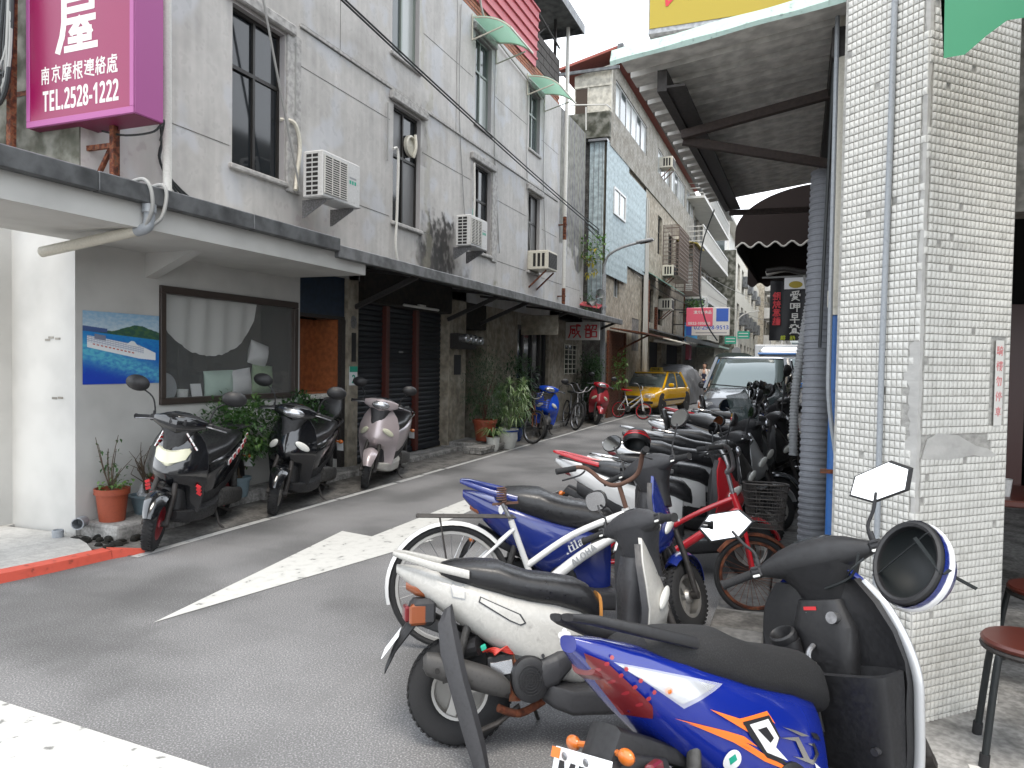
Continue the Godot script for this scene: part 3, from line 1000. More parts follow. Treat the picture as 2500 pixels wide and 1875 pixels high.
	m.bb(WX - 0.1, WX - 0.02, 1.02, 1.08, -7.06, -7.9)
	for i in 20:
		m.bb(WX - 0.02, WX - 0.012, 1.035, 1.065, -7.1 - i * 0.04, -7.12 - i * 0.04)
	obj("vent_strip", m, "pipe_white", b, 0.0)
	m = Mb.new()
	m.bb(WX - 0.5, WX - 0.12, 0.12, 1.02, -7.06, -7.7)
	m.bb(WX - 0.13, WX - 0.1, 0.88, 0.9, -7.06, -7.7)
	obj("counter", m, "glass_dark", b, 0.0)
	m = Mb.new()
	m.bb(WX - 0.5, WX - 0.1, 0.1, 1.02, -7.7, -7.95)
	obj("counter_end", m, "white_wall", b, 0.0)
	# concrete piers
	for q in [[0.0, 0.0, -8.03, -8.27], [0.0, 0.0, -10.95, -11.62], [-0.02, 0.0, -12.6, -14.16], [0.0, 0.0, -16.15, -18.9], [-0.03, 2.3, -14.17, -16.14]]:
		m = Mb.new()
		m.bb(WX - 0.5, WX + q[0], q[1], 2.75, q[2], q[3], 0.01)
		obj("pier", m, "tan_plaster", b, 20.0)
	m = Mb.new()
	m.bb(WX - 0.4, WX + 0.06, 2.29, 2.75, -8.29, -10.94, 0.02)
	m.bb(WX - 0.4, WX - 0.05, 2.1, 2.75, -11.63, -12.59)
	obj("lintel_beam", m, "dirty_beam", b, 20.0)
	m = Mb.new()
	m.bb(WX + 0.065, WX + 0.1, 2.3, 2.335, -9.3, -10.4, 0.01)
	m.bb(WX + 0.062, WX + 0.1, 2.335, 2.36, -9.75, -9.95)
	obj("tube_lamp", m, "pipe_white", b)
	# roller shutters, slat by slat
	for q in [[-8.29, -9.1], [-9.2, -9.98], [-10.07, -10.92]]:
		m = Mb.new()
		rows = []
		var y := 0.12
		while y < 2.28:
			for e in [[0.0, 0.0], [0.015, 0.014], [0.048, 0.018], [0.068, 0.006], [0.072, 0.0]]:
				rows.append([Vector3(WX - 0.16 + e[1], y + e[0], q[0]), Vector3(WX - 0.16 + e[1], y + e[0], q[1])])
			y += 0.075
		m.grid(rows)
		m.bb(WX - 0.17, WX - 0.13, 0.1, 0.17, q[0], q[1])
		obj("roller_shutter", m, "dark_slats", b, 25.0)
	for z in [-9.1, -9.98]:
		m = Mb.new()
		m.bb(WX - 0.18, WX - 0.08, 0.1, 2.29, z, z - 0.1, 0.01)
		obj("shutter_post", m, "wood_red", b, 20.0)
	for q in [[-9.35, 0.78], [-9.75, 0.78], [-9.55, 1.62]]:
		m = Mb.new()
		m.bb(WX - 0.14, WX - 0.125, q[1], q[1] + 0.03, q[0], q[0] - 0.12, 0.006)
		obj("shutter_handle", m, "galvanised", b)
	# dark passage
	m = Mb.new()
	m.bb(WX - 0.9, WX - 0.85, 0.0, 2.2, -11.62, -12.6)
	obj("passage_door", m, "interior_brown", b, 0.0)
	# glass door
	m = Mb.new()
	for z in [-14.2, -14.62, -15.18, -15.72, -16.1]:
		m.bb(WX - 0.16, WX - 0.08, 0.1, 2.3, z, z - 0.07)
	m.bb(WX - 0.16, WX - 0.085, 2.22, 2.3, -14.27, -16.1)
	m.bb(WX - 0.16, WX - 0.085, 0.1, 0.2, -14.27, -16.1)
	var gd := obj("glass_door", m, "frame_dark", b, 0.0)
	m = Mb.new()
	m.bb(WX - 0.13, WX - 0.122, 0.2, 2.22, -14.27, -16.1)
	obj("pane", m, "glass_dark", gd, 0.0)
	# barred window
	m = Mb.new()
	m.bb(WX - 0.01, WX + 0.005, 1.24, 1.98, -17.3, -18.3)
	var gw := obj("barred_window", m, "glass_dark", b, 0.0)
	m = Mb.new()
	for i in 7:
		m.bb(WX + 0.01, WX + 0.03, 1.24 + i * 0.12, 1.26 + i * 0.12, -17.28, -18.32)
	for i in 4:
		m.bb(WX + 0.012, WX + 0.032, 1.22, 2.0, -17.28 - i * 0.34, -17.3 - i * 0.34)
	obj("bars", m, "pipe_cream", gw, 0.0)
	# number plate, oval plaque, vertical sign on the pier
	m = Mb.new()
	m.bb(WX, WX + 0.008, 1.17, 1.42, -8.06, -8.24, 0.003)
	var np := obj("number_plate", m, "plate_white", b, 0.0)
	m = Mb.new()
	m.bb(WX + 0.008, WX + 0.0105, 1.345, 1.42, -8.06, -8.24)
	obj("plate_band", m, "sign_green", np, 0.0)
	text_on(np, "2", "sign_green", Transform3D(Basis(Vector3(0, 0, -1), Vector3.UP, Vector3(1, 0, 0)), Vector3(WX + 0.009, 1.25, -8.15)), 0.11)
	m = Mb.new()
	m.lathe([Vector2(0.0001, 0.02), Vector2(0.05, 0.016), Vector2(0.065, 0.008), Vector2(0.066, 0)], 20, Transform3D(Basis(Vector3(0, 1.3, 0), Vector3(1, 0, 0), Vector3(0, 0, -1)), Vector3(WX, 2.0, -8.15)))
	obj("oval_plaque", m, "steel", b)
	m = Mb.new()
	m.bb(WX, WX + 0.012, 1.48, 1.86, -8.11, -8.2, 0.003)
	obj("name_board", m, "sign_black", b)
	# meters and cables on the third pier
	m = Mb.new()
	m.bb(WX, WX + 0.16, 1.72, 1.98, -10.98, -11.7, 0.01)
	obj("meter_box", m, "dark_steel", b)
	for i in 4:
		m = Mb.new()
		m.lathe([Vector2(0.075, 0), Vector2(0.075, 0.1), Vector2(0.06, 0.13), Vector2(0.0001, 0.14)], 16, Transform3D(Basis(Vector3(0, 1, 0), Vector3(1, 0, 0), Vector3(0, 0, -1)), Vector3(WX + 0.16, 1.9 - 0.01 * i, -11.08 - i * 0.2)))
		obj("meter", m, "reflector", b)
	m = Mb.new()
	m.bb(WX, WX + 0.01, 1.28, 1.62, -11.15, -11.4)
	obj("notice", m, "sign_black", b, 0.0)
	m = Mb.new()
	m.bb(WX, WX + 0.004, 0.6, 1.05, -11.1, -11.42)
	m.bb(WX, WX + 0.005, 0.72, 1.0, -10.99, -11.06)
	obj("notice", m, "tan_plaster", b, 0.0)
	# poster of a ship
	m = Mb.new()
	m.uvquad(Vector3(WX + 0.006, 1.875, -4.26), Vector3(WX + 0.006, 1.875, -5.025), Vector3(WX + 0.006, 1.265, -5.025), Vector3(WX + 0.006, 1.265, -4.26))
	var pm := StandardMaterial3D.new()
	pm.albedo_texture = ship_poster()
	pm.roughness = 0.45
	pm.resource_name = "poster"
	M["poster"] = pm
	tag(obj("poster", m, "poster", self, 0.0), "blue poster of a white cruise ship on the white shop wall", "poster")
func ship_poster() -> ImageTexture:
	var w := 380
	var h := 300
	var im := Image.create(w, h, false, Image.FORMAT_RGB8)
	var n := FastNoiseLite.new()
	n.seed = 3; n.frequency = 0.03; n.fractal_octaves = 4
	for y in h:
		for x in w:
			var u := float(x) / w
			var v := float(y) / h
			var k := n.get_noise_2d(x, y * 2)
			var c := Color(0.25, 0.42, 0.58).lerp(Color(0.5, 0.6, 0.66), clampf(v * 3.6 + k * 0.5, 0, 1))
			var hill := 0.27 - 0.11 * exp(-pow((u - 0.68) * 4.2, 2)) + 0.012 * k - 0.02 * sin(u * 9.0) * (1.0 if u < 0.35 else 0.3)
			if v > hill: c = Color(0.03, 0.09, 0.07).lerp(Color(0.06, 0.14, 0.06), clampf(k * 2 + 0.4, 0, 1))
			if u < 0.3 and v > 0.2 + u * 0.1 and v <= hill + 0.03: c = Color(0.06, 0.1, 0.25)
			var sea := 0.27 + u * 0.09
			if v > sea:
				var t := clampf((v - sea) / 0.7, 0, 1)
				c = Color(0.02, 0.22, 0.55).lerp(Color(0.01, 0.05, 0.42), clampf(t * 1.3 + k * 0.4, 0, 1))
				var wake := exp(-pow((v - (0.52 + u * 0.36)) * 7.0, 2)) * (1.0 - 0.3 * u)
				c = c.lerp(Color(0.12, 0.5, 0.62), clampf(wake * (0.9 + k), 0, 1) * 0.9)
			# ship: long hull with stacked decks, stern left, bow right
			var yk := 0.44 + u * 0.22
			var top := 0.3 + u * 0.17
			if u > 0.05 and u < 0.95:
				var bow := clampf((u - 0.72) / 0.23, 0, 1)
				if v > top + 0.02 + bow * 0.07 and v < yk + 0.04 - bow * 0.03:
					c = Color(0.78, 0.8, 0.82)
					var d := (v - top) / (yk - top)
					if d < 0.75 and u < 0.78:
						if int(v * 75.0 - u * 16.0) % 2 == 0: c = Color(0.42, 0.46, 0.55)
						elif int(u * 90.0) % 3 == 0: c = Color(0.6, 0.63, 0.7)
					if absf(d - 0.86) < 0.05 and u > 0.12 and u < 0.65 and int(u * 60.0) % 3 > 0: c = Color(0.5, 0.12, 0.1)
				if u > 0.14 and u < 0.28 and v > top - 0.02 and v < top + 0.05: c = Color(0.2, 0.22, 0.3)
				if u > 0.55 and u < 0.72 and v > top - 0.02 and v < top + 0.05 and absf(u - 0.63) < 0.02 + (v - top + 0.02): c = Color(0.75, 0.77, 0.78)
			im.set_pixel(x, y, c.clamp().linear_to_srgb())
	return ImageTexture.create_from_image(im)
func ribbed(za: float, zb: float, y0: float, y1: float, x: float, pitch: float, depth: float) -> Mb:
	# upright corrugated sheet facing +x
	var m := Mb.new()
	var r0 := []
	var r1 := []
	var z := za
	var k := 0
	while z > zb:
		var o: float = [0.0, depth, depth, 0.0][k % 4]
		r0.append(Vector3(x + o, y0, z)); r1.append(Vector3(x + o, y1, z))
		z -= pitch * [0.2, 0.3, 0.2, 0.3][k % 4]
		k += 1
	m.grid([r1, r0])
	return m
func cage(parent: Node, x: float, deep: float, za: float, zb: float, y0: float, y1: float, step: float, material: String):
	var m := Mb.new()
	var y := y0
	while y <= y1 + 0.01:
		m.bb(x, x + deep, y - 0.012, y + 0.012, za, za - 0.024)
		m.bb(x, x + deep, y - 0.012, y + 0.012, zb + 0.024, zb)
		m.bb(x + deep - 0.024, x + deep, y - 0.013, y + 0.013, za - 0.025, zb + 0.025)
		y += step
	var z := za - 0.012
	while z >= zb:
		m.bb(x + deep - 0.03, x + deep + 0.002, y0, y1, z - 0.012, z + 0.012)
		m.bb(x, x + deep - 0.03, y0 - 0.02, y0, z - 0.012, z + 0.012)
		m.bb(x, x + deep - 0.03, y1, y1 + 0.02, z - 0.012, z + 0.012)
		z -= step * 1.6
	for q in [0.0, deep * 0.5]:
		m.bb(x + q, x + q + 0.024, y0, y1, za - 0.026, za - 0.05)
	obj("window_cage", m, material, parent, 0.0)
func split_ac(called_at: Vector3, face: Basis, label: String, group: String, w := 0.72, h := 0.5, d := 0.27) -> Node3D:
	# outdoor unit, origin at the middle of its back bottom edge; local x along the wall, z out from the wall
	var t := Node3D.new()
	t.name = "air_conditioner"
	add_child(t, true)
	t.transform = Transform3D(face, called_at)
	tag(t, label, "air conditioner", group)
	var m := Mb.new()
	m.bb(-w / 2, w / 2, 0.0, h, 0.0, d, 0.014)
	obj("case", m, "white_plastic", t, 20.0)
	m = Mb.new()
	m.bb(-w * 0.46, w * 0.12, 0.05, h - 0.05, d, d + 0.004)
	obj("fan_opening", m, "interior_dark", t, 0.0)
	m = Mb.new()
	for i in 17:
		var y := 0.055 + i * (h - 0.11) / 16.0
		m.bb(-w * 0.46, w * 0.12, y - 0.005, y + 0.005, d + 0.004, d + 0.012)
	for i in 4:
		var x := lerpf(-w * 0.46, w * 0.12, i / 3.0)
		m.bb(x - 0.006, x + 0.006, 0.045, h - 0.045, d + 0.005, d + 0.014)
	obj("fan_grille", m, "pipe_white", t, 0.0)
	# side openings in two columns
	m = Mb.new()
	for i in 9:
		for k in 2:
			m.bb(-w / 2 - 0.003, -w / 2, 0.03 + i * (h - 0.05) / 9, 0.03 + i * (h - 0.05) / 9 + 0.034, 0.05 + k * 0.085, 0.12 + k * 0.085)
	obj("side_vent", m, "interior_dark", t, 0.0)
	m = Mb.new()
	for k in 3:
		m.bb(w * 0.2 + k * 0.05, w * 0.2 + 0.035 + k * 0.05, h * 0.5, h * 0.58, d, d + 0.002)
	obj("badge", m, "sign_green", t, 0.0)
	m = Mb.new()
	m.bb(w * 0.2, w * 0.2 + 0.14, h * 0.62, h * 0.66, d, d + 0.002)
	obj("badge", m, "decal_grey", t, 0.0)
	for s in [-0.36, 0.36]:
		m = Mb.new()
		m.ext(PackedVector2Array([Vector2(0, 0), Vector2(d + 0.06, 0), Vector2(d + 0.06, -0.03), Vector2(0.03, -0.2), Vector2(0, -0.2)]), Transform3D(Basis(Vector3(0, 0, 1), Vector3(0, 1, 0), Vector3(-1, 0, 0)), Vector3(s * w, -0.003, -0.08)), 0.006)
		m.bb(s * w - 0.003, s * w + 0.03, -0.008, -0.003, -0.08, d + 0.06)
		obj("bracket", m, "steel", t, 0.0)
	return t
const FACE_LANE := Basis(Vector3(0, 0, -1), Vector3(0, 1, 0), Vector3(1, 0, 0))
func window_ac(at: Vector3, face: Basis, label: String, group := "") -> Node3D:
	var t := Node3D.new()
	t.name = "air_conditioner"
	add_child(t, true)
	t.transform = Transform3D(face, at)
	tag(t, label, "air conditioner", group)
	var m := Mb.new()
	m.bb(-0.31, 0.31, 0.0, 0.4, -0.1, 0.4, 0.012)
	obj("case", m, "pipe_cream", t, 20.0)
	m = Mb.new()
	m.bb(-0.28, 0.28, 0.04, 0.36, 0.4, 0.404)
	for i in 3:
		m.bb(-0.314, -0.31, 0.06, 0.34, 0.06 + i * 0.1, 0.12 + i * 0.1)
	obj("vent", m, "interior_dark", t, 0.0)
	m = Mb.new()
	for i in 12:
		m.bb(-0.28, 0.28, 0.05 + i * 0.026, 0.056 + i * 0.026, 0.404, 0.41)
	obj("grille", m, "grey_panel", t, 0.0)
	m = Mb.new()
	m.bar(Vector3(-0.25, -0.02, 0.34), Vector3(-0.25, -0.42, -0.1), 0.03, 0.03)
	m.bar(Vector3(0.25, -0.02, 0.34), Vector3(0.25, -0.42, -0.1), 0.03, 0.03)
	obj("bracket", m, "rust", t, 0.0)
	return t
func build_far_blocks():
	# ---- blue sheeted block
	var b := thing("corner_building", "block with pale blue corrugated sheet cladding and a red-roofed rooftop storey", "building")
	var x := -5.0
	var m := Mb.new()
	wall_x(m, x - 0.06, -19.3, -24.6, 0.0, 8.35, [[-23.1, -24.2, 1.95, 3.0], [-20.6, -21.3, 3.45, 4.1], [-19.5, -20.3, 0.1, 2.1]], 0.15)
	obj("wall", m, "tan_plaster", b, 0.0)
	sash_window(b, x - 0.15, -23.1, -24.2, 1.95, 3.0, "frame_dark", ["glass_mid", "glass_dark"], 0.5, 2)
	sash_window(b, x - 0.15, -20.6, -21.3, 3.45, 4.1, "frame_alu", ["glass_mid"], 0.0, 2)
	obj("wall_sheet", ribbed(-19.3, -21.9, 3.95, 7.5, x, 0.16, 0.028), "blue_sheet", b, 10.0)
	obj("wall_sheet", ribbed(-21.9, -24.55, 4.5, 7.28, x, 0.16, 0.028), "blue_sheet", b, 10.0)
	m = Mb.new()
	m.bb(-5.47, x - 0.07, 3.1, 7.5, -19.3, -19.5)
	obj("wall_sheet", m, "blue_sheet", b, 0.0)
	m = Mb.new()
	for q in [-5.36, -5.22, -5.12]:
		m.bb(q, q + 0.012, 3.1, 7.5, -19.29, -19.3)
	m.bb(-5.5, x + 0.02, 7.5, 7.56, -19.2, -19.5)
	obj("sheet_trim", m, "steel", b, 0.0)
	m = Mb.new()
	m.bb(-9.0, x - 0.07, 0.0, 3.05, -19.4, -24.6)
	m.bb(-9.0, x - 0.22, 3.06, 8.3, -19.52, -24.6)
	obj("core", m, "dark_concrete", b, 0.0)
	m = Mb.new()
	m.bb(-6.1, x + 0.08, 7.6, 8.28, -19.22, -19.4)
	m.bb(-6.1, x - 0.001, 7.56, 8.34, -19.41, -19.51)
	obj("parapet", m, "moss_wall", b, 0.0)
	m = Mb.new()
	m.bb(x - 0.05, x + 0.04, 7.45, 8.36, -19.52, -36.0)
	obj("concrete_band", m, "grey_plaster", b, 0.0)
	m = Mb.new()
	m.bb(x + 0.03, x + 0.06, 5.7, 5.76, -20.0, -21.45)
	m.bb(x + 0.03, x + 0.06, 6.4, 6.46, -20.0, -21.45)
	m.bb(x + 0.03, x + 0.06, 5.76, 6.4, -20.0, -20.07)
	m.bb(x + 0.03, x + 0.06, 5.76, 6.4, -21.38, -21.45)
	m.bb(x + 0.03, x + 0.055, 5.76, 6.4, -20.7, -20.75)
	var w := obj("window", m, "white_plastic", b, 0.0)
	m = Mb.new()
	m.bb(x + 0.025, x + 0.035, 5.76, 6.4, -20.07, -21.38)
	obj("pane", m, "glass_milk", w, 0.0)
	# rooftop storey: cream end wall, long window band, eaves
	m = Mb.new()
	m.ext(PackedVector2Array([Vector2(-6.0, 8.34), Vector2(-4.95, 8.34), Vector2(-4.95, 9.62), Vector2(-6.0, 9.4)]), Transform3D(Basis.IDENTITY, Vector3(0, 0, -19.6)), 0.1)
	obj("rooftop_wall", m, "cream_wall", b, 0.0)
	m = Mb.new()
	for i in 14:
		m.bb(-5.98 + i * 0.072, -5.96 + i * 0.072, 9.1, 9.4 + i * 0.015, -19.5, -19.488)
	m.bb(-5.98, -4.95, 9.06, 9.1, -19.5, -19.47)
	m.bb(-5.62, -5.58, 8.34, 9.06, -19.5, -19.475)
	m.bb(-5.0, -4.95, 8.34, 9.5, -19.5, -19.475)
	obj("rooftop_trim", m, "cream_wall", b, 0.0)
	m = Mb.new()
	m.bb(-5.96, -5.63, 8.36, 9.04, -19.5, -19.49)
	obj("rooftop_window", m, "interior_brown", b, 0.0)
	m = Mb.new()
	m.slab([[Vector3(-6.4, 9.55, -19.3), Vector3(-4.7, 9.95, -19.3)], [Vector3(-6.4, 9.55, -36.2), Vector3(-4.7, 9.95, -36.2)]], Vector3(0, 0.07, 0))
	obj("roof", m, "red_roof", b, 0.0)
	m = Mb.new()
	m.bb(-4.76, -4.6, 9.8, 10.03, -19.25, -36.2)
	m.bb(-6.4, -4.72, 9.42, 9.5, -19.34, -19.4)
	obj("eave_gutter", m, "gutter", b, 0.0)
	m = Mb.new()
	wall_x(m, -4.96, -19.6, -36.0, 8.36, 9.8, [[-20.0, -24.4, 8.45, 9.4], [-26.4, -29.0, 8.45, 9.3], [-29.4, -33.0, 8.45, 9.4], [-33.4, -35.8, 8.45, 9.4]], 0.1)
	obj("rooftop_wall", m, "grey_plaster", b, 0.0)
	for q in [[-20.0, -24.4, 6], [-26.4, -29.0, 3], [-29.4, -33.0, 4], [-33.4, -35.8, 3]]:
		sash_window(b, -5.02, q[0], q[1], 8.45, 9.4 if q[0] != -26.4 else 9.3, "frame_alu", ["glass_milk", "glass_mid", "glass_milk"], 0.0, q[2])
	m = Mb.new()
	m.tube([Vector3(-6.0, 8.5, -19.1), Vector3(-4.98, 8.4, -19.1), Vector3(-4.95, 8.4, -19.4)], 0.02, 6)
	m.tube([Vector3(-5.55, 8.4, -19.1), Vector3(-5.55, 7.8, -19.15)], 0.02, 6)
	obj("rail", m, "pipe_white", b)
	# ---- block with the cages
	b = thing("apartment_building", "shabby tan walk-up block with rusty window cages and green awnings", "building")
	m = Mb.new()
	wall_x(m, x, -24.6, -33.6, 0.0, 7.44, [[-26.9, -27.7, 5.6, 7.0], [-29.2, -30.4, 5.2, 6.7], [-31.0, -32.4, 5.2, 6.6], [-30.5, -31.4, 2.8, 4.3], [-25.3, -26.3, 3.0, 4.2], [-27.2, -28.2, 3.0, 4.1], [-25.2, -33.2, 0.05, 2.35]], 0.2)
	obj("wall", m, "tan_plaster", b, 0.0)
	for q in [[-26.9, -27.7, 5.6, 7.0], [-29.2, -30.4, 5.2, 6.7], [-31.0, -32.4, 5.2, 6.6], [-30.5, -31.4, 2.8, 4.3], [-25.3, -26.3, 3.0, 4.2], [-27.2, -28.2, 3.0, 4.1]]:
		sash_window(b, x - 0.12, q[0], q[1], q[2], q[3], "frame_dark", ["glass_mid", "glass_dark"], 0.6, 2)
	m = Mb.new()
	m.bb(-9.0, x - 0.21, 0.0, 8.3, -24.61, -33.6)
	obj("core", m, "interior_dark", b, 0.0)
	cage(b, x, 0.62, -28.0, -30.6, 4.9, 6.8, 0.15, "cage")
	cage(b, x, 0.75, -31.0, -33.4, 4.6, 6.6, 0.16, "cage")
	m = Mb.new()
	m.slab([[Vector3(x, 6.75, -31.0), Vector3(x, 6.75, -33.2)], [Vector3(x + 0.9, 6.55, -31.0), Vector3(x + 0.9, 6.55, -33.2)]], Vector3(0, 0.03, 0))
	obj("cage_roof", m, "sign_yellow", b, 0.0)
	for q in [[-25.1, -26.7], [-27.1, -30.0]]:
		m = Mb.new()
		m.slab([[Vector3(x, 4.7, q[0]), Vector3(x, 4.7, q[1])], [Vector3(x + 0.55, 4.35, q[0]), Vector3(x + 0.55, 4.35, q[1])]], Vector3(0, 0.025, 0))
		obj("window_awning", m, "green_metal", b, 0.0)
	m = Mb.new()
	for i in 6:
		var z := -24.38 - i * 0.1
		m.tube([Vector3(x + 0.05 + 0.02 * (i % 3), 0.0, z), Vector3(x + 0.05 + 0.03 * (i % 2), 2.6, z - 0.02), Vector3(x + 0.05, 4.5 + 1.3 * (i % 3), z)], 0.02 if i % 2 else 0.028, 7)
	obj("conduit", m, "cable_white", b)
	m = Mb.new()
	m.bb(x, x + 0.1, 2.6, 4.4, -25.0, -25.1)
	m.bb(x, x + 0.1, 2.7, 3.6, -26.55, -26.7)
	m.bb(x, x + 0.05, 2.4, 7.0, -33.5, -33.62)
	obj("rusty_flue", m, "rust", b, 0.0)
	m = Mb.new()
	m.slab([[Vector3(x, 2.75, -25.3), Vector3(x, 2.75, -45.0)], [Vector3(x + 1.0, 2.5, -25.3), Vector3(x + 1.0, 2.5, -45.0)]], Vector3(0, 0.05, 0))
	m.bb(x + 1.0, x + 1.05, 2.42, 2.58, -27.5, -45.0)
	obj("canopy", m, "gutter", b, 0.0)
	m = Mb.new()
	m.tube([Vector3(x, 2.4, -26.5), Vector3(x + 0.8, 2.3, -27.3), Vector3(x + 0.95, 2.42, -27.4)], 0.06, 10, 4)
	obj("drain_pipe", m, "pipe_white", b)
	m = Mb.new()
	m.bb(x - 0.5, x - 0.05, 0.0, 2.4, -28.4, -29.6)
	m.bb(x - 0.5, x - 0.05, 0.0, 2.4, -25.0, -26.0)
	obj("pier", m, "tan_plaster", b, 0.0)
	# red laundry under the canopy
	m = Mb.new()
	var rows := []
	for i in 5:
		var r := []
		for k in 14:
			r.append(Vector3(x + 0.45 + 0.05 * sin(k * 1.9) , 2.4 - i * 0.16 + 0.03 * sin(k * 1.1 + i), -31.3 - k * 0.13))
		rows.append(r)
	m.slab(rows, Vector3(0.01, 0, 0))
	tag(obj("hanging_cloth", m, "red_dull", self), "dark red cloth hung under the far grey canopy", "cloth")
	# ---- block with white balconies
	b = thing("apartment_building", "grey block with white balcony rails behind the red and white hanging signs", "building")
	m = Mb.new()
	var hs := []
	for r in 3:
		for i in 4:
			hs.append([-34.4 - i * 2.9, -36.2 - i * 2.9, 3.2 + r * 2.3, 4.5 + r * 2.3])
	wall_x(m, x - 0.2, -33.62, -46.0, 0.0, 10.2, hs, 0.2)
	obj("wall", m, "grey_plaster", b, 0.0)
	for q in hs:
		sash_window(b, x - 0.34, q[0], q[1], q[2], q[3], "frame_alu", ["glass_mid", "glass_dark"], 0.0, 3)
	m = Mb.new()
	m.bb(-9.0, x - 0.41, 0.0, 10.1, -33.62, -46.0)
	m.bb(-9.0, x - 0.21, 8.31, 10.2, -36.25, -36.3)
	obj("core", m, "grey_plaster", b, 0.0)
	for q in [[6.9, 7.05], [4.55, 4.7], [9.1, 9.22]]:
		m = Mb.new()
		m.bb(x - 0.2, x + 0.75, q[0], q[1], -34.0, -46.0)
		obj("balcony_slab", m, "white_wall", b, 0.0)
		m = Mb.new()
		m.bb(x + 0.68, x + 0.74, q[1] + 0.78, q[1] + 0.86, -34.0, -46.0)
		for i in 60:
			m.bb(x + 0.7, x + 0.73, q[1], q[1] + 0.78, -34.05 - i * 0.2, -34.08 - i * 0.2)
		for i in 4:
			m.bb(x - 0.19, x + 0.7, q[1] + 0.1 + i * 0.22, q[1] + 0.14 + i * 0.22, -34.0, -34.04)
		obj("balcony_rail", m, "white_wall", b, 0.0)
	m = Mb.new()
	m.slab([[Vector3(x - 0.2, 10.6, -36.3), Vector3(x - 0.2, 10.6, -46.4)], [Vector3(x + 0.95, 10.3, -36.3), Vector3(x + 0.95, 10.3, -46.4)]], Vector3(0, 0.06, 0))
	obj("roof_sheet", m, "gutter", b, 0.0)
	m = Mb.new()
	m.bb(x - 0.2, x + 0.3, 2.9, 4.0, -40.0, -46.0)
	obj("shop_front", m, "cream_wall", b, 0.0)
	m = Mb.new()
	for i in 9:
		m.bb(x + 0.3, x + 0.32, 4.0, 4.5, -40.1 - i * 0.7, -40.2 - i * 0.7)
	obj("rail", m, "white_wall", b, 0.0)
	# low shop with a shutter and green roof edge
	b = thing("kiosk", "low cream stall with a closed roller shutter behind the covered car", "kiosk")
	m = Mb.new()
	m.bb(-5.1, -4.2, 2.0, 2.45, -39.0, -44.0)
	m.bb(-5.1, -5.0, 0.0, 2.0, -39.0, -39.1)
	m.bb(-4.24, -4.2, 0.0, 2.0, -39.0, -39.12)
	obj("wall", m, "cream_wall", b, 0.0)
	m = Mb.new()
	rows = []
	for i in 26:
		for e in [[0.0, 0.0], [0.05, 0.02], [0.075, 0.0]]:
			var y: float = 0.05 + i * 0.075 + e[0]
			rows.append([Vector3(-5.0, y, -39.03 + e[1]), Vector3(-4.24, y, -39.03 + e[1])])
	m.grid(rows)
	obj("roller_shutter", m, "pipe_cream", b, 20.0)
	m = Mb.new()
	m.bb(-5.1, -3.9, 2.46, 2.54, -38.7, -44.0)
	obj("roof", m, "green_edge", b, 0.0)
	# ---- building with the blank grey side wall
	b = thing("apartment_building", "tall grey block whose blank stained side wall faces down the lane", "building")
	m = Mb.new()
	m.quad(Vector3(-9, 8.6, -46.5), Vector3(-3.85, 8.6, -46.5), Vector3(-3.85, 0, -46.5), Vector3(-9, 0, -46.5))
	obj("side_wall", m, "moss_wall", b, 0.0)
	m = Mb.new()
	hs = []
	for r in 3:
		for i in 7:
			hs.append([-48.0 - i * 3.4, -49.8 - i * 3.4, 1.4 + r * 2.5, 3.0 + r * 2.5])
	wall_x(m, -3.85, -46.5, -72.0, 0.0, 8.6, hs, 0.2)
	m.quad(Vector3(-9, 8.6, -46.5), Vector3(-9, 8.6, -72), Vector3(-3.85, 8.6, -72), Vector3(-3.85, 8.6, -46.5))
	obj("wall", m, "cream_wall", b, 0.0)
	for q in hs:
		sash_window(b, -4.0, q[0], q[1], q[2], q[3], "frame_dark", ["glass_mid", "glass_dark"], 0.0, 2)
	m = Mb.new()
	for i in 4:
		m.bb(-3.85, -3.4, 4.2, 5.0, -50.0 - i * 5.0, -52.0 - i * 5.0)
		m.bb(-3.85, -3.5, 6.9, 7.6, -52.0 - i * 5.0, -53.5 - i * 5.0)
	obj("window_cage", m, "gutter", b, 0.0)
	m = Mb.new()
	m.bb(-8.0, -4.9, 8.62, 11.0, -50.0, -60.0)
	m.bb(-8.0, -4.3, 11.0, 11.2, -49.0, -61.0)
	m.bb(-4.7, -4.55, 8.62, 11.0, -49.5, -49.65)
	obj("rooftop_room", m, "white_wall", b, 0.0)
	m = Mb.new()
	m.bb(-6.0, -4.88, 8.9, 10.4, -49.98, -50.0)
	obj("rooftop_window", m, "glass_mid", b, 0.0)
	# ---- farther down
	var spec := [[-3.4, -72.5, -92.0, 12.5, "tan_plaster", "cream six storey block past the blank grey wall"], [-2.9, -92.5, -125.0, 15.0, "cream_wall", "pale balconied block near the far end of the lane"], [-2.6, -126.0, -170.0, 13.0, "grey_plaster", "farthest grey block closing the left side of the lane"]]
	for s in spec:
		b = thing("apartment_building", s[5], "building")
		m = Mb.new()
		hs = []
		var fl := int((s[3] - 1.0) / 2.6)
		var nb := int((s[1] - s[2] - 2.0) / 4.0)
		for r in fl:
			for i in nb:
				hs.append([s[1] - 1.5 - i * 4.0, s[1] - 3.7 - i * 4.0, 1.2 + r * 2.6, 2.9 + r * 2.6])
		wall_x(m, s[0], s[1], s[2], 0.0, s[3], hs, 0.25)
		m.quad(Vector3(-10, s[3], s[1]), Vector3(s[0], s[3], s[1]), Vector3(s[0], 0, s[1]), Vector3(-10, 0, s[1]))
		m.quad(Vector3(-10, s[3], s[1]), Vector3(-10, s[3], s[2]), Vector3(s[0], s[3], s[2]), Vector3(s[0], s[3], s[1]))
		obj("wall", m, s[4], b, 0.0)
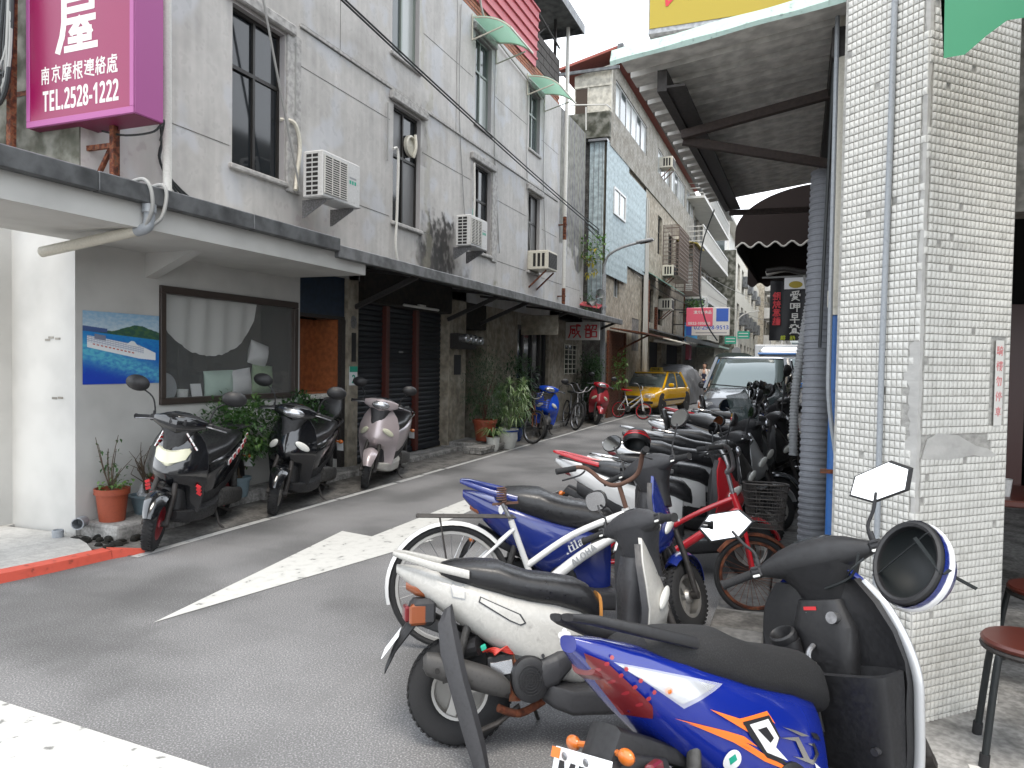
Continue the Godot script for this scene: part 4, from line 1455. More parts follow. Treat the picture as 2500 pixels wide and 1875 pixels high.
		for q in hs:
			m = Mb.new()
			m.bb(s[0] - 0.2, s[0] - 0.17, q[2], q[3], q[0], q[1])
			obj("window", m, "glass_mid", b, 0.0)
		m = Mb.new()
		for r in fl:
			m.bb(s[0], s[0] + 0.55, 0.9 + r * 2.6, 1.9 + r * 2.6, s[1] - 1.0, s[1] - 5.0)
			m.bb(s[0], s[0] + 0.7, 0.9 + r * 2.6, 1.05 + r * 2.6, s[1] - 7.0, s[2] + 2.0)
		obj("balcony", m, "white_wall", b, 0.0)
	# right-hand far blocks
	for s in [[0.42, -11.3, -33.5, 6.5, "grey_plaster", "grey block along the right of the lane behind the brown awning"], [1.3, -34.0, -60.0, 7.0, "grey_plaster", "grey block rising behind the box truck on the right"], [1.6, -60.5, -110.0, 10.0, "cream_wall", "pale block far down the right side of the lane"]]:
		b = thing("apartment_building", s[5], "building")
		m = Mb.new()
		m.bb(s[0], s[0] + 8.0, 0.0, s[3], s[2], s[1])
		obj("wall", m, s[4], b, 0.0)
		m = Mb.new()
		for r in int(s[3] / 2.6):
			for i in 8:
				m.bb(s[0] - 0.03, s[0], 1.2 + r * 2.6, 2.8 + r * 2.6, s[1] - 2.0 - i * 3.0, s[1] - 3.8 - i * 3.0)
		obj("window", m, "glass_mid", b, 0.0)
	b = thing("office_tower", "distant glassy grey tower with a red corner strip closing the lane", "building")
	m = Mb.new()
	m.bb(-9.4, 14.0, 0.0, 33.0, -230.0, -250.0)
	obj("wall", m, "glass_milk", b, 0.0)
	m = Mb.new()
	for r in 11:
		m.bb(-9.0, 14.0, 1.5 + r * 2.9, 2.9 + r * 2.9, -229.9, -230.0)
	obj("window_band", m, "glass_mid", b, 0.0)
	m = Mb.new()
	m.bb(-9.9, -9.0, 0.0, 33.0, -229.5, -230.5)
	obj("corner_strip", m, "red_dull", b, 0.0)
func hose(path: Array, r: float, pitch: float, amp: float, n := 18) -> Mb:
	# a ribbed flexible duct
	var m := Mb.new()
	var cv := Curve3D.new()
	for i in path.size():
		var a: Vector3 = path[maxi(i - 1, 0)]
		var c: Vector3 = path[mini(i + 1, path.size() - 1)]
		var t := (c - a) * 0.2
		cv.add_point(path[i], -t, t)
	var total := cv.get_baked_length()
	var rings := []
	var d := 0.0
	var side := Vector3.ZERO
	var k := 0
	while d <= total:
		var p := cv.sample_baked(d)
		var q := cv.sample_baked(minf(d + 0.01, total))
		if d + 0.01 > total: q = p + (p - cv.sample_baked(d - 0.01))
		var dir := (q - p).normalized()
		if side == Vector3.ZERO: side = m.frame_at(dir).x
		side = (side - dir * side.dot(dir)).normalized()
		var t := dir.cross(side)
		var rr: float = r + amp * [0.0, 1.0, 1.0, 0.0][k % 4] + amp * 0.15 * sin(d * 3.1)
		var g := PackedVector3Array()
		for i in n:
			g.push_back(p + (side * cos(TAU * i / n) + t * sin(TAU * i / n)) * rr)
		rings.append(g)
		d += pitch * [0.12, 0.38, 0.12, 0.38][k % 4]
		k += 1
	m.loft(rings)
	return m
const COL := Vector3(0.45, 0.0, -3.38)
const CR := Vector3(0.70711, 0, -0.70711)
const CL := Vector3(-0.70711, 0, -0.70711)
func build_right_side():
	var rng := RandomNumberGenerator.new()
	rng.seed = 21
	# ---- tiled column
	var c := thing("column", "white mosaic-tiled column with a chipped cement corner at the lane's near right", "column", COL)
	var m := Mb.new()
	var hgt := 5.4
	var e := 0.012
	var p := [CR * 0.006 + CL * 0.006, CR * 0.575 + CL * 0.006, CR * 0.575 + CL * 0.43, CR * 0.006 + CL * 0.43]
	var rings := []
	for y in [0.0, hgt]:
		var g := PackedVector3Array()
		for q in p: g.push_back(q + Vector3(0, y, 0))
		rings.append(g)
	m.loft(rings)
	obj("core", m, "grout", c, 0.0)
	var tm := []
	for k in 4:
		m = Mb.new()
		var w := 0.0226
		var h := 0.0292
		var rr := []
		for q in [[0.0, 0.0], [0.6, 0.0003 * k], [0.95, 0.0016], [1.0, 0.0045]]:
			pass
		# pillow-shaped tile, face along +z
		var prof := [[1.0, -0.003], [1.0, 0.0015], [0.88, 0.0042], [0.3, 0.0068 + 0.0004 * k]]
		for q in prof:
			var g := PackedVector3Array()
			for s in [[-1, -1], [1, -1], [1, 1], [-1, 1]]:
				g.push_back(Vector3(s[0] * w / 2 * q[0], s[1] * h / 2 * q[0], q[1]))
			rr.append(g)
		m.loft(rr)
		tm.append(m.mesh(50.0))
	var near: Array = []
	var rest := {"tile_white": [], "tile_grey": []}
	var chip := FastNoiseLite.new()
	chip.seed = 77; chip.frequency = 0.9
	for face in 2:
		var dir: Vector3 = CR if face == 0 else CL
		var out: Vector3 = -CL if face == 0 else -CR
		var cols := 22 if face == 0 else 16
		var bs := Basis(dir if face == 0 else -dir, Vector3.UP, out)
		for r in 150:
			for i in cols:
				var s := 0.017 + i * 0.0256
				var y := 0.02 + r * 0.0322
				var edge := chip.get_noise_2d(y * 6.0, face * 9.0)
				# cement strip along the corner and patches with no tiles
				var strip := 0.012 + 0.02 * maxf(0.0, edge + 0.35) + (0.05 if face == 1 and y > 1.05 and y < 1.62 else 0.0) * (0.7 + edge) + (0.02 if face == 0 and y > 0.95 and y < 1.65 else 0.0)
				if s < strip and y > 0.55: continue
				if face == 0 and y > 1.12 + 0.012 * edge and y < 1.225 - 0.1 * maxf(0.0, s - 0.3) + 0.02 * edge and s < 0.46 + 0.05 * edge: continue
				if face == 0 and y > 1.25 and y < 1.66 and s > 0.45 and s < 0.53: continue
				if rng.randf() < 0.006: continue
				var b2 := bs * Basis(Vector3(rng.randf_range(-1, 1), rng.randf_range(-1, 1), 0.01).normalized(), rng.randf_range(0, 0.03)) * Basis(Vector3.BACK, rng.randf_range(-0.008, 0.008))
				var t := Transform3D(b2, dir * s + Vector3(0, y, 0) + out * (-0.004 + rng.randf_range(-0.0006, 0.0006)) + out * 0.0)
				if face == 0 and near.size() < 300 and y > 0.75 and y < 2.4 and i < 7: near.append([t, rng.randi() % 4])
				else: rest["tile_white" if rng.randf() < 0.85 else "tile_grey"].append(t)
	for q in near:
		put("tile", tm[q[1]], "tile_white" if q[1] != 3 else "tile_grey", c, q[0])
	for key in rest:
		var mm := MultiMesh.new()
		mm.transform_format = MultiMesh.TRANSFORM_3D
		mm.mesh = tm[1]
		mm.instance_count = rest[key].size()
		for i in rest[key].size(): mm.set_instance_transform(i, rest[key][i])
		var mi := MultiMeshInstance3D.new()
		mi.name = "tiles"
		mi.multimesh = mm
		mi.material_override = M[key]
		mi.set_meta("kind", "stuff")
		c.add_child(mi, true)
	# ragged cement along the corner
	m = Mb.new()
	var last := []
	rings = []
	for i in 190:
		var y := i * 0.0285
		var n1 := chip.get_noise_2d(y * 9.0, 3.0)
		var n2 := chip.get_noise_2d(y * 9.0, 8.0)
		var wl := 0.02 + 0.012 * n1 + (0.05 if y > 1.05 and y < 1.6 else 0.0) * (0.8 + n1)
		var wr := 0.018 + 0.014 * n2
		rings.append(PackedVector3Array([CL * wl + CR * 0.02 + Vector3(0, y, 0), CL * wl + CR * (0.001 + 0.002 * n1) + Vector3(0, y, 0), CL * 0.004 + CR * (0.004 + 0.005 * n2) + Vector3(0, y, 0) , CR * wr + CL * (0.001 + 0.002 * n1) + Vector3(0, y, 0), CR * wr + CL * 0.02 + Vector3(0, y, 0)]))
	m.loft(rings)
	obj("cement_edge", m, "pale_concrete", c, 20.0)
	# cement patch on the right face
	m = Mb.new()
	var poly := PackedVector2Array()
	for q in [[0.03, 1.13], [0.2, 1.12], [0.34, 1.135], [0.47, 1.12], [0.5, 1.13], [0.44, 1.16], [0.36, 1.175], [0.24, 1.225], [0.12, 1.235], [0.06, 1.21]]:
		poly.push_back(Vector2(q[0], q[1]))
	m.ext(poly, Transform3D(Basis(CR, Vector3.UP, -CL), -CL * -0.004), 0.006)
	obj("cement_patch", m, "pale_concrete", c, 20.0)
	m = Mb.new()
	m.tube([CL * 0.165 - CR * 0.011 + Vector3(0, 0, 0), CL * 0.172 - CR * 0.011 + Vector3(0, 1.5, 0), CL * 0.16 - CR * 0.012 + Vector3(0, 2.6, 0), CL * 0.163 - CR * 0.011 + Vector3(0, 5.3, 0)], 0.0125, 12)
	tag(obj("conduit", m.moved(Transform3D(Basis.IDENTITY, COL)), "pipe_grey"), "thin grey conduit running up the left face of the tiled column", "conduit")
	# paper notice in red brush characters
	var nt := thing("notice", "narrow paper notice with red characters on the tiled column", "notice", COL + CR * 0.49 - CL * 0.004 + Vector3(0, 1.46, 0))
	nt.basis = Basis(CR, Vector3.UP, -CL)
	m = Mb.new()
	m.bb(-0.026, 0.026, -0.2, 0.17, 0.0, 0.0015)
	obj("paper", m, "sign_white", nt, 0.0)
	glyphs_on(nt, "騎樓勿停車", "notice_red", Transform3D(Basis.IDENTITY, Vector3(0, 0.125, 0.0016)), 0.04, 0.0028, Vector2(0, -0.066))
	# ---- dark shop side wall along the lane
	var b := thing("shop_building", "dark shop interior and side wall behind the tiled column on the right", "building")
	m = Mb.new()
	m.bb(0.26, 0.4, 0.02, 6.5, -11.0, -3.95)
	obj("side_wall", m, "dark_concrete", b, 0.0)
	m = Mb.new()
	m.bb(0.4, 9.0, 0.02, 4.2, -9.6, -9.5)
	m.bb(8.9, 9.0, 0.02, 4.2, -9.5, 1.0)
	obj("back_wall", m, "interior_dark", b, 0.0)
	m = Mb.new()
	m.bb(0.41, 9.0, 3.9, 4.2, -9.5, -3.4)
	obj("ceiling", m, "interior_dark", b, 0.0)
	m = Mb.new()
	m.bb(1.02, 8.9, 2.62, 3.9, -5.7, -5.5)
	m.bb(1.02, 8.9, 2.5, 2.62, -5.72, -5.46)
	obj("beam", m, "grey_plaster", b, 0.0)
	m = Mb.new()
	for i in 4:
		m.bb(1.5 + i * 0.75, 2.2 + i * 0.75, 0.1, 2.2, -9.2, -9.15)
	obj("cabinet", m, "wood_red", b, 0.0)
	# upper storeys over the awning
	m = Mb.new()
	m.bb(0.27, 6.0, 4.3, 11.0, -11.0, -4.4)
	obj("upper_wall", m, "tile_grey", b, 0.0)
	# ---- pipes beside the column
	var t := thing("downpipe", "cream downpipe with a blue lower length beside the tiled column", "pipe")
	m = Mb.new()
	m.cyl(Vector3(0.165, 1.76, -3.95), Vector3(0.165, 3.35, -3.95), 0.047, 20)
	m.cyl(Vector3(0.165, 1.8, -3.95), Vector3(0.165, 1.88, -3.95), 0.053, 20)
	obj("upper_pipe", m, "pipe_cream", t)
	m = Mb.new()
	m.cyl(Vector3(0.168, 0.02, -3.95), Vector3(0.168, 1.758, -3.95), 0.037, 20)
	obj("lower_pipe", m, "pipe_blue", t)
	m = Mb.new()
	m.bb(0.1, 0.24, 0.98, 1.0, -3.905, -3.895)
	m.torus(Transform3D(Basis.IDENTITY, Vector3(0.168, 0.99, -3.95)), 0.042, 0.006, 20, 6)
	obj("clamp", m, "rust", t)
	m = Mb.new()
	m.tube([Vector3(0.12, 3.3, -3.87), Vector3(0.125, 1.7, -3.87), Vector3(0.13, 1.35, -3.87), Vector3(0.165, 1.1, -3.89), Vector3(0.19, 0.9, -3.89), Vector3(0.195, 0.02, -3.89)], 0.011, 8, 4)
	tag(obj("conduit", m, "pipe_grey"), "grey conduit bending across the blue pipe", "conduit")
	m = Mb.new()
	m.tube([Vector3(0.125, 3.6, -3.98), Vector3(0.1, 2.4, -3.98), Vector3(0.085, 1.6, -3.99)], 0.008, 7, 4)
	tag(obj("cable", m, "cable"), "black cable hanging left of the cream downpipe", "cable")
	tag(obj("flexible_duct", hose([Vector3(0.115, 2.75, -5.1), Vector3(0.1, 1.8, -5.02), Vector3(0.093, 1.0, -4.97), Vector3(0.093, 0.02, -4.95)], 0.084, 0.04, 0.006), "hose_grey", self, 50.0), "thick dark grey ribbed duct standing beside the blue pipe", "duct")
	tag(obj("flexible_duct", hose([Vector3(0.15, 0.3, -4.35), Vector3(0.1, 0.13, -4.0), Vector3(0.04, 0.12, -3.6), Vector3(0.0, 0.12, -3.2), Vector3(0.02, 0.12, -2.8)], 0.085, 0.03, 0.007), "hose_pale", self, 50.0), "pale crumpled aluminium duct lying behind the blue scooter", "duct")
	m = Mb.new()
	m.bb(0.018, 0.185, 1.4, 1.52, -4.86, -4.845)
	tag(obj("flexible_duct", hose([Vector3(0.06, 2.1, -7.0), Vector3(0.0, 1.66, -7.0), Vector3(-0.045, 1.2, -7.0), Vector3(-0.045, 0.7, -7.0)], 0.035, 0.03, 0.006, 12), "hose_pale", self, 50.0), "thin pale ribbed hose beside the dark grey duct", "duct")
	# ---- tin awning over the pavement
	t = thing("tin_awning", "corrugated tin awning on dark steel brackets over the right pavement", "awning")
	m = Mb.new()
	var rows := []
	var z := -3.72
	var k := 0
	while z > -7.65:
		var up: float = [0.0, 0.0, 0.075, 0.075][k % 4]
		var f := (z + 3.72) / -3.9
		rows.append([Vector3(-0.9, 3.05 + 0.1 * f + up, z), Vector3(0.24, 3.2 + 0.1 * f + up, z)])
		z -= [0.16, 0.012, 0.05, 0.012][k % 4]
		k += 1
	m.slab(rows, Vector3(0, 0.006, 0))
	obj("sheet", m, "tin", t, 10.0)
	m = Mb.new()
	rows = []
	for i in 25:
		var f := i / 24.0
		rows.append([Vector3(-0.95 + 1.17 * f, 3.115 + 0.15 * f + 0.003 * sin(f * 17.0), -3.72), Vector3(-0.95 + 1.17 * f, 3.05 + 0.155 * f + 0.002 * sin(f * 23.0), -3.69), Vector3(-0.95 + 1.17 * f, 3.03 + 0.155 * f + 0.003 * sin(f * 13.0), -3.7)])
	m.slab(rows, Vector3(0, 0.003, -0.003))
	obj("edge_flashing", m, "green_edge", t)
	m = Mb.new()
	m.bar(Vector3(-0.72, 3.0, -3.9), Vector3(-0.72, 3.1, -7.6), 0.05, 0.11)
	m.bar(Vector3(-0.66, 2.965, -3.9), Vector3(-0.66, 3.065, -7.6), 0.12, 0.012)
	m.bar(Vector3(0.16, 3.08, -3.9), Vector3(0.16, 3.18, -7.6), 0.12, 0.14)
	obj("purlin", m, "dark_steel", t, 0.0)
	for q in [[Vector3(-0.72, 2.92, -4.6), Vector3(0.24, 3.06, -4.5)], [Vector3(-0.72, 2.9, -4.65), Vector3(0.24, 2.72, -4.9)], [Vector3(-0.7, 3.02, -7.55), Vector3(0.24, 3.0, -7.55)]]:
		m = Mb.new()
		m.bar(q[0], q[1], 0.045, 0.05)
		obj("bracket", m, "brown_steel", t, 0.0)
	# ---- striped cloth awning beyond
	t = thing("cloth_awning", "dark brown barrel awning with a pale scalloped hem beyond the tin awning", "awning")
	m = Mb.new()
	rows = []
	for i in 13:
		var a := PI / 2 * i / 12.0
		rows.append([Vector3(0.26 - 0.98 * sin(a), 2.98 + 0.5 * cos(a), -8.5), Vector3(0.26 - 0.98 * sin(a), 2.98 + 0.5 * cos(a), -10.6)])
	m.slab(rows, Vector3(0.004, -0.006, 0))
	# near end panel and hanging skirts
	rows = []
	var hem := Mb.new()
	var hp := []
	for i in 41:
		var x := 0.26 - 0.98 * i / 40.0
		var a := asin(clampf(i / 40.0, 0, 1))
		var lo := 2.84 + 0.028 * sin(i * 0.9)
		rows.append([Vector3(x, 2.98 + 0.5 * cos(a), -8.5), Vector3(x, 2.98, -8.5), Vector3(x, lo, -8.49)])
		hp.append(Vector3(x, lo, -8.488))
	m.slab(rows, Vector3(0, 0, -0.004))
	rows = []
	for i in 41:
		var x := 0.26 - 0.98 * i / 40.0
		rows.append([Vector3(x, 2.98 + 0.5 * cos(asin(i / 40.0)), -10.6), Vector3(x, 2.62 + 0.03 * sin(i * 0.8), -10.59)])
	m.slab(rows, Vector3(0, 0, -0.004))
	rows = []
	for i in 64:
		rows.append([Vector3(-0.72, 3.0, -8.5 - i / 63.0 * 2.1), Vector3(-0.70 + 0.12 * i / 63.0, 2.8 - 0.12 * i / 63.0 - (0.04 if i % 2 else 0.0), -8.5 - i / 63.0 * 2.1)])
	m.slab(rows, Vector3(0.004, 0, 0))
	obj("cloth", m, "brown_cloth", t)
	hem.tube(hp, 0.011, 6)
	obj("hem", hem, "pale_trim", t)
	m = Mb.new()
	m.bb(0.12, 0.26, 0.05, 4.0, -8.4, -10.7)
	obj("post", m, "dark_concrete", t, 0.0)
	# ---- yellow box sign above
	t = thing("box_sign", "yellow box sign with a red character above the tin awning", "sign", Vector3(-0.02, 3.42, -3.85))
	m = Mb.new()
	m.bb(-0.77, 0.8, -0.2, 1.0, -0.35, 0.0, 0.01)
	obj("cabinet", m, "galvanised", t, 0.0)
	m = Mb.new()
	m.bb(-0.762, 0.79, -0.165, 0.99, 0.0, 0.004)
	obj("face", m, "sign_yellow", t, 0.0)
	glyphs_on(t, "食", "sign_red", Transform3D(Basis(Vector3(1, 0.15, 0), Vector3(-0.1, 1, 0), Vector3.BACK), Vector3(-0.64, 0.03, 0.005)), 0.16, 0.016, Vector2.ZERO)
	# ---- green cloth at top right
	t = thing("cloth_awning", "bright green tarpaulin hanging at the top right of the column", "awning", Vector3(0.385, 2.62, -2.62))
	m = Mb.new()
	rows = []
	for i in 30:
		var f := i / 29.0
		var x := f * 1.6
		var lo := -0.16 + 0.02 * f
		if f > 0.03: lo = -0.165 + 0.1 * smoothstep(0.02, 0.11, f) * 1.0 + 0.06 * sin((f - 0.1) * 24.0) * smoothstep(0.1, 0.3, f)
		rows.append([Vector3(x, 0.55, -0.45 + 0.02 * sin(f * 9.0)), Vector3(x, 0.22, -0.03 + 0.02 * sin(f * 21.0)), Vector3(x, lerpf(0.22, lo, 0.5), 0.012 * sin(f * 25.0)), Vector3(x, lo, 0.02 * sin(f * 17.0 + 1.0))])
	m.slab(rows, Vector3(0, 0.002, -0.003))
	obj("cloth", m, "green_tarp", t)
	# ---- furniture under the arcade
	stool(Vector3(0.83, 0.02, -3.27), "round dark red stool with black legs nearest the tiled column", 0.0)
	stool(Vector3(1.1, 0.02, -4.1), "second dark stool standing behind the nearer one in shadow", 0.5)
	t = thing("table", "dark red table in the shadowed shop right of the column", "table", Vector3(1.75, 0.02, -5.3))
	m = Mb.new()
	m.bb(-0.72, 0.9, 0.69, 0.73, -0.35, 0.35, 0.008)
	obj("tabletop", m, "wood_red", t, 20.0)
	for q in [[-0.65, 0.28], [0.8, 0.28], [-0.65, -0.28], [0.8, -0.28]]:
		m = Mb.new()
		m.bb(q[0] - 0.02, q[0] + 0.02, 0.0, 0.69, q[1] - 0.02, q[1] + 0.02)
		obj("leg", m, "dark_steel", t, 0.0)
	t = thing("paper_cup", "white paper cup on the dark red table", "cup", Vector3(1.15, 0.75, -5.12))
	m = Mb.new()
	m.lathe([Vector2(0.026, 0), Vector2(0.027, 0.001), Vector2(0.038, 0.1), Vector2(0.04, 0.103), Vector2(0.037, 0.1), Vector2(0.026, 0.006), Vector2(0.0001, 0.005)], 20)
	obj("cup", m, "white_plastic", t)
	m = Mb.new()
	m.bb(0.62, 0.68, 0.021, 0.023, -3.1, -3.14)
	tag(obj("paper_scrap", m, "sign_white", self, 0.0), "scrap of white paper on the arcade floor by the stool", "paper")
func stool(at: Vector3, label: String, turn: float):
	var t := thing("stool", label, "stool", at, turn, "")
	var m := Mb.new()
	m.lathe([Vector2(0.0001, 0.43), Vector2(0.14, 0.43), Vector2(0.155, 0.438), Vector2(0.158, 0.45), Vector2(0.15, 0.46), Vector2(0.0001, 0.462)], 32)
	obj("seat", m, "wood_red", t)
	m = Mb.new()
	m.torus(Transform3D(Basis.IDENTITY, Vector3(0, 0.425, 0)), 0.148, 0.012, 32, 8)
	obj("seat_ring", m, "dark_steel", t)
	for k in 4:
		var a := TAU * k / 4 + 0.9
		m = Mb.new()
		var d := Vector3(cos(a), 0, sin(a))
		m.tube([d * 0.05 + Vector3(0, 0.415, 0), d * 0.13 + Vector3(0, 0.41, 0), d * 0.155 + Vector3(0, 0.38, 0), d * 0.2 + Vector3(0, 0.03, 0)], 0.013, 10, 4)
		var l := obj("leg", m, "cable", t)
		m = Mb.new()
		m.cyl(d * 0.199 + Vector3(0, 0.05, 0), d * 0.204, 0.018, 12)
		obj("rubber_foot", m, "rubber", l)
func xring(x: float, yc: float, fc: float, hy: float, hf: float, e := 2.4, k := 16) -> PackedVector3Array:
	# a section across local x
	var g := PackedVector3Array()
	for i in k:
		var a := TAU * i / k
		g.push_back(vv(x, yc + hy * signf(sin(a)) * pow(absf(sin(a)), 2.0 / e), fc + hf * signf(cos(a)) * pow(absf(cos(a)), 2.0 / e)))
	return g
func yring(y: float, fc: float, w: float, d: float, e := 3.0, k := 16) -> PackedVector3Array:
	var g := PackedVector3Array()
	for i in k:
		var a := TAU * i / k
		g.push_back(vv(w * signf(cos(a)) * pow(absf(cos(a)), 2.0 / e), y, fc + d * signf(sin(a)) * pow(absf(sin(a)), 2.0 / e)))
	return g
const BODY := [[0.1, 0.44, 0.085, 0.17, 0.17], [0.04, 0.455, 0.125, 0.19, 0.2], [-0.08, 0.48, 0.15, 0.19, 0.2], [-0.24, 0.53, 0.168, 0.17, 0.195], [-0.42, 0.595, 0.172, 0.13, 0.17], [-0.6, 0.66, 0.16, 0.1, 0.13], [-0.78, 0.72, 0.125, 0.075, 0.085], [-0.9, 0.765, 0.085, 0.045, 0.05], [-0.98, 0.795, 0.04, 0.02, 0.02]]
func flank(f: float, y: float, deep := 1.0, lift := 0.0) -> float:
	# half width of the rear body at a point on its side
	for i in BODY.size() - 1:
		var a: Array = BODY[i]
		var b: Array = BODY[i + 1]
		if f <= a[0] and f >= b[0]:
			var k: float = (a[0] - f) / (a[0] - b[0])
			var d: float = y - lerpf(a[1], b[1], k) - lift * clampf((-0.3 - f) / 0.6, 0, 1)
			var h: float = lerpf(a[3], b[3], k) if d > 0 else lerpf(a[4], b[4], k) * deep
			return lerpf(a[2], b[2], k) * pow(maxf(0.0, 1.0 - pow(absf(d) / h, 2.6)), 1.0 / 2.6)
	return 0.03
func skin(s: Node3D, called: String, material: String, outline: Array, off := 0.003, lift := 0.0) -> MeshInstance3D:
	# a thin piece following the right flank, outline as [f, y]
	var p := PackedVector2Array()
	for q in outline: p.push_back(Vector2(q[0], q[1]))
	var tris := []
	var idx := Geometry2D.triangulate_polygon(p)
	for i in range(0, idx.size(), 3): tris.append([p[idx[i]], p[idx[i + 1]], p[idx[i + 2]]])
	for n in 3:
		var nx := []
		for t in tris:
			var ab: Vector2 = (t[0] + t[1]) / 2
			var bc: Vector2 = (t[1] + t[2]) / 2
			var ca: Vector2 = (t[2] + t[0]) / 2
			nx += [[t[0], ab, ca], [ab, t[1], bc], [ca, bc, t[2]], [ab, bc, ca]]
		tris = nx
	var m := Mb.new()
	var deep: float = s.get_meta("deep", 1.0)
	for t in tris:
		var v := []
		for q in t: v.append(vv(flank(q.x, q.y, deep, lift) + off, q.y, q.x))
		if (v[2] - v[0]).cross(v[1] - v[0]).x > 0: m.tri(v[0], v[1], v[2])
		else: m.tri(v[0], v[2], v[1])
	return obj(called, m.moved(s.get_meta("rake")), material, s, 60.0)
func wheel(t: Node, called: String, f: float, r: float, fat: float, rim: String, s := Transform3D.IDENTITY, fine := true, sc := Vector3.ONE):
	var ax := s * Transform3D(Basis().scaled(Vector3.ONE / sc) * Basis(Vector3(0, -1, 0), Vector3(1, 0, 0), Vector3(0, 0, 1)), vv(0, r, f))
	var m := Mb.new()
	m.torus(ax, r - fat, fat, 40 if fine else 26, 14 if fine else 10, 0.92, 0.85)
	if fine:
		# slanted tread blocks
		for i in 44:
			var a := TAU * i / 44
			for sd in [-1, 1]:
				var p := Vector3((r - 0.0035) * cos(a + 0.06 * sd), 0.022 * sd, (r - 0.0035) * sin(a + 0.06 * sd))
				m.box(ax * p, Vector3(0.006, 0.03, 0.017), ax.basis * Basis(Vector3.UP, -a) * Basis(Vector3.RIGHT, 0.5 * sd))
	var o := obj(called, m, "rubber", t)
	m = Mb.new()
	var ri := r - fat * 1.75
	m.lathe([Vector2(ri - 0.018, -0.03), Vector2(ri - 0.004, -0.034), Vector2(ri + 0.008, -0.036), Vector2(ri + 0.008, 0.036), Vector2(ri - 0.004, 0.034), Vector2(ri - 0.018, 0.03), Vector2(ri - 0.02, 0.0), Vector2(ri - 0.018, -0.03)], 28, ax)
	for k in 3:
		var a := TAU * k / 3 + 0.4
		var b := Basis(Vector3.UP, -a)
		m.ext(PackedVector2Array([Vector2(0.02, -0.03), Vector2(ri * 0.6, -0.022), Vector2(ri, -0.035), Vector2(ri, 0.02), Vector2(ri * 0.6, 0.018), Vector2(0.02, 0.03)]), ax * Transform3D(b * Basis(Vector3(1, 0, 0), Vector3(0, 0, 1), Vector3(0, -1, 0)), b * Vector3(0, 0.014, 0)), 0.028)
	m.lathe([Vector2(0.0001, -0.04), Vector2(0.03, -0.04), Vector2(0.045, -0.02), Vector2(0.045, 0.02), Vector2(0.03, 0.04), Vector2(0.0001, 0.04)], 18, ax)
	obj("rim", m, rim, o)
func mirror_head(t: Node, c: Vector3, style: String, side: int, s: Transform3D, tilt := 0.0, big := 1.15):
	# glass looks backward (local +z), a little inward and up
	var b := Basis(Vector3.UP, -0.18 * side) * Basis(Vector3.RIGHT, -0.12 + tilt)
	var x := s * Transform3D(b.scaled(Vector3.ONE * big), c)
	var m := Mb.new()
	var g := Mb.new()
	var poly := PackedVector2Array()
	if style == "hex":
		for q in [[-0.085, -0.012], [-0.055, 0.036], [0.045, 0.048], [0.088, 0.012], [0.062, -0.04], [-0.03, -0.048]]: poly.push_back(Vector2(q[0] * side, q[1]))
	else:
		for i in 20:
			var a := TAU * i / 20
			var e := 0.75 if style == "square" else 1.0
			poly.push_back(Vector2(0.068 * signf(cos(a)) * pow(absf(cos(a)), e) * side, 0.046 * signf(sin(a)) * pow(absf(sin(a)), e)))
	var ring0 := PackedVector3Array()
	var ring1 := PackedVector3Array()
	var ring2 := PackedVector3Array()
	var ring3 := PackedVector3Array()
	for q in poly:
		ring0.push_back(x * Vector3(q.x * 0.45, q.y * 0.45, -0.034))
		ring1.push_back(x * Vector3(q.x * 0.9, q.y * 0.9, -0.02))
		ring2.push_back(x * Vector3(q.x * 1.06, q.y * 1.06, 0.0))
		ring3.push_back(x * Vector3(q.x * 1.0, q.y * 1.0, 0.008))
	m.loft([ring0, ring1, ring2, ring3])
	var o := obj("mirror", m, "black_plastic", t)
	var gp := PackedVector2Array()
	for q in poly: gp.push_back(q * 0.94)
	g.ext(gp, x * Transform3D(Basis.IDENTITY, Vector3(0, 0, 0.0082)), 0.0015)
	obj("mirror_glass", g, "mirror", o, 0.0)
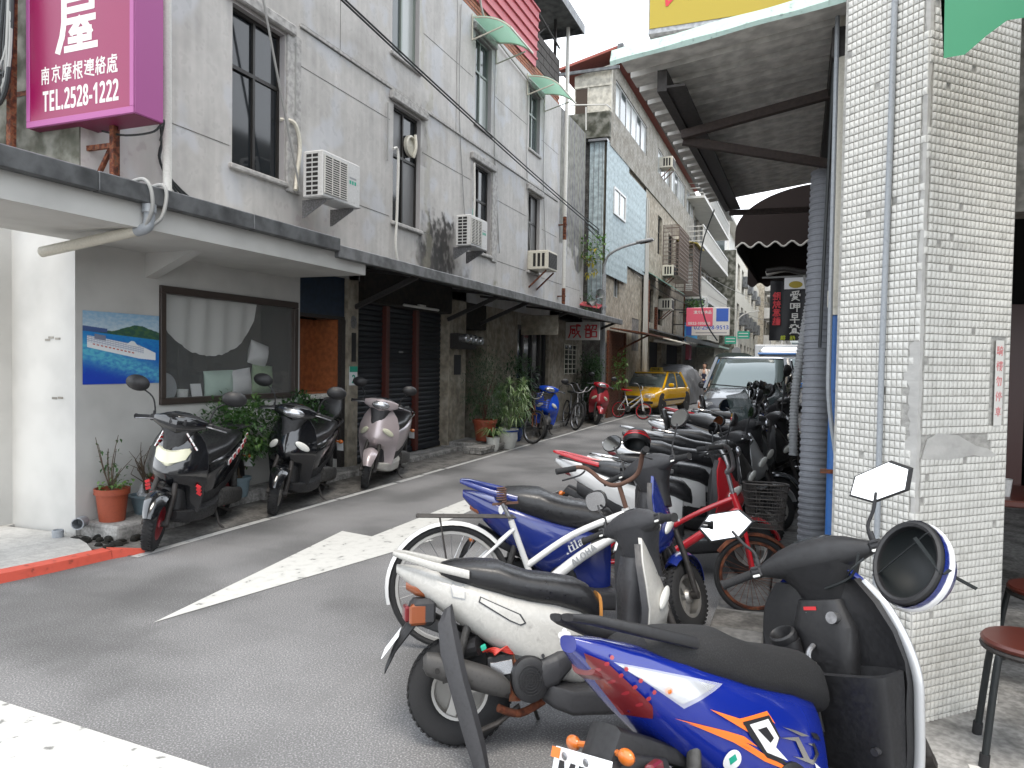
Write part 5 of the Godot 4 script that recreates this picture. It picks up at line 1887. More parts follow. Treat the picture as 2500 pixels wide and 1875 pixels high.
func scooter(o: Dictionary) -> Node3D:
	var fine: bool = o.get("fine", true)
	var paintm: String = o.get("paint", "black_paint")
	var paint2: String = o.get("paint2", paintm)
	var inner: String = o.get("inner", "black_plastic")
	var seatm: String = o.get("seat", "vinyl")
	var steer: float = o.get("steer", 0.5)
	var lift: float = o.get("tail", 0.0)
	var t := Node3D.new()
	t.name = "scooter"
	add_child(t, true)
	t.transform = Transform3D(Basis(Vector3.UP, -o.yaw) * Basis(Vector3.BACK, o.get("lean", 0.14)), Vector3(o.x, 0.0, o.z)) * Transform3D(Basis().scaled(o.get("stretch", Vector3.ONE) * o.get("size", 1.0)), Vector3.ZERO)
	tag(t, o.label, "scooter", o.get("group", ""))
	var ax := Vector3(0, 0.92, 0.39).normalized()
	var piv := vv(0, 0.95, 0.41)
	var S := Transform3D(Basis.IDENTITY, piv) * Transform3D(Basis(ax, steer), Vector3.ZERO) * Transform3D(Basis.IDENTITY, -piv)
	var m := Mb.new()
	var st: Vector3 = o.get("stretch", Vector3.ONE)
	wheel(t, "front_wheel", 0.62, 0.215, 0.05, o.get("rim", "alloy"), S, fine, st)
	wheel(t, "rear_wheel", -0.62, o.get("wr", 0.215), 0.054 * o.get("wr", 0.215) / 0.215, o.get("rim", "alloy"), Transform3D.IDENTITY, fine, st)
	var K := Transform3D(Basis.IDENTITY, vv(0, 0.66, -0.45)) * Transform3D(Basis(Vector3.RIGHT, -o.get("rake", 0.0)), Vector3.ZERO) * Transform3D(Basis.IDENTITY, -vv(0, 0.66, -0.45))
	t.set_meta("rake", K)
	# front fork and mudguard
	for s in [-1, 1]:
		m.tube([S * vv(0.078 * s, 0.2, 0.63), S * vv(0.078 * s, 0.45, 0.545), S * vv(0.06 * s, 0.6, 0.5)], 0.021, 10)
		m.cyl(S * vv(0.05 * s, 0.215, 0.62), S * vv(0.095 * s, 0.215, 0.62), 0.026, 10)
	m.cyl(S * vv(0, 0.55, 0.52), S * vv(0, 0.9, 0.42), 0.024, 10)
	obj("fork", m, o.get("fork", "dark_steel"), t)
	m = Mb.new()
	var rings := []
	var sw: float = o.get("shield_w", 1.0)
	for i in 11:
		var a := lerpf(0.35, 2.3, i / 10.0)
		var c := vv(0, 0.215, 0.62)
		var rr := 0.232
		var wd := 0.07 * sin(lerpf(0.5, 2.6, i / 10.0)) + 0.012
		var g := PackedVector3Array()
		for k in 9:
			var q := lerpf(-1.0, 1.0, k / 8.0)
			var r2 := rr + 0.035 * (1.0 - q * q)
			g.push_back(S * (c + Vector3(q * wd, r2 * sin(a), -r2 * cos(a))))
		for k in range(8, -1, -1):
			var q := lerpf(-1.0, 1.0, k / 8.0)
			var r2 := rr + 0.03 * (1.0 - q * q) - 0.004
			g.push_back(S * (c + Vector3(q * wd * 0.95, r2 * sin(a), -r2 * cos(a))))
		rings.append(g)
	m.loft(rings)
	obj("front_mudguard", m, o.get("guard", paintm), t)
	# front apron: a bowed shell
	var ap := [[0.24, 0.37, 0.19, 0.02], [0.32, 0.375, 0.21, 0.02], [0.42, 0.395, 0.225, 0.03], [0.475, 0.47, 0.235, 0.1], [0.53, 0.56, 0.245, 0.18], [0.60, 0.585, 0.25, 0.2], [0.70, 0.55, 0.24, 0.175], [0.80, 0.51, 0.205, 0.14], [0.88, 0.475, 0.15, 0.09], [0.93, 0.45, 0.095, 0.05]]
	var nose: float = o.get("nose", 1.0)
	m = Mb.new()
	rings = []
	for q in ap:
		var g := PackedVector3Array()
		for i in 17:
			var u := lerpf(-1.0, 1.0, i / 16.0)
			g.push_back(vv(q[2] * sw * u, q[0] + 0.03 * u * u, q[1] - q[3] * pow(absf(u), lerpf(1.4, 2.2, nose - 0.5))))
		for i in range(16, -1, -1):
			var u := lerpf(-1.0, 1.0, i / 16.0)
			g.push_back(vv(q[2] * sw * u * 0.93, q[0] + 0.03 * u * u, q[1] - 0.02 - q[3] * pow(absf(u), lerpf(1.4, 2.2, nose - 0.5)) * 0.97))
		rings.append(g)
	m.loft(rings)
	obj("front_apron", m, paintm, t)
	# inner leg shield, with a column down to the floor
	m = Mb.new()
	rings = []
	for q in ap.slice(0, 9):
		var g := PackedVector3Array()
		for i in 13:
			var u := lerpf(-1.0, 1.0, i / 12.0)
			g.push_back(vv(q[2] * sw * u * 0.985, q[0] + 0.03 * u * u, minf(q[1] - q[3] * 0.98 - 0.012 + 0.06 * (1 - u * u), q[1] - 0.022)))
		for i in range(12, -1, -1):
			var u := lerpf(-1.0, 1.0, i / 12.0)
			g.push_back(vv(q[2] * sw * u * 0.95, q[0] + 0.03 * u * u, minf(q[1] - q[3] * 0.98 - 0.045 + 0.075 * (1.0 - pow(absf(u), 6.0)) * 0.5, q[1] - 0.05)))
		rings.append(g)
	m.loft(rings)
	m.loft([yring(0.29, 0.37, 0.1, 0.1), yring(0.45, 0.37, 0.085, 0.08), yring(0.62, 0.36, 0.1, 0.07), yring(0.74, 0.37, 0.12, 0.075), yring(0.84, 0.385, 0.085, 0.07)])
	obj("leg_shield", m, inner, t)
	# floor and lower body
	m = Mb.new()
	m.loft([ring(0.50, 0.27, 0.09, 0.03, 0.05, 4), ring(0.42, 0.262, 0.165, 0.03, 0.08, 5), ring(0.2, 0.25, 0.185, 0.025, 0.1, 5), ring(-0.02, 0.25, 0.19, 0.03, 0.1, 5), ring(-0.12, 0.27, 0.17, 0.03, 0.09, 5), ring(-0.2, 0.3, 0.12, 0.03, 0.08, 4)])
	obj("floorboard", m, o.get("floor", inner), t)
	m = Mb.new()
	for i in 5:
		for s in [-1, 1]:
			m.bb(s * 0.06 - 0.035, s * 0.06 + 0.035, 0.275, 0.281, -0.34 + i * 0.075, -0.31 + i * 0.075, 0.002)
	if fine: obj("floor_tread", m, "rubber", t)
	# rear body
	m = Mb.new()
	var deep: float = o.get("deep", 1.12)
	t.set_meta("deep", deep)
	rings = []
	for q in BODY:
		var up: float = lift * clampf((-0.3 - q[0]) / 0.6, 0, 1)
		rings.append(ring(q[0], q[1] + up, q[2], q[3], q[4] * deep, 2.6, 28))
	m.loft(rings)
	if not o.get("no_body", false): obj("side_panel", m.moved(K), paint2, t)
	m = Mb.new()
	rings = []
	for q in BODY.slice(0, 7):
		rings.append(ring(q[0] + 0.01, q[1] - 0.09, q[2] * 0.94, 0.05, q[4] * 0.9, 3.0, 20))
	m.loft(rings)
	if not o.get("bare", false): obj("under_panel", m.moved(K), "black_plastic", t)
	var fat: float = o.get("fat", 1.15)
	m = Mb.new()
	rings = []
	for q in [[0.17, 0.575, 0.06, 0.02, 0.03], [0.155, 0.61, 0.095, 0.04, 0.055], [0.1, 0.65, 0.125, 0.06, 0.08], [0.03, 0.68, 0.145, 0.06, 0.085], [-0.1, 0.7, 0.155, 0.06, 0.075], [-0.24, 0.715, 0.168, 0.06, 0.075], [-0.34, 0.735, 0.17, 0.064, 0.075], [-0.42, 0.76, 0.168, 0.068, 0.08], [-0.54, 0.775, 0.155, 0.06, 0.07], [-0.66, 0.785, 0.13, 0.048, 0.055], [-0.73, 0.79, 0.095, 0.03, 0.035], [-0.75, 0.79, 0.05, 0.01, 0.015]]:
		rings.append(ring(q[0], q[1] + lift * 0.4 * clampf(-q[0], 0, 1), q[2], q[3] * fat, q[4] * fat, 2.7, 24))
	m.loft(rings)
	obj("seat", m.moved(K), seatm, t)
	# grab rail
	var gr: String = o.get("rail", "")
	if gr != "":
		m = Mb.new()
		var y0 := 0.79 + lift
		m.tube([vv(0.13, y0 - 0.05, -0.55), vv(0.15, y0, -0.7), vv(0.12, y0 + 0.03, -0.88), vv(0, y0 + 0.035, -0.95), vv(-0.12, y0 + 0.03, -0.88), vv(-0.15, y0, -0.7), vv(-0.13, y0 - 0.05, -0.55)], 0.012, 8, 4)
		obj("grab_rail", m.moved(K), gr, t)
	if o.get("spoiler", "") != "":
		m = Mb.new()
		var y0 := 0.8 + lift
		for s in [-1, 1]:
			m.loft([ring(-0.58, y0 - 0.02, 0.016, 0.02, 0.02, 3, 12, 0.155 * s), ring(-0.78, y0 + 0.02, 0.018, 0.02, 0.02, 3, 12, 0.145 * s), ring(-0.94, y0 + 0.06, 0.03, 0.014, 0.018, 3, 12, 0.08 * s), ring(-1.0, y0 + 0.07, 0.03, 0.01, 0.014, 3, 12, 0.03 * s)])
		obj("grab_rail", m.moved(K), o.spoiler, t)
	if o.get("backrest", false):
		m = Mb.new()
		m.loft([yring(0.84, -0.76, 0.07, 0.02), yring(0.9, -0.78, 0.12, 0.035), yring(0.98, -0.8, 0.13, 0.04), yring(1.05, -0.82, 0.11, 0.03), yring(1.07, -0.82, 0.07, 0.015)])
		m.cyl(vv(0, 0.78, -0.78), vv(0, 0.9, -0.79), 0.02)
		obj("backrest", m, "vinyl", t)
	# tail lamp, indicators and plate
	m = Mb.new()
	var ty := 0.715 + lift * 0.9
	m.loft([ring(-0.8, ty - 0.005, 0.105, 0.045, 0.05, 3, 16), ring(-0.87, ty, 0.088, 0.04, 0.042, 3, 16), ring(-0.925, ty + 0.01, 0.055, 0.022, 0.025, 3, 16)])
	obj("tail_lamp", m.moved(K), o.get("tail_lens", "red_lens"), t)
	m = Mb.new()
	m.loft([ring(-0.5, 0.44, 0.07, 0.03, 0.03, 4, 12), ring(-0.72, 0.52, 0.078, 0.05, 0.02, 4, 12), ring(-0.86, 0.56, 0.075, 0.07, 0.016, 4, 12), ring(-0.97, 0.44, 0.07, 0.05, 0.012, 4, 12), ring(-1.03, 0.34, 0.065, 0.02, 0.012, 4, 12)])
	obj("rear_mudguard", m, "black_plastic", t)
	if o.get("plate", true):
		m = Mb.new()
		var pb := Basis(Vector3.RIGHT, -0.45)
		m.box(vv(0, 0.5, -0.995), Vector3(0.26, 0.14, 0.004), pb, 0.0015)
		var pl := obj("number_plate", m, "plate_white", t, 20.0)
		if o.get("plate_text", "") != "":
			text_on(pl, o.plate_text, "sign_black", Transform3D(pb, vv(0, 0.495, -0.998) + pb * Vector3(0, 0, 0.003)), 0.075, o.get("plate_text2", ""))
	for s in [-1, 1]:
		m = Mb.new()
		m.ball(Transform3D(Basis().scaled(Vector3(0.03, 0.024, 0.022)), vv(0.12 * s, 0.56, -0.9)), 12, 8)
		m.cyl(vv(0.05 * s, 0.56, -0.88), vv(0.1 * s, 0.56, -0.9), 0.01, 8)
		if o.get("indicators", true): obj("indicator", m, "orange_lens", t)
	# engine, transmission, muffler, stand
	m = Mb.new()
	m.loft([ring(-0.08, 0.3, 0.07, 0.06, 0.06, 4, 14), ring(-0.2, 0.32, 0.11, 0.1, 0.1, 4, 14), ring(-0.36, 0.31, 0.11, 0.09, 0.1, 4, 14), ring(-0.46, 0.3, 0.08, 0.06, 0.07, 4, 14)])
	m.loft([ring(-0.2, 0.28, 0.04, 0.08, 0.08, 3, 14, -0.14), ring(-0.35, 0.27, 0.045, 0.085, 0.085, 3, 14, -0.145), ring(-0.55, 0.24, 0.045, 0.075, 0.08, 3, 14, -0.14), ring(-0.7, 0.22, 0.04, 0.07, 0.07, 3, 14, -0.13), ring(-0.74, 0.22, 0.03, 0.04, 0.04, 3, 14, -0.13)])
	m.cyl(vv(-0.1, 0.3, -0.66), vv(-0.1, 0.56, -0.58), 0.028, 12)
	m.cyl(vv(0.1, 0.3, -0.66), vv(0.1, 0.56, -0.58), 0.022, 12)
	obj("engine", m, "engine", t)
	m = Mb.new()
	m.lathe([Vector2(0.0001, 0.03), Vector2(0.075, 0.03), Vector2(0.098, 0.02), Vector2(0.105, -0.01), Vector2(0.1, -0.07), Vector2(0.0001, -0.075)], 24, Transform3D(Basis(Vector3(0, -1, 0), Vector3(1, 0, 0), Vector3(0, 0, 1)), vv(0.15, 0.32, -0.25)))
	var fan := obj("fan_cover", m, "black_plastic", t)
	if fine:
		m = Mb.new()
		for k in 5:
			m.torus(Transform3D(Basis(Vector3(0, -1, 0), Vector3(1, 0, 0), Vector3(0, 0, 1)), vv(0.183, 0.32, -0.25)), 0.012 + 0.013 * k, 0.0026, 20, 6)
		for k in 4:
			var a := PI * k / 4
			m.bar(vv(0.183, 0.32 + 0.066 * sin(a), -0.25 + 0.066 * cos(a)), vv(0.183, 0.32 - 0.066 * sin(a), -0.25 - 0.066 * cos(a)), 0.004, 0.004)
		obj("fan_grille", m, "black_plastic", fan)
	m = Mb.new()
	m.tube([vv(0.06, 0.2, -0.16), vv(0.1, 0.16, -0.3), vv(0.15, 0.2, -0.42)], 0.018, 10, 4)
	obj("exhaust_pipe", m, "rust", t)
	m = Mb.new()
	rings = []
	for q in [[-0.36, 0.29, 0.025], [-0.4, 0.3, 0.05], [-0.48, 0.325, 0.06], [-0.72, 0.385, 0.06], [-0.8, 0.4, 0.05], [-0.82, 0.405, 0.025]]:
		rings.append(ring(q[0], q[1], q[2] * 0.85, q[2], q[2], 2.3, 16, 0.17))
	m.loft(rings)
	obj("muffler", m, o.get("muffler", "muffler"), t)
	if o.get("shield", true):
		m = Mb.new()
		rings = []
		for q in [[-0.46, 0.325, 0.05], [-0.7, 0.385, 0.05]]:
			rings.append(ring(q[0], q[1] + 0.005, 0.008, q[2], q[2], 2.6, 14, 0.225))
		m.loft(rings)
		obj("heat_shield", m, o.get("shield_mat", "black_plastic"), t)
	m = Mb.new()
	m.tube([vv(-0.1, 0.2, -0.22), vv(-0.18, 0.06, -0.16), vv(-0.26, 0.01, -0.13)], 0.011, 8)
	m.bb(-0.3, -0.24, 0.0, 0.012, 0.11, 0.16)
	obj("side_stand", m, "dark_steel", t)
	m = Mb.new()
	for s in [-1, 1]:
		m.tube([vv(0.09 * s, 0.19, -0.3), vv(0.13 * s, 0.13, -0.42), vv(0.14 * s, 0.1, -0.52)], 0.013, 8)
	obj("centre_stand", m, "dark_steel", t)
	# handlebar cowl and controls
	m = Mb.new()
	rings = []
	for q in [[-0.205, 0.985, 0.365, 0.024, 0.026], [-0.18, 0.987, 0.37, 0.034, 0.038], [-0.12, 0.99, 0.385, 0.058, 0.07], [-0.06, 0.99, 0.405, 0.075, 0.1], [0.0, 0.99, 0.41, 0.078, 0.11], [0.06, 0.99, 0.405, 0.075, 0.1], [0.12, 0.99, 0.385, 0.058, 0.07], [0.18, 0.987, 0.37, 0.034, 0.038], [0.205, 0.985, 0.365, 0.024, 0.026]]:
		var g := xring(q[0], q[1], q[2], q[3], q[4], 2.5, 18)
		rings.append(S * g)
	m.loft(rings)
	var nk := []
	for q in [[0.74, 0.45, 0.085, 0.07], [0.82, 0.43, 0.092, 0.08], [0.89, 0.415, 0.11, 0.09], [0.97, 0.395, 0.16, 0.095]]:
		nk.append(S * yring(q[0], q[1], q[2], q[3], 2.6))
	m.loft(nk)
	obj("handlebar_cowl", m, o.get("cowl", inner), t)
	if o.get("cowl_front", "") != "":
		m = Mb.new()
		rings = []
		for q in [[-0.2, 0.99, 0.40, 0.03, 0.022], [-0.12, 0.985, 0.45, 0.058, 0.03], [0.0, 0.98, 0.485, 0.076, 0.04], [0.12, 0.985, 0.45, 0.058, 0.03], [0.2, 0.99, 0.40, 0.03, 0.022]]:
			rings.append(S * xring(q[0], q[1], q[2], q[3], q[4], 2.5, 16))
		m.loft(rings)
		obj("cowl_front", m, o.cowl_front, t)
	m = Mb.new()
	m.loft([S * yring(1.03, 0.405, 0.085, 0.06, 3), S * yring(1.062, 0.41, 0.075, 0.05, 3), S * yring(1.068, 0.41, 0.06, 0.04, 3)])
	obj("dashboard", m, o.get("dash", "glass_dark"), t)
	for s in [-1, 1]:
		m = Mb.new()
		var a := S * vv(0.24 * s, 0.983, 0.355)
		var b := S * vv(0.355 * s, 0.965, 0.315)
		m.cyl(a, b, 0.0175, 14)
		m.cyl(b, b + (b - a).normalized() * 0.012, 0.021, 14)
		if fine:
			for k in 6: m.torus(Transform3D(m.frame_at(b - a), a.lerp(b, 0.15 + k * 0.1)), 0.0172, 0.0016, 14, 6)
		var g := obj("grip", m, "rubber", t)
		m = Mb.new()
		m.box(S * vv(0.222 * s, 0.985, 0.36), Vector3(0.045, 0.05, 0.055), S.basis, 0.01)
		obj("switch_box", m, "black_plastic", t, 20.0)
		if fine:
			for k in 3:
				m = Mb.new()
				m.box(S * vv(0.222 * s, 0.972 + 0.016 * k, 0.331), Vector3(0.028, 0.01, 0.006), S.basis, 0.002)
				obj("switch", m, ["lamp_white", "grey_plastic", "grey_plastic"][k], t, 20.0)
		m = Mb.new()
		m.tube([S * vv(0.2 * s, 0.98, 0.4), S * vv(0.26 * s, 0.975, 0.405), S * vv(0.35 * s, 0.955, 0.36)], 0.006, 8, 4)
		obj("brake_lever", m, o.get("lever", "steel"), t)
		# mirror on its stem
		if o.get("mirrors", 3) & (1 if s < 0 else 2):
			var mx: float = o.get("mirror_x", 0.3)
			var my: float = o.get("mirror_y", 1.2)
			m = Mb.new()
			m.tube([S * vv(0.215 * s, 1.005, 0.37), S * vv(0.215 * s, 1.06, 0.375), S * vv(0.25 * s, my - 0.09, 0.38), S * vv((mx - 0.02) * s, my - 0.03, 0.385)], 0.0065, 8, 4)
			m.cyl(S * vv(0.215 * s, 1.005, 0.37), S * vv(0.215 * s, 1.04, 0.372), 0.011, 10)
			obj("mirror_stem", m, "black_plastic", t)
			mirror_head(t, vv(mx * s, my, 0.395), o.get("mirror", "oval"), s, S, o.get("mirror_tilt", 0.0), o.get("mirror_big", 1.15))
	# lamps on the front
	if o.get("lamp", "bar") == "bar":
		m = Mb.new()
		m.ball(S * Transform3D(Basis().scaled(Vector3(0.105, 0.05, 0.045)), vv(0, 0.98, 0.498)), 18, 10)
		obj("headlamp", m, "reflector", t)
	else:
		m = Mb.new()
		rings = []
		for q in [[0.655, 0.563, 0.06, 0.03], [0.68, 0.572, 0.12, 0.06], [0.74, 0.552, 0.14, 0.085], [0.765, 0.54, 0.125, 0.07]]:
			var g := PackedVector3Array()
			for i in 13:
				var u := lerpf(-1.0, 1.0, i / 12.0)
				g.push_back(vv(q[2] * u, q[0] + 0.03 * u * u, q[1] - q[3] * u * u + 0.008))
			for i in range(12, -1, -1):
				var u := lerpf(-1.0, 1.0, i / 12.0)
				g.push_back(vv(q[2] * u * 0.95, q[0] + 0.03 * u * u, q[1] - q[3] * u * u - 0.03))
			rings.append(g)
		m.loft(rings)
		obj("headlamp", m, "lamp_yellowed", t)
	for s in [-1, 1]:
		m = Mb.new()
		if o.get("lamp", "bar") == "bar":
			m.ball(Transform3D(Basis(Vector3.UP, -0.7 * s) * Basis(Vector3.BACK, -0.5 * s) * Basis().scaled(Vector3(0.085, 0.034, 0.018)), vv(0.145 * s, 0.665, 0.505)), 14, 8)
		else:
			m.ball(S * Transform3D(Basis(Vector3.UP, -0.4 * s) * Basis().scaled(Vector3(0.05, 0.028, 0.03)), vv(0.115 * s, 0.985, 0.435)), 14, 8)
		obj("indicator", m, o.get("ind", "lamp_white"), t)
	if o.get("rack", false):
		m = Mb.new()
		m.tube([vv(0.1, 0.85 + lift, -0.6), vv(0.12, 0.87 + lift, -0.9), vv(0, 0.88 + lift, -1.0), vv(-0.12, 0.87 + lift, -0.9), vv(-0.1, 0.85 + lift, -0.6)], 0.009, 8, 4)
		for k in 3: m.bar(vv(-0.11, 0.865 + lift, -0.68 - 0.08 * k), vv(0.11, 0.865 + lift, -0.68 - 0.08 * k), 0.008, 0.008)
		obj("rack", m, o.get("rackm", "chrome"), t)
	if o.get("basket", false):
		basket(t, vv(0, 0.66, 0.66), 0.32, 0.24, 0.22)
	if o.get("windscreen", false):
		m = Mb.new()
		var rows := []
		for i in 7:
			var r := []
			for k in 9:
				var u := lerpf(-1.0, 1.0, k / 8.0)
				r.append(S * vv((0.2 - 0.04 * i / 6.0) * u, 1.02 + i * 0.05, 0.5 - 0.02 * i - 0.1 * u * u))
			rows.append(r)
		m.slab(rows, Vector3(0, 0, 0.003))
		obj("windscreen", m, "tinted_pane", t)
	return t
func basket(t: Node, at: Vector3, w: float, h: float, d: float):
	var m := Mb.new()
	for k in 7:
		var f := k / 6.0
		var ww := lerpf(w * 0.76, w, f) / 2
		var dd := lerpf(d * 0.76, d, f) / 2
		var p := []
		for i in 20:
			var a := TAU * i / 20
			p.append(at + Vector3(ww * signf(cos(a)) * pow(absf(cos(a)), 0.5), h * f, dd * signf(sin(a)) * pow(absf(sin(a)), 0.5)))
		m.tube(p, 0.0035 if k < 6 else 0.006, 6, 0, true)
	for i in 48:
		var a := TAU * i / 48
		var c := Vector3(signf(cos(a)) * pow(absf(cos(a)), 0.5), 0, signf(sin(a)) * pow(absf(sin(a)), 0.5))
		m.tube([at + Vector3(c.x * w * 0.38, 0, c.z * d * 0.38), at + Vector3(c.x * w * 0.5, h, c.z * d * 0.5)], 0.0016, 4)
	for i in 7:
		var x := lerpf(-w * 0.36, w * 0.36, i / 6.0)
		m.tube([at + Vector3(x, 0, -d * 0.38), at + Vector3(x, 0, d * 0.38)], 0.002, 4)
	obj("basket", m, "dark_steel", t)
func helmet(at: Transform3D, label: String, shell: String, trim: String, visor := true) -> Node3D:
	# origin at the middle of the rim; crown up (+y), face forward (-z)
	var t := thing("helmet", label, "helmet")
	t.transform = at
	var m := Mb.new()
	var rings := []
	for i in 15:
		var a := lerpf(0.0, PI / 2, i / 14.0)
		var g := PackedVector3Array()
		for k in 30:
			var q := TAU * k / 30
			g.push_back(Vector3(0.128 * cos(a) * cos(q), 0.155 * sin(a) - 0.02, 0.148 * cos(a) * sin(q)))
		rings.append(g)
	for i in 12:
		var a := lerpf(PI / 2 - 0.05, 0.0, i / 11.0)
		var g := PackedVector3Array()
		for k in 30:
			var q := TAU * k / 30
			g.push_back(Vector3(0.108 * cos(a) * cos(q), 0.13 * sin(a) - 0.02, 0.128 * cos(a) * sin(q)))
		rings.append(g)
	m.loft(rings, false)
	obj("shell", m, shell, t)
	m = Mb.new()
	m.torus(Transform3D(Basis().scaled(Vector3(0.88, 1.0, 1.0)), Vector3(0, -0.022, 0)), 0.131, 0.013, 36, 8, 1.2)
	obj("rim", m, "black_plastic", t)
	m = Mb.new()
	rings = []
	for i in 10:
		var a := lerpf(0.0, PI / 2, i / 9.0)
		var g := PackedVector3Array()
		for k in 30:
			var q := TAU * k / 30
			g.push_back(Vector3(0.105 * cos(a) * cos(q), 0.125 * sin(a) - 0.022, 0.124 * cos(a) * sin(q)))
		rings.append(g)
	m.loft(rings, false)
	obj("lining", m, "cable", t)
	m = Mb.new()
	for y in ([0.02, 0.05] if visor else [0.012, 0.022]):
		var c := sqrt(maxf(0.0, 1.0 - pow((y + 0.02) / 0.155, 2)))
		m.torus(Transform3D(Basis().scaled(Vector3(0.1285 / 0.148, 1.0, 1.0)), Vector3(0, y, 0)), 0.1485 * c, 0.003 if y > 0.03 else 0.006, 40, 6, 1.6)
	obj("stripe", m, trim, t)
	m = Mb.new()
	if visor:
		rings = []
		for i in 9:
			var q := lerpf(-1.0, 1.0, i / 8.0)
			rings.append(PackedVector3Array([Vector3(0.125 * sin(q * 1.3), 0.03, -0.143 * cos(q * 1.3)), Vector3(0.125 * sin(q * 1.3), 0.036, -0.143 * cos(q * 1.3)), Vector3(0.135 * sin(q * 1.1), 0.012, -0.143 * cos(q * 1.3) - 0.06 * (1 - q * q)), Vector3(0.135 * sin(q * 1.1), 0.008, -0.143 * cos(q * 1.3) - 0.06 * (1 - q * q))]))
		m.loft(rings)
		obj("peak", m, "black_plastic", t)
	return t
func bicycle(o: Dictionary) -> Node3D:
	# origin midway between the wheels on the ground, forward -z
	var t := Node3D.new()
	t.name = "bicycle"
	add_child(t, true)
	t.transform = Transform3D(Basis(Vector3.UP, -o.yaw) * Basis(Vector3.BACK, o.get("lean", 0.12)), Vector3(o.x, 0, o.z)) * Transform3D(Basis().scaled(Vector3.ONE * o.get("size", 1.0)), Vector3.ZERO)
	tag(t, o.label, "bicycle", o.get("group", ""))
	var fr: String = o.frame
	var R: float = o.get("r", 0.33)
	var fine: bool = o.get("fine", true)
	var steer: float = o.get("steer", 0.2)
	var wb: float = o.get("wb", 0.52)
	var piv := vv(0, 0.75, wb - 0.13)
	var ax := Vector3(0, 0.94, 0.33).normalized()
	var S := Transform3D(Basis.IDENTITY, piv) * Transform3D(Basis(ax, steer), Vector3.ZERO) * Transform3D(Basis.IDENTITY, -piv)
	for f in [-1, 1]:
		var X := (S if f > 0 else Transform3D.IDENTITY) * Transform3D(Basis(Vector3(0, -1, 0), Vector3(1, 0, 0), Vector3(0, 0, 1)), vv(0, R, wb * f))
		var m := Mb.new()
		m.torus(X, R - 0.016, 0.017, 44, 8)
		var w := obj("front_wheel" if f > 0 else "rear_wheel", m, "rubber", t)
		m = Mb.new()
		m.torus(X, R - 0.04, 0.011, 40, 6, 1.2, 0.6)
		obj("rim", m, o.get("rim", "steel"), w)
		m = Mb.new()
		for k in (28 if fine else 14):
			var a := TAU * k / (28 if fine else 14)
			m.cyl(X * Vector3(0.02 * cos(a + 1.2), 0.02 * (1 if k % 2 else -1), 0.02 * sin(a + 1.2)), X * Vector3((R - 0.045) * cos(a), 0, (R - 0.045) * sin(a)), 0.0014, 4)
		obj("spokes", m, o.get("spoke", "steel"), w)
		m = Mb.new()
		m.cyl(X * Vector3(0, -0.05, 0), X * Vector3(0, 0.05, 0), 0.018, 10)
		obj("hub", m, "engine", w)
		if o.get("guard", "") != "":
			m = Mb.new()
			var rows := []
			for i in 21:
				var a := lerpf(0.15, 2.6, i / 20.0) if f > 0 else lerpf(0.75, 3.4, i / 20.0)
				var r := []
				for k in 7:
					var u := lerpf(-1.0, 1.0, k / 6.0)
					var rr := R + 0.022 - 0.02 * u * u
					r.append(X * Vector3(-rr * sin(a), 0.026 * u, -rr * cos(a)))
				rows.append(r)
			m.slab(rows, X.basis * Vector3(0.0, 0.001, 0.0))
			obj("mudguard", m, o.guard, t)
	var m := Mb.new()
	var bb := vv(0, 0.28, -0.08)
	var st := vv(0, 0.66, -0.22)
	var hd := vv(0, 0.72, wb - 0.13)
	var hb := vv(0, 0.56, wb - 0.07)
	m.tube([hd.lerp(hb, 0.6), vv(0, 0.46, 0.16), bb], o.get("tube", 0.026), 12, 5)
	if o.get("two", true): m.tube([hd.lerp(hb, 0.15), vv(0, 0.58, 0.12), vv(0, 0.42, -0.13)], o.get("tube", 0.026) * 0.62, 10, 5)
	m.tube([bb, st], 0.017, 10)
	for s in [-1, 1]:
		m.tube([bb + Vector3(0.02 * s, 0, 0), vv(0.055 * s, R, -wb)], 0.01, 8)
		m.tube([st.lerp(bb, 0.12) + Vector3(0.015 * s, 0, 0), vv(0.055 * s, R, -wb)], 0.009, 8)
	m.cyl(hd, hb, 0.022, 12)
	obj("frame", m, fr, t)
	m = Mb.new()
	for s in [-1, 1]:
		m.tube([S * (hb + Vector3(0.045 * s, -0.02, 0)), S * vv(0.05 * s, R, wb)], 0.012, 8)
	m.bar(S * (hb + Vector3(-0.06, -0.01, 0)), S * (hb + Vector3(0.06, -0.01, 0)), 0.03, 0.03)
	obj("fork", m, fr, t)
	m = Mb.new()
	m.cyl(st, vv(0, 0.8 if o.get("saddle", true) else 0.75, -0.265), 0.012, 10)
	obj("seat_post", m, o.get("post", "steel"), t)
	if o.get("saddle", true):
		m = Mb.new()
		m.loft([ring(-0.02, 0.83, 0.016, 0.018, 0.02, 2.5, 14), ring(-0.12, 0.835, 0.035, 0.022, 0.03, 2.5, 14), ring(-0.2, 0.84, 0.07, 0.025, 0.035, 2.5, 14), ring(-0.29, 0.845, 0.095, 0.03, 0.04, 2.5, 14), ring(-0.35, 0.845, 0.07, 0.02, 0.03, 2.5, 14)])
		obj("saddle", m, o.get("seat", "vinyl"), t)
	else:
		# a bare spring where the saddle was
		m = Mb.new()
		var p := []
		for i in 60:
			p.append(vv(0.026 * cos(i * 0.65), 0.76 + i * 0.0013, -0.27 + 0.026 * sin(i * 0.65)))
		m.tube(p, 0.0035, 6)
		m.bar(vv(0, 0.745, -0.32), vv(0, 0.755, -0.18), 0.015, 0.012)
		obj("saddle_spring", m, "old_rust", t)
	m = Mb.new()
	var up: float = o.get("rise", 0.14)
	m.cyl(S * hd, S * (hd + Vector3(0, 0.13, 0.035)), 0.013, 10)
	var c := hd + Vector3(0, 0.13, 0.035)
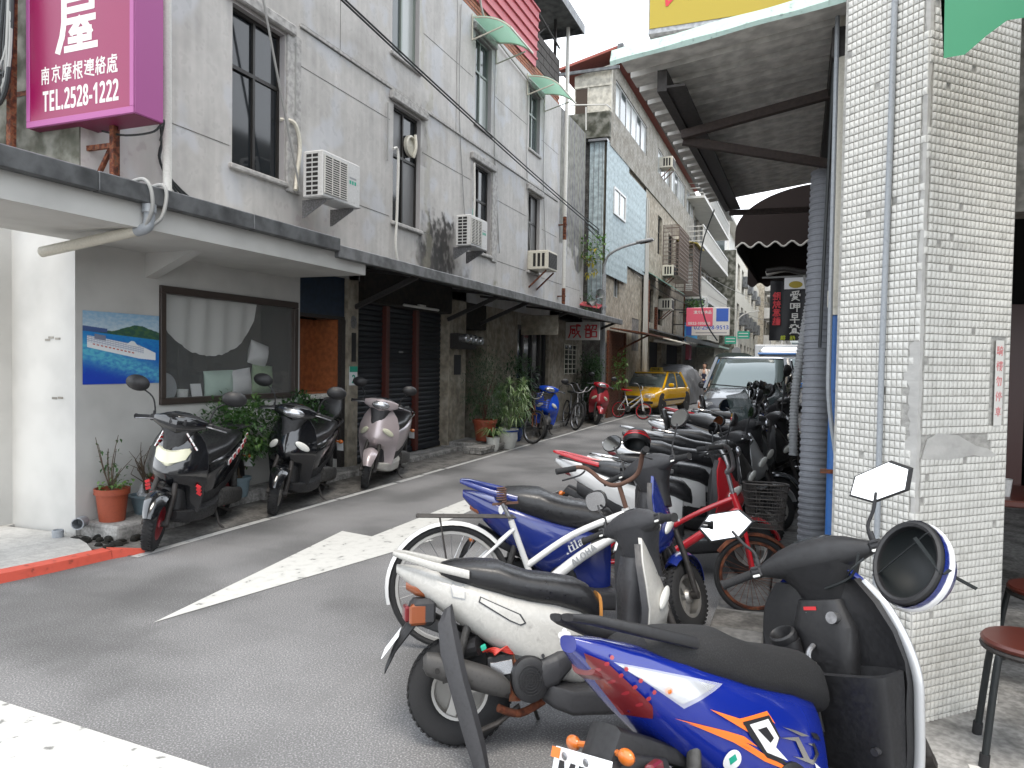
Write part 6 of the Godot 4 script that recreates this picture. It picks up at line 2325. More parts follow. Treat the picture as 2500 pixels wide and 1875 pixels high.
	m.tube([S * (c + Vector3(-0.29, up, 0.14)), S * (c + Vector3(-0.2, up + 0.01, 0.03)), S * (c + Vector3(-0.12, 0.04, -0.02)), S * (c + Vector3(-0.04, 0, 0)), S * (c + Vector3(0.04, 0, 0)), S * (c + Vector3(0.12, 0.04, -0.02)), S * (c + Vector3(0.2, up + 0.01, 0.03)), S * (c + Vector3(0.29, up, 0.14))], 0.0125, 10, 5)
	obj("handlebar", m, o.get("bar", "steel"), t)
	for s in [-1, 1]:
		m = Mb.new()
		m.cyl(S * (c + Vector3(0.23 * s, up + 0.008, 0.065)), S * (c + Vector3(0.3 * s, up - 0.002, 0.155)), 0.017, 12)
		obj("grip", m, "rubber", t)
		m = Mb.new()
		m.tube([S * (c + Vector3(0.2 * s, up - 0.01, 0.02)), S * (c + Vector3(0.24 * s, up - 0.03, 0.03)), S * (c + Vector3(0.3 * s, up - 0.05, 0.11))], 0.005, 6, 4)
		obj("brake_lever", m, "black_plastic", t)
	m = Mb.new()
	m.lathe([Vector2(0.09, -0.003), Vector2(0.094, 0), Vector2(0.09, 0.003), Vector2(0.03, 0.003), Vector2(0.03, -0.003), Vector2(0.09, -0.003)], 24, Transform3D(Basis(Vector3(0, -1, 0), Vector3(1, 0, 0), Vector3(0, 0, 1)), bb + Vector3(0.05, 0, 0)))
	m.bar(bb + Vector3(0.07, 0, 0), bb + Vector3(0.08, -0.1, 0.13), 0.012, 0.02)
	m.bar(bb + Vector3(-0.07, 0, 0), bb + Vector3(-0.08, 0.1, -0.13), 0.012, 0.02)
	m.box(bb + Vector3(0.12, -0.1, 0.13), Vector3(0.08, 0.02, 0.05))
	m.box(bb + Vector3(-0.12, 0.1, -0.13), Vector3(0.08, 0.02, 0.05))
	obj("crank", m, "engine", t)
	if o.get("rack", false):
		m = Mb.new()
		for x in [-0.06, 0.0, 0.06]: m.tube([vv(x, R + 0.36, -0.2), vv(x, R + 0.37, -0.72)], 0.0055, 6)
		m.tube([vv(-0.06, R + 0.37, -0.72), vv(0.06, R + 0.37, -0.72)], 0.0055, 6)
		for s in [-1, 1]: m.tube([vv(0.06 * s, R + 0.365, -0.6), vv(0.055 * s, R, -wb)], 0.005, 6)
		obj("rack", m, "dark_steel", t)
	if o.get("basket", false):
		basket(t, S * vv(0, o.get("basket_y", 0.7), wb + 0.06), 0.34, 0.26, 0.26)
	return t
# brush strokes of the characters on signs: points on a 20 by 20 grid, a letter or digit for x then y (y down)
const GLYPH := {
	"屋": "32h2 h2h6 36h6 3232 323a 3a2f 2f0k 5aia ba7e 7ege dbgf bebj 6hgh 4kjk",
	"南": "23i3 a0a6 363k 36h6 h6hk hkfk 788a d8ca 5bfb 5eff abak",
	"京": "a0a3 13j3 56f6 f6fb fb5b 5b56 abak ak8j 5d2h fdih",
	"摩": "a0a2 22j2 222c 2c0k 46a6 7474 747b 674b 797b b6j6 f4fb f6bb f6jb gc6d 5fhf 3iji bdbk bk8k",
	"根": "0585 404k 450d 479b a1i1 i1i8 a1ak a4i4 a8i8 akek b9jk idee",
	"連": "1132 0646 464b 4b1g 1g5h 5hkk 62j2 74i4 i4ia ia7a 7a74 77i7 6djd c0cg",
	"絡": "4015 1555 7319 1999 4a4k 1c0h 7c8h c0a5 b2i2 i29c b4kb abhb hbhj hjaj ajab",
	"處": "a0a3 a1i1 24j4 j4i6 242c 2c0k 58f8 9499 99g9 6c4g 6cac ac4j 6fak akkk dcdh dchc hchi hiki",
	"咸": "42k2 424c 4c1k e0e9 e9kk kkki ia9k g0j1 67b7 79b9 b9be be7e 7e79",
	"韶": "5052 1292 2436 8476 0797 2999 999k 9k2k 2k29 2e9e b1j1 j1i8 i8f7 e1b9 bbjb jbjj jjbj bjbb",
	"食": "a00a a0ka a3a5 57f7 f7fd 5afa 5dfd 575k 5k9h 8dkk hdde",
	"騎": "111b 1181 1494 1797 1a9a 9a8j 8j6i 1d0h 3d3g 5d5g 7d7g b3k3 f0b7 f3j7 a9k9 h9hk hkfk bbfb fbfg fgbg bgbb 414a",
	"樓": "0575 404k 450c 4779 93k3 e0e8 a1i1 i1i5 i5a5 a5a1 98k8 8bkb dabg bghk icak",
	"勿": "6017 53h3 h3fj fjcj 933e d36k c48k",
	"停": "5019 373k e0e2 73k3 95h5 h5h8 h898 9895 7a7c 7aka kakc 9dhd dddk dkbk",
	"車": "23i3 55f5 f5fd fd5d 5d55 59f9 1gjg a0ak",
	"愛": "h042 4266 a2a5 g2e6 17j7 171a j7ja 6988 8899 696c 6ccc ccea 9c4g 8eee ee3k 7fik",
	"呷": "1373 737d 7d1d 1d13 93j3 j3jb jb9b 9b93 97j7 e3ek",
	"早": "51f1 f1f9 f959 5951 55f5 1eje a9ak",
	"凳": "3191 9107 2347 b0j7 e5h2 79d9 6bdb dbde de6e 6e6b 5fef 7g8i dgci 3ihi 4i1k hijk",
	"鍋": "5009 50a5 2989 1c9c 565j 0jak b1i1 i1ik b1bk bdid e5e9 b9i9",
	"燒": "404a 4a0k 2316 7357 5a8j e0e4 a3j3 a8j8 b5b8 h5h8 9aka dada cada da8k gagj gjkj",
	"意": "a0a1 31h1 6364 d3c5 15j5 57f7 f7fc fc5c 5c57 59f9 2e1i 6e6j 6jej ejeh adbg hdji",
	"麵": "505a 1494 1a9a 3a1k 5f9f 4k9k b1j1 e1d4 b5j5 j5jk jkbk bkb5 e5ek h5hk",
	"鮮": "6015 2383 838b 8b2b 2b23 2787 535b 1e0i 3e3h 5e5h 7e8h c0d3 h0g3 a4k4 b9j9 9eke f4fk",
	"乳": "9013 2434 6474 9485 2888 886b 6b6k 1f9e c0ch chkh khkf",
	"奶": "404a 4a0j 0666 6606 846f 1a9j b2i2 i2f7 f7k7 k7jj d2dc dc9k",
	"茶": "23i3 6065 d0d5 a507 a5j8 3aha a7ak 7d3h ddhh",
	"漢": "1133 0626 0k4d 63k3 a0a5 g0g5 86i6 i6ia ia8a 8a86 6dkd d5dk dd6k ddkk",
	"方": "a0a3 14j4 846d 6d1k 79g9 g9fj fjcj",
	"保": "5019 373k 92i2 i2i8 i898 9892 7bkb d8dk db7h dbkh",
	"品": "51f1 f1f8 f858 5851 0b8b 8b8k 8k0k 0k0b bbjb jbjk jkbk bkbb",
}
func glyphs_on(parent: Node, text: String, material: String, at: Transform3D, size: float, weight: float, step: Vector2, deep := 0.0012) -> MeshInstance3D:
	# characters as raised strokes, the first centred on the origin of at, later ones by step
	var m := Mb.new()
	var n := 0
	for i in text.length():
		var g: String = GLYPH.get(text[i], "")
		var o := Vector2(step.x * i, step.y * i)
		var raw := g.replace(" ", "")
		var k := 0
		while k + 3 < raw.length():
			var p := []
			for j in 4: p.append(digit(raw[k + j]))
			k += 4
			var a := Vector2((p[0] / 20.0 - 0.5) * size, (0.5 - p[1] / 20.0) * size) + o
			var b := Vector2((p[2] / 20.0 - 0.5) * size, (0.5 - p[3] / 20.0) * size) + o
			if a.distance_to(b) < 0.0001: continue
			var d := (b - a).normalized()
			var w := weight * (0.5 if absf(d.y) > absf(d.x) else 0.44)
			var s := Vector2(-d.y, d.x) * w
			a -= d * w * 0.8
			b += d * w * 0.8
			m.ext(PackedVector2Array([a - s, b - s, b + s, a + s]), at, deep + 0.00003 * (n % 40))
			n += 1
	return obj("lettering", m, material, parent, 0.0)
func digit(c: String) -> int:
	var u := c.unicode_at(0)
	return u - 48 if u < 58 else u - 87
func text_on(parent: Node, text: String, material: String, at: Transform3D, height: float, second_line := "", font := "Droid Sans", bold := true, stretch := 1.0) -> MeshInstance3D:
	# Latin letters and figures as thin solid text, centred on the origin of at, facing its +z
	var tm := TextMesh.new()
	var f := SystemFont.new()
	f.font_names = PackedStringArray([font])
	f.font_weight = 700 if bold else 400
	tm.font = f
	tm.font_size = 64
	tm.pixel_size = height / 46.0
	tm.depth = 0.002
	tm.curve_step = 2.0
	tm.text = text if second_line == "" else text + "\n" + second_line
	var o := MeshInstance3D.new()
	o.name = "lettering"
	o.mesh = tm
	o.material_override = M[material]
	o.transform = at * Transform3D(Basis().scaled(Vector3(stretch, 1, 1)), Vector3.ZERO)
	parent.add_child(o, true)
	return o
func leaf(m: Mb, at: Vector3, dir: Vector3, l: float, w: float, bend := 0.25):
	var side := dir.cross(Vector3.UP)
	if side.length() < 0.05: side = Vector3.RIGHT
	side = side.normalized() * w / 2
	var up := side.cross(dir).normalized()
	var a := at + dir * l * 0.45 + up * l * 0.05
	var e := at + dir * l - Vector3(0, l * bend, 0)
	m.tri(at, a + side, a - up * w * 0.12); m.tri(at, a - up * w * 0.12, a - side)
	m.tri(a + side, e, a - up * w * 0.12); m.tri(a - up * w * 0.12, e, a - side)
func rand_dir(r: RandomNumberGenerator, up := 0.0) -> Vector3:
	return Vector3(r.randf_range(-1, 1), r.randf_range(-1, 1) + up, r.randf_range(-1, 1)).normalized()
func pot(t: Node, r: float, h: float, material: String, rim := true):
	var m := Mb.new()
	if rim: m.lathe([Vector2(0.0001, 0), Vector2(r * 0.68, 0), Vector2(r * 0.72, 0.01), Vector2(r * 0.9, h * 0.8), Vector2(r * 0.9, h * 0.82), Vector2(r, h * 0.83), Vector2(r * 1.02, h), Vector2(r * 0.93, h), Vector2(r * 0.88, h * 0.85)], 28)
	else: m.lathe([Vector2(0.0001, 0), Vector2(r * 0.6, 0), Vector2(r * 0.75, h * 0.15), Vector2(r * 0.95, h * 0.5), Vector2(r * 0.93, h * 0.8), Vector2(r, h * 0.93), Vector2(r * 1.03, h), Vector2(r * 0.92, h), Vector2(r * 0.85, h * 0.85)], 28)
	obj("pot", m, material, t)
	m = Mb.new()
	m.lathe([Vector2(0.0001, h * 0.86), Vector2(r * 0.87, h * 0.85)], 16)
	obj("soil", m, "soil", t)
func bush(t: Node, c: Vector3, rad: Vector3, n: int, l: float, w: float, material: String, r: RandomNumberGenerator, up := 0.3):
	var m := Mb.new()
	# clumps of leaves round random points, more towards the outside
	var k := 0
	while k < n:
		var d := rand_dir(r)
		var q := c + d * rad * pow(r.randf(), 0.4)
		for j in 7:
			var p := q + rand_dir(r) * l * 1.1
			leaf(m, p, (d + rand_dir(r, up) * 0.9).normalized(), l * r.randf_range(0.7, 1.3), w * r.randf_range(0.7, 1.2))
			k += 1
	struct(obj("foliage", m, material, t, 0.0), "stuff")
func stems(t: Node, base: Vector3, tips: Array, rad: float, material := "bark"):
	var m := Mb.new()
	for q in tips:
		m.tube([base, base.lerp(q, 0.5) + Vector3((q.x - base.x) * -0.2, 0, 0.03), q], rad, 6, 4, false, rad * 0.4)
	obj("stem", m, material, t)
func build_left_street_things():
	var r := RandomNumberGenerator.new()
	r.seed = 41
	# dry plant in the large terracotta pot
	var t := thing("potted_plant", "large terracotta pot with a sparse dry plant at the white pier", "potted plant", Vector3(-5.31, 0.125, -4.4))
	pot(t, 0.135, 0.28, "terracotta")
	var tips := []
	for i in 9: tips.append(Vector3(r.randf_range(-0.15, 0.2), r.randf_range(0.4, 0.72), r.randf_range(-0.2, 0.15)))
	stems(t, Vector3(0, 0.23, 0), tips, 0.006)
	var m := Mb.new()
	for q in tips:
		for k in 7: leaf(m, q.lerp(Vector3(0, 0.25, 0), r.randf() * 0.7) + rand_dir(r) * 0.02, rand_dir(r), 0.045, 0.022)
	obj("leaves", m, "leaf", t, 0.0)
	m = Mb.new()
	for k in 60: leaf(m, Vector3(r.randf_range(-0.1, 0.14), 0.28 + r.randf() * 0.06, r.randf_range(-0.1, 0.1)), rand_dir(r, 0.3), 0.05, 0.028)
	obj("leaves", m, "leaf_light", t, 0.0)
	t = thing("potted_plant", "blue grey basin with bare branching twigs beside the terracotta pot", "potted plant", Vector3(-5.3, 0.125, -4.75))
	m = Mb.new()
	m.lathe([Vector2(0.0001, 0), Vector2(0.1, 0), Vector2(0.13, 0.12), Vector2(0.135, 0.15), Vector2(0.16, 0.155), Vector2(0.165, 0.17), Vector2(0.14, 0.175), Vector2(0.12, 0.13), Vector2(0.0001, 0.125)], 28)
	obj("pot", m, "pot_blue", t)
	m = Mb.new()
	for i in 10:
		var a := Vector3(r.randf_range(-0.02, 0.02), 0.12, r.randf_range(-0.02, 0.02))
		var d := Vector3(r.randf_range(-0.35, 0.35), 1, r.randf_range(-0.5, 0.5)).normalized()
		var b := a + d * r.randf_range(0.18, 0.3)
		m.tube([a, b], 0.008, 6, 0, false, 0.006)
		for k in 3:
			var e := b + (d + rand_dir(r) * 0.6).normalized() * r.randf_range(0.1, 0.22)
			m.tube([b, e], 0.0055, 5, 0, false, 0.003)
			m.tube([e, e + (d + rand_dir(r) * 0.8).normalized() * 0.08], 0.003, 5, 0, false, 0.0015)
	obj("twigs", m, "bark", t)
	m = Mb.new()
	for i in 5: m.ball(Transform3D(Basis.from_euler(Vector3(r.randf(), r.randf(), 0)).scaled(Vector3(0.03, 0.025, 0.035)), Vector3(r.randf_range(-0.08, 0.06), 0.17, r.randf_range(-0.08, 0.08))), 7, 5)
	m.lathe([Vector2(0.0001, 0.0), Vector2(0.035, 0.0), Vector2(0.036, 0.06), Vector2(0.014, 0.09), Vector2(0.016, 0.12), Vector2(0.0001, 0.13)], 12, Transform3D(Basis.IDENTITY, Vector3(-0.03, 0.14, 0.04)))
	obj("litter", m, "clear_lens", t)
	# shrubs below the shop window
	t = thing("shrub", "bright green glossy shrub under the shop window behind the red-trimmed scooter", "shrub", Vector3(-5.2, 0.12, -5.75))
	bush(t, Vector3(0, 0.68, 0), Vector3(0.26, 0.36, 0.48), 1500, 0.06, 0.035, "leaf", r)
	bush(t, Vector3(0.08, 0.72, 0), Vector3(0.26, 0.33, 0.45), 500, 0.06, 0.035, "leaf_light", r)
	tips = []
	for i in 7: tips.append(Vector3(r.randf_range(-0.15, 0.15), 0.6, r.randf_range(-0.3, 0.3)))
	stems(t, Vector3(0, 0.1, 0), tips, 0.012)
	pot(t, 0.12, 0.2, "pot_blue")
	t = thing("shrub", "darker upright shrub in a small terracotta pot between the two black scooters", "shrub", Vector3(-5.12, 0.11, -6.6))
	bush(t, Vector3(0, 0.66, 0), Vector3(0.22, 0.32, 0.36), 1100, 0.075, 0.042, "leaf_dark", r)
	bush(t, Vector3(0, 0.75, 0), Vector3(0.2, 0.26, 0.33), 350, 0.07, 0.04, "leaf", r)
	tips = []
	for i in 6: tips.append(Vector3(r.randf_range(-0.1, 0.1), 0.6, r.randf_range(-0.2, 0.2)))
	stems(t, Vector3(0, 0.15, 0), tips, 0.011)
	pot(t, 0.085, 0.17, "terracotta")
	# plants by the meters and the glass door
	t = thing("potted_plant", "orange terracotta pot with a dark feathery shrub by the meter pier", "potted plant", Vector3(-4.98, 0.17, -11.35))
	pot(t, 0.21, 0.36, "terracotta")
	bush(t, Vector3(-0.05, 0.95, -0.05), Vector3(0.34, 0.6, 0.42), 2400, 0.07, 0.014, "leaf_dark", r)
	bush(t, Vector3(0.0, 0.6, 0.0), Vector3(0.3, 0.35, 0.4), 500, 0.06, 0.02, "leaf", r)
	tips = []
	for i in 9: tips.append(Vector3(r.randf_range(-0.12, 0.2), r.randf_range(0.7, 1.25), r.randf_range(-0.25, 0.15)))
	stems(t, Vector3(0, 0.3, 0), tips, 0.009, "brown_leather")
	t = thing("potted_plant", "tall dark pleated-leaf plant standing against the plain wall", "potted plant", Vector3(-5.15, 0.1, -13.4))
	pot(t, 0.15, 0.28, "pot_blue")
	bush(t, Vector3(0, 1.05, 0), Vector3(0.22, 0.55, 0.32), 500, 0.17, 0.035, "leaf_dark", r)
	tips = []
	for i in 5: tips.append(Vector3(r.randf_range(-0.1, 0.1), 1.1, r.randf_range(-0.15, 0.15)))
	stems(t, Vector3(0, 0.2, 0), tips, 0.012)
	t = thing("potted_plant", "white glazed pot with arching striped leaves nearest the street", "potted plant", Vector3(-4.72, 0.01, -11.75))
	pot(t, 0.185, 0.34, "pot_white", false)
	m = Mb.new()
	m.torus(Transform3D(Basis.IDENTITY, Vector3(0, 0.31, 0)), 0.182, 0.012, 28, 6, 1.6)
	obj("blue_band", m, "glaze_blue", t)
	m = Mb.new()
	for s in 26:
		var c := Vector3(r.randf_range(-0.3, 0.36), r.randf_range(0.5, 1.15), r.randf_range(-0.5, 0.4))
		for k in 30:
			var d := rand_dir(r, 0.35)
			leaf(m, c + d * 0.01, d, r.randf_range(0.13, 0.24), 0.022, 0.35)
	struct(obj("foliage", m, "leaf_stripe", t, 0.0), "stuff")
	tips = []
	for i in 10: tips.append(Vector3(r.randf_range(-0.25, 0.3), r.randf_range(0.6, 1.0), r.randf_range(-0.4, 0.3)))
	stems(t, Vector3(0, 0.28, 0), tips, 0.008, "leaf_stripe")
	for q in [[-4.78, -11.25, 0.12, 0.24, "small blue and white pot with drooping strap leaves", 60], [-5.12, -12.25, 0.13, 0.3, "blue patterned pot half hidden behind the orange pot", 30], [-5.0, -12.9, 0.12, 0.26, "low pot of dark leaves behind the white glazed pot", 40]]:
		t = thing("potted_plant", q[4], "potted plant", Vector3(q[0], 0.01, q[1]))
		pot(t, q[2], q[3], "pot_white" if q[5] == 60 else "glaze_blue", false)
		m = Mb.new()
		for k in q[5]:
			var a := r.randf() * TAU
			var d := Vector3(cos(a), r.randf_range(0.3, 1.2), sin(a)).normalized()
			var p := Vector3(0, q[3], 0) + d * 0.03
			var l := r.randf_range(0.2, 0.4)
			var side := d.cross(Vector3.UP).normalized() * 0.011
			var b := p + d * l * 0.6
			var e := b + Vector3(d.x, -0.5, d.z) * l * 0.7
			m.quad(p - side, p + side, b + side, b - side)
			m.tri(b - side, b + side, e)
		obj("leaves", m, "leaf_stripe" if q[5] == 60 else "leaf_dark", t, 0.0)
	t = thing("climbing_plant", "leafy climber growing up beside the barred window and lamp post", "plant", Vector3(-5.1, 0.0, -18.4))
	bush(t, Vector3(0, 1.1, 0), Vector3(0.28, 0.75, 0.42), 1500, 0.09, 0.04, "leaf_dark", r)
	bush(t, Vector3(0.1, 1.3, -0.1), Vector3(0.25, 0.5, 0.35), 450, 0.09, 0.04, "leaf", r)
	stems(t, Vector3(0, 0, 0), [Vector3(0.05, 1.7, 0), Vector3(-0.1, 1.4, 0.2), Vector3(0.1, 1.2, -0.2)], 0.015)
	t = thing("climbing_plant", "yellow green leafy plant in front of the brown timber lean-to", "plant", Vector3(-4.75, 0.0, -20.3))
	bush(t, Vector3(0, 1.3, 0), Vector3(0.2, 0.6, 0.25), 350, 0.1, 0.05, "leaf_light", r)
	stems(t, Vector3.ZERO, [Vector3(0.05, 1.7, 0), Vector3(-0.05, 1.4, 0.1)], 0.014)
	t = thing("wall_plant", "tuft of green and yellow leaves sprouting high on the first facade's end", "plant", Vector3(-5.3, 4.35, -18.6))
	bush(t, Vector3(0.15, 0.2, -0.1), Vector3(0.28, 0.3, 0.25), 130, 0.14, 0.07, "leaf_light", r)
	bush(t, Vector3(0.1, -0.2, 0.0), Vector3(0.1, 0.3, 0.12), 40, 0.16, 0.08, "leaf_yellow", r)
	stems(t, Vector3(-0.15, 0, 0), [Vector3(0.2, 0.4, -0.1), Vector3(0.1, -0.2, 0)], 0.01)
	t = thing("wall_plant", "small fern tuft under the loudspeaker on the wall edge", "plant", Vector3(-5.3, 3.0, -18.75))
	bush(t, Vector3(0.1, 0.1, 0), Vector3(0.22, 0.28, 0.22), 160, 0.12, 0.025, "leaf", r)
	stems(t, Vector3(-0.15, 0, 0), [Vector3(0.2, 0.2, -0.05)], 0.008)
	t = thing("balcony_plant", "bright green leaves above the red and blue hanging signs", "plant", Vector3(-4.6, 4.2, -33.6))
	bush(t, Vector3(0, 0, 0), Vector3(0.5, 0.35, 0.4), 260, 0.16, 0.09, "leaf_light", r)
	stems(t, Vector3(-0.4, 0, 0), [Vector3(0.2, 0.2, -0.05)], 0.02)
	# stacked paving bricks under the orange pot
	var st := Node3D.new()
	st.name = "brick_step"
	add_child(st)
	struct(st)
	var bm := Mb.new()
	bm.box(Vector3.ZERO, Vector3(0.1, 0.055, 0.2), Basis.IDENTITY, 0.006)
	var bmm := bm.mesh(20.0)
	for i in 7:
		for k in 3:
			for l in 2:
				var o := put("brick", bmm, "concrete", st)
				o.position = Vector3(-4.78 - k * 0.105 + 0.02 * l, 0.045 + l * 0.058, -10.75 - i * 0.208)
				o.rotation.y = r.randf_range(-0.06, 0.06)
	# broken drain pipe at the pier foot
	t = thing("drain_pipe", "grey drain pipe stub sticking out of the white pier's foot", "pipe", Vector3(-5.42, 0.1, -4.16))
	m = Mb.new()
	var b := Basis(Vector3.UP, 0.6) * Basis(Vector3.RIGHT, PI / 2 - 0.05)
	m.lathe([Vector2(0.047, 0), Vector2(0.047, 0.13), Vector2(0.04, 0.13), Vector2(0.04, 0.0)], 20, Transform3D(b, Vector3(0, 0.05, -0.06)))
	obj("pipe", m, "pipe_grey", t)
	m = Mb.new()
	m.lathe([Vector2(0.0001, -0.1), Vector2(0.042, -0.1), Vector2(0.042, 0.03), Vector2(0.036, 0.034), Vector2(0.036, -0.02)], 20, Transform3D(Basis.IDENTITY, Vector3(-0.05, -0.02, 0.12)))
	obj("pipe", m, "pipe_grey", t)
	# scooters along the left
	var s := scooter({"paint": "black_paint", "yaw": 2.76, "x": -4.86, "z": -4.79, "steer": 0.2, "mirror_big": 1.35, "lean": 0.1, "lamp": "apron", "rim": "red_dull", "cowl_front": "black_paint", "ind": "orange_lens", "mirror_x": 0.37, "mirror_y": 1.24, "label": "black scooter with red and white stripes nearest the white shop", "group": "scooters parked along the left shopfronts", "rack": true, "rackm": "black_plastic"})
	stripes(s, "decal_red", "decal_white")
	s = scooter({"paint": "black_paint", "yaw": 2.82, "x": -4.87, "z": -6.27, "steer": 0.2, "mirror_big": 1.35, "lean": 0.1, "backrest": true, "ind": "lamp_white", "rail": "black_plastic", "cowl_front": "black_paint", "mirror_x": 0.36, "mirror_y": 1.24, "label": "plain black scooter with a padded backrest beside the orange bay", "group": "scooters parked along the left shopfronts"})
	s = scooter({"paint": "rose_silver", "paint2": "rose_silver", "yaw": 2.86, "x": -4.87, "z": -7.9, "steer": 0.2, "mirror_big": 1.25, "lean": 0.1, "rail": "chrome", "cowl_front": "rose_silver", "ind": "lamp_yellowed", "inner": "grey_plastic", "floor": "dull_silver", "label": "dusty rose silver scooter in front of the dark roller shutter", "group": "scooters parked along the left shopfronts"})
	s = scooter({"paint": "bright_blue", "yaw": 2.75, "x": -4.95, "z": -14.23, "steer": 0.2, "lean": 0.1, "spoiler": "bright_blue", "cowl_front": "bright_blue", "fine": false, "label": "bright blue scooter by the glass door", "group": "scooters parked along the left shopfronts", "guard": "black_plastic"})
	s = scooter({"paint": "red_dull", "paint2": "dull_silver", "yaw": 2.75, "x": -4.88, "z": -18.02, "steer": 0.2, "lean": 0.12, "rail": "chrome", "cowl_front": "red_gloss", "fine": false, "ind": "lamp_yellowed", "label": "red scooter with dull silver flanks before the lamp post", "group": "scooters parked along the left shopfronts"})
	bicycle({"frame": "steel", "yaw": 2.6, "x": -4.95, "z": -16.2, "r": 0.32, "fine": false, "label": "silver framed bicycle leaning behind the bright blue scooter", "lean": 0.1})
	bicycle({"frame": "cable", "yaw": 2.75, "x": -5.02, "z": -17.0, "r": 0.32, "fine": false, "label": "black bicycle next to the silver one under the barred window", "lean": 0.12})
	bicycle({"frame": "rust", "yaw": 2.3, "x": -4.98, "z": -13.0, "r": 0.32, "fine": false, "basket": true, "label": "old rusty bicycle half hidden behind the bright blue scooter", "lean": 0.15})
	bicycle({"frame": "white_gloss", "yaw": 1.9, "x": -4.35, "z": -19.9, "r": 0.25, "fine": false, "rim": "red_gloss", "seat": "red_gloss", "label": "small white bicycle with red rims and saddle before the yellow taxi", "lean": 0.12, "wb": 0.42, "size": 0.95})
func stripes(s: Node3D, a: String, b: String):
	# slanting stripe blocks along each flank and down the apron edges
	for sd in [-1, 1]:
		var m := Mb.new()
		var w := Mb.new()
		for i in 6:
			var f := -0.28 - i * 0.09
			var y := 0.585 + i * 0.036
			var x: float = (0.172 - maxf(0.0, i - 3) * 0.016) * sd
			w.bar(vv(x, y, f + 0.02), vv(x * 0.985, y + 0.022, f - 0.05), 0.008, 0.045)
			m.bar(vv(x * 1.012, y + 0.004, f + 0.008), vv(x * 0.998, y + 0.018, f - 0.038), 0.009, 0.034)
		for i in 4:
			var y := 0.78 + i * 0.035
			var x: float = (0.165 - i * 0.02) * sd
			var f := 0.425 + 0.012 * i
			w.bar(vv(x, y, f), vv(x - 0.016 * sd, y + 0.028, f + 0.008), 0.03, 0.012)
			m.bar(vv(x * 0.98, y + 0.004, f + 0.003), vv(x * 0.98 - 0.012 * sd, y + 0.024, f + 0.009), 0.026, 0.012)
		for i in 3:
			m.bar(vv(0.2 * sd, 0.42 + i * 0.03, 0.4 + i * 0.012), vv(0.21 * sd, 0.44 + i * 0.03, 0.4 + i * 0.012), 0.012, 0.04)
		obj("stripe", w, b, s, 0.0)
		obj("stripe", m, a, s, 0.0)
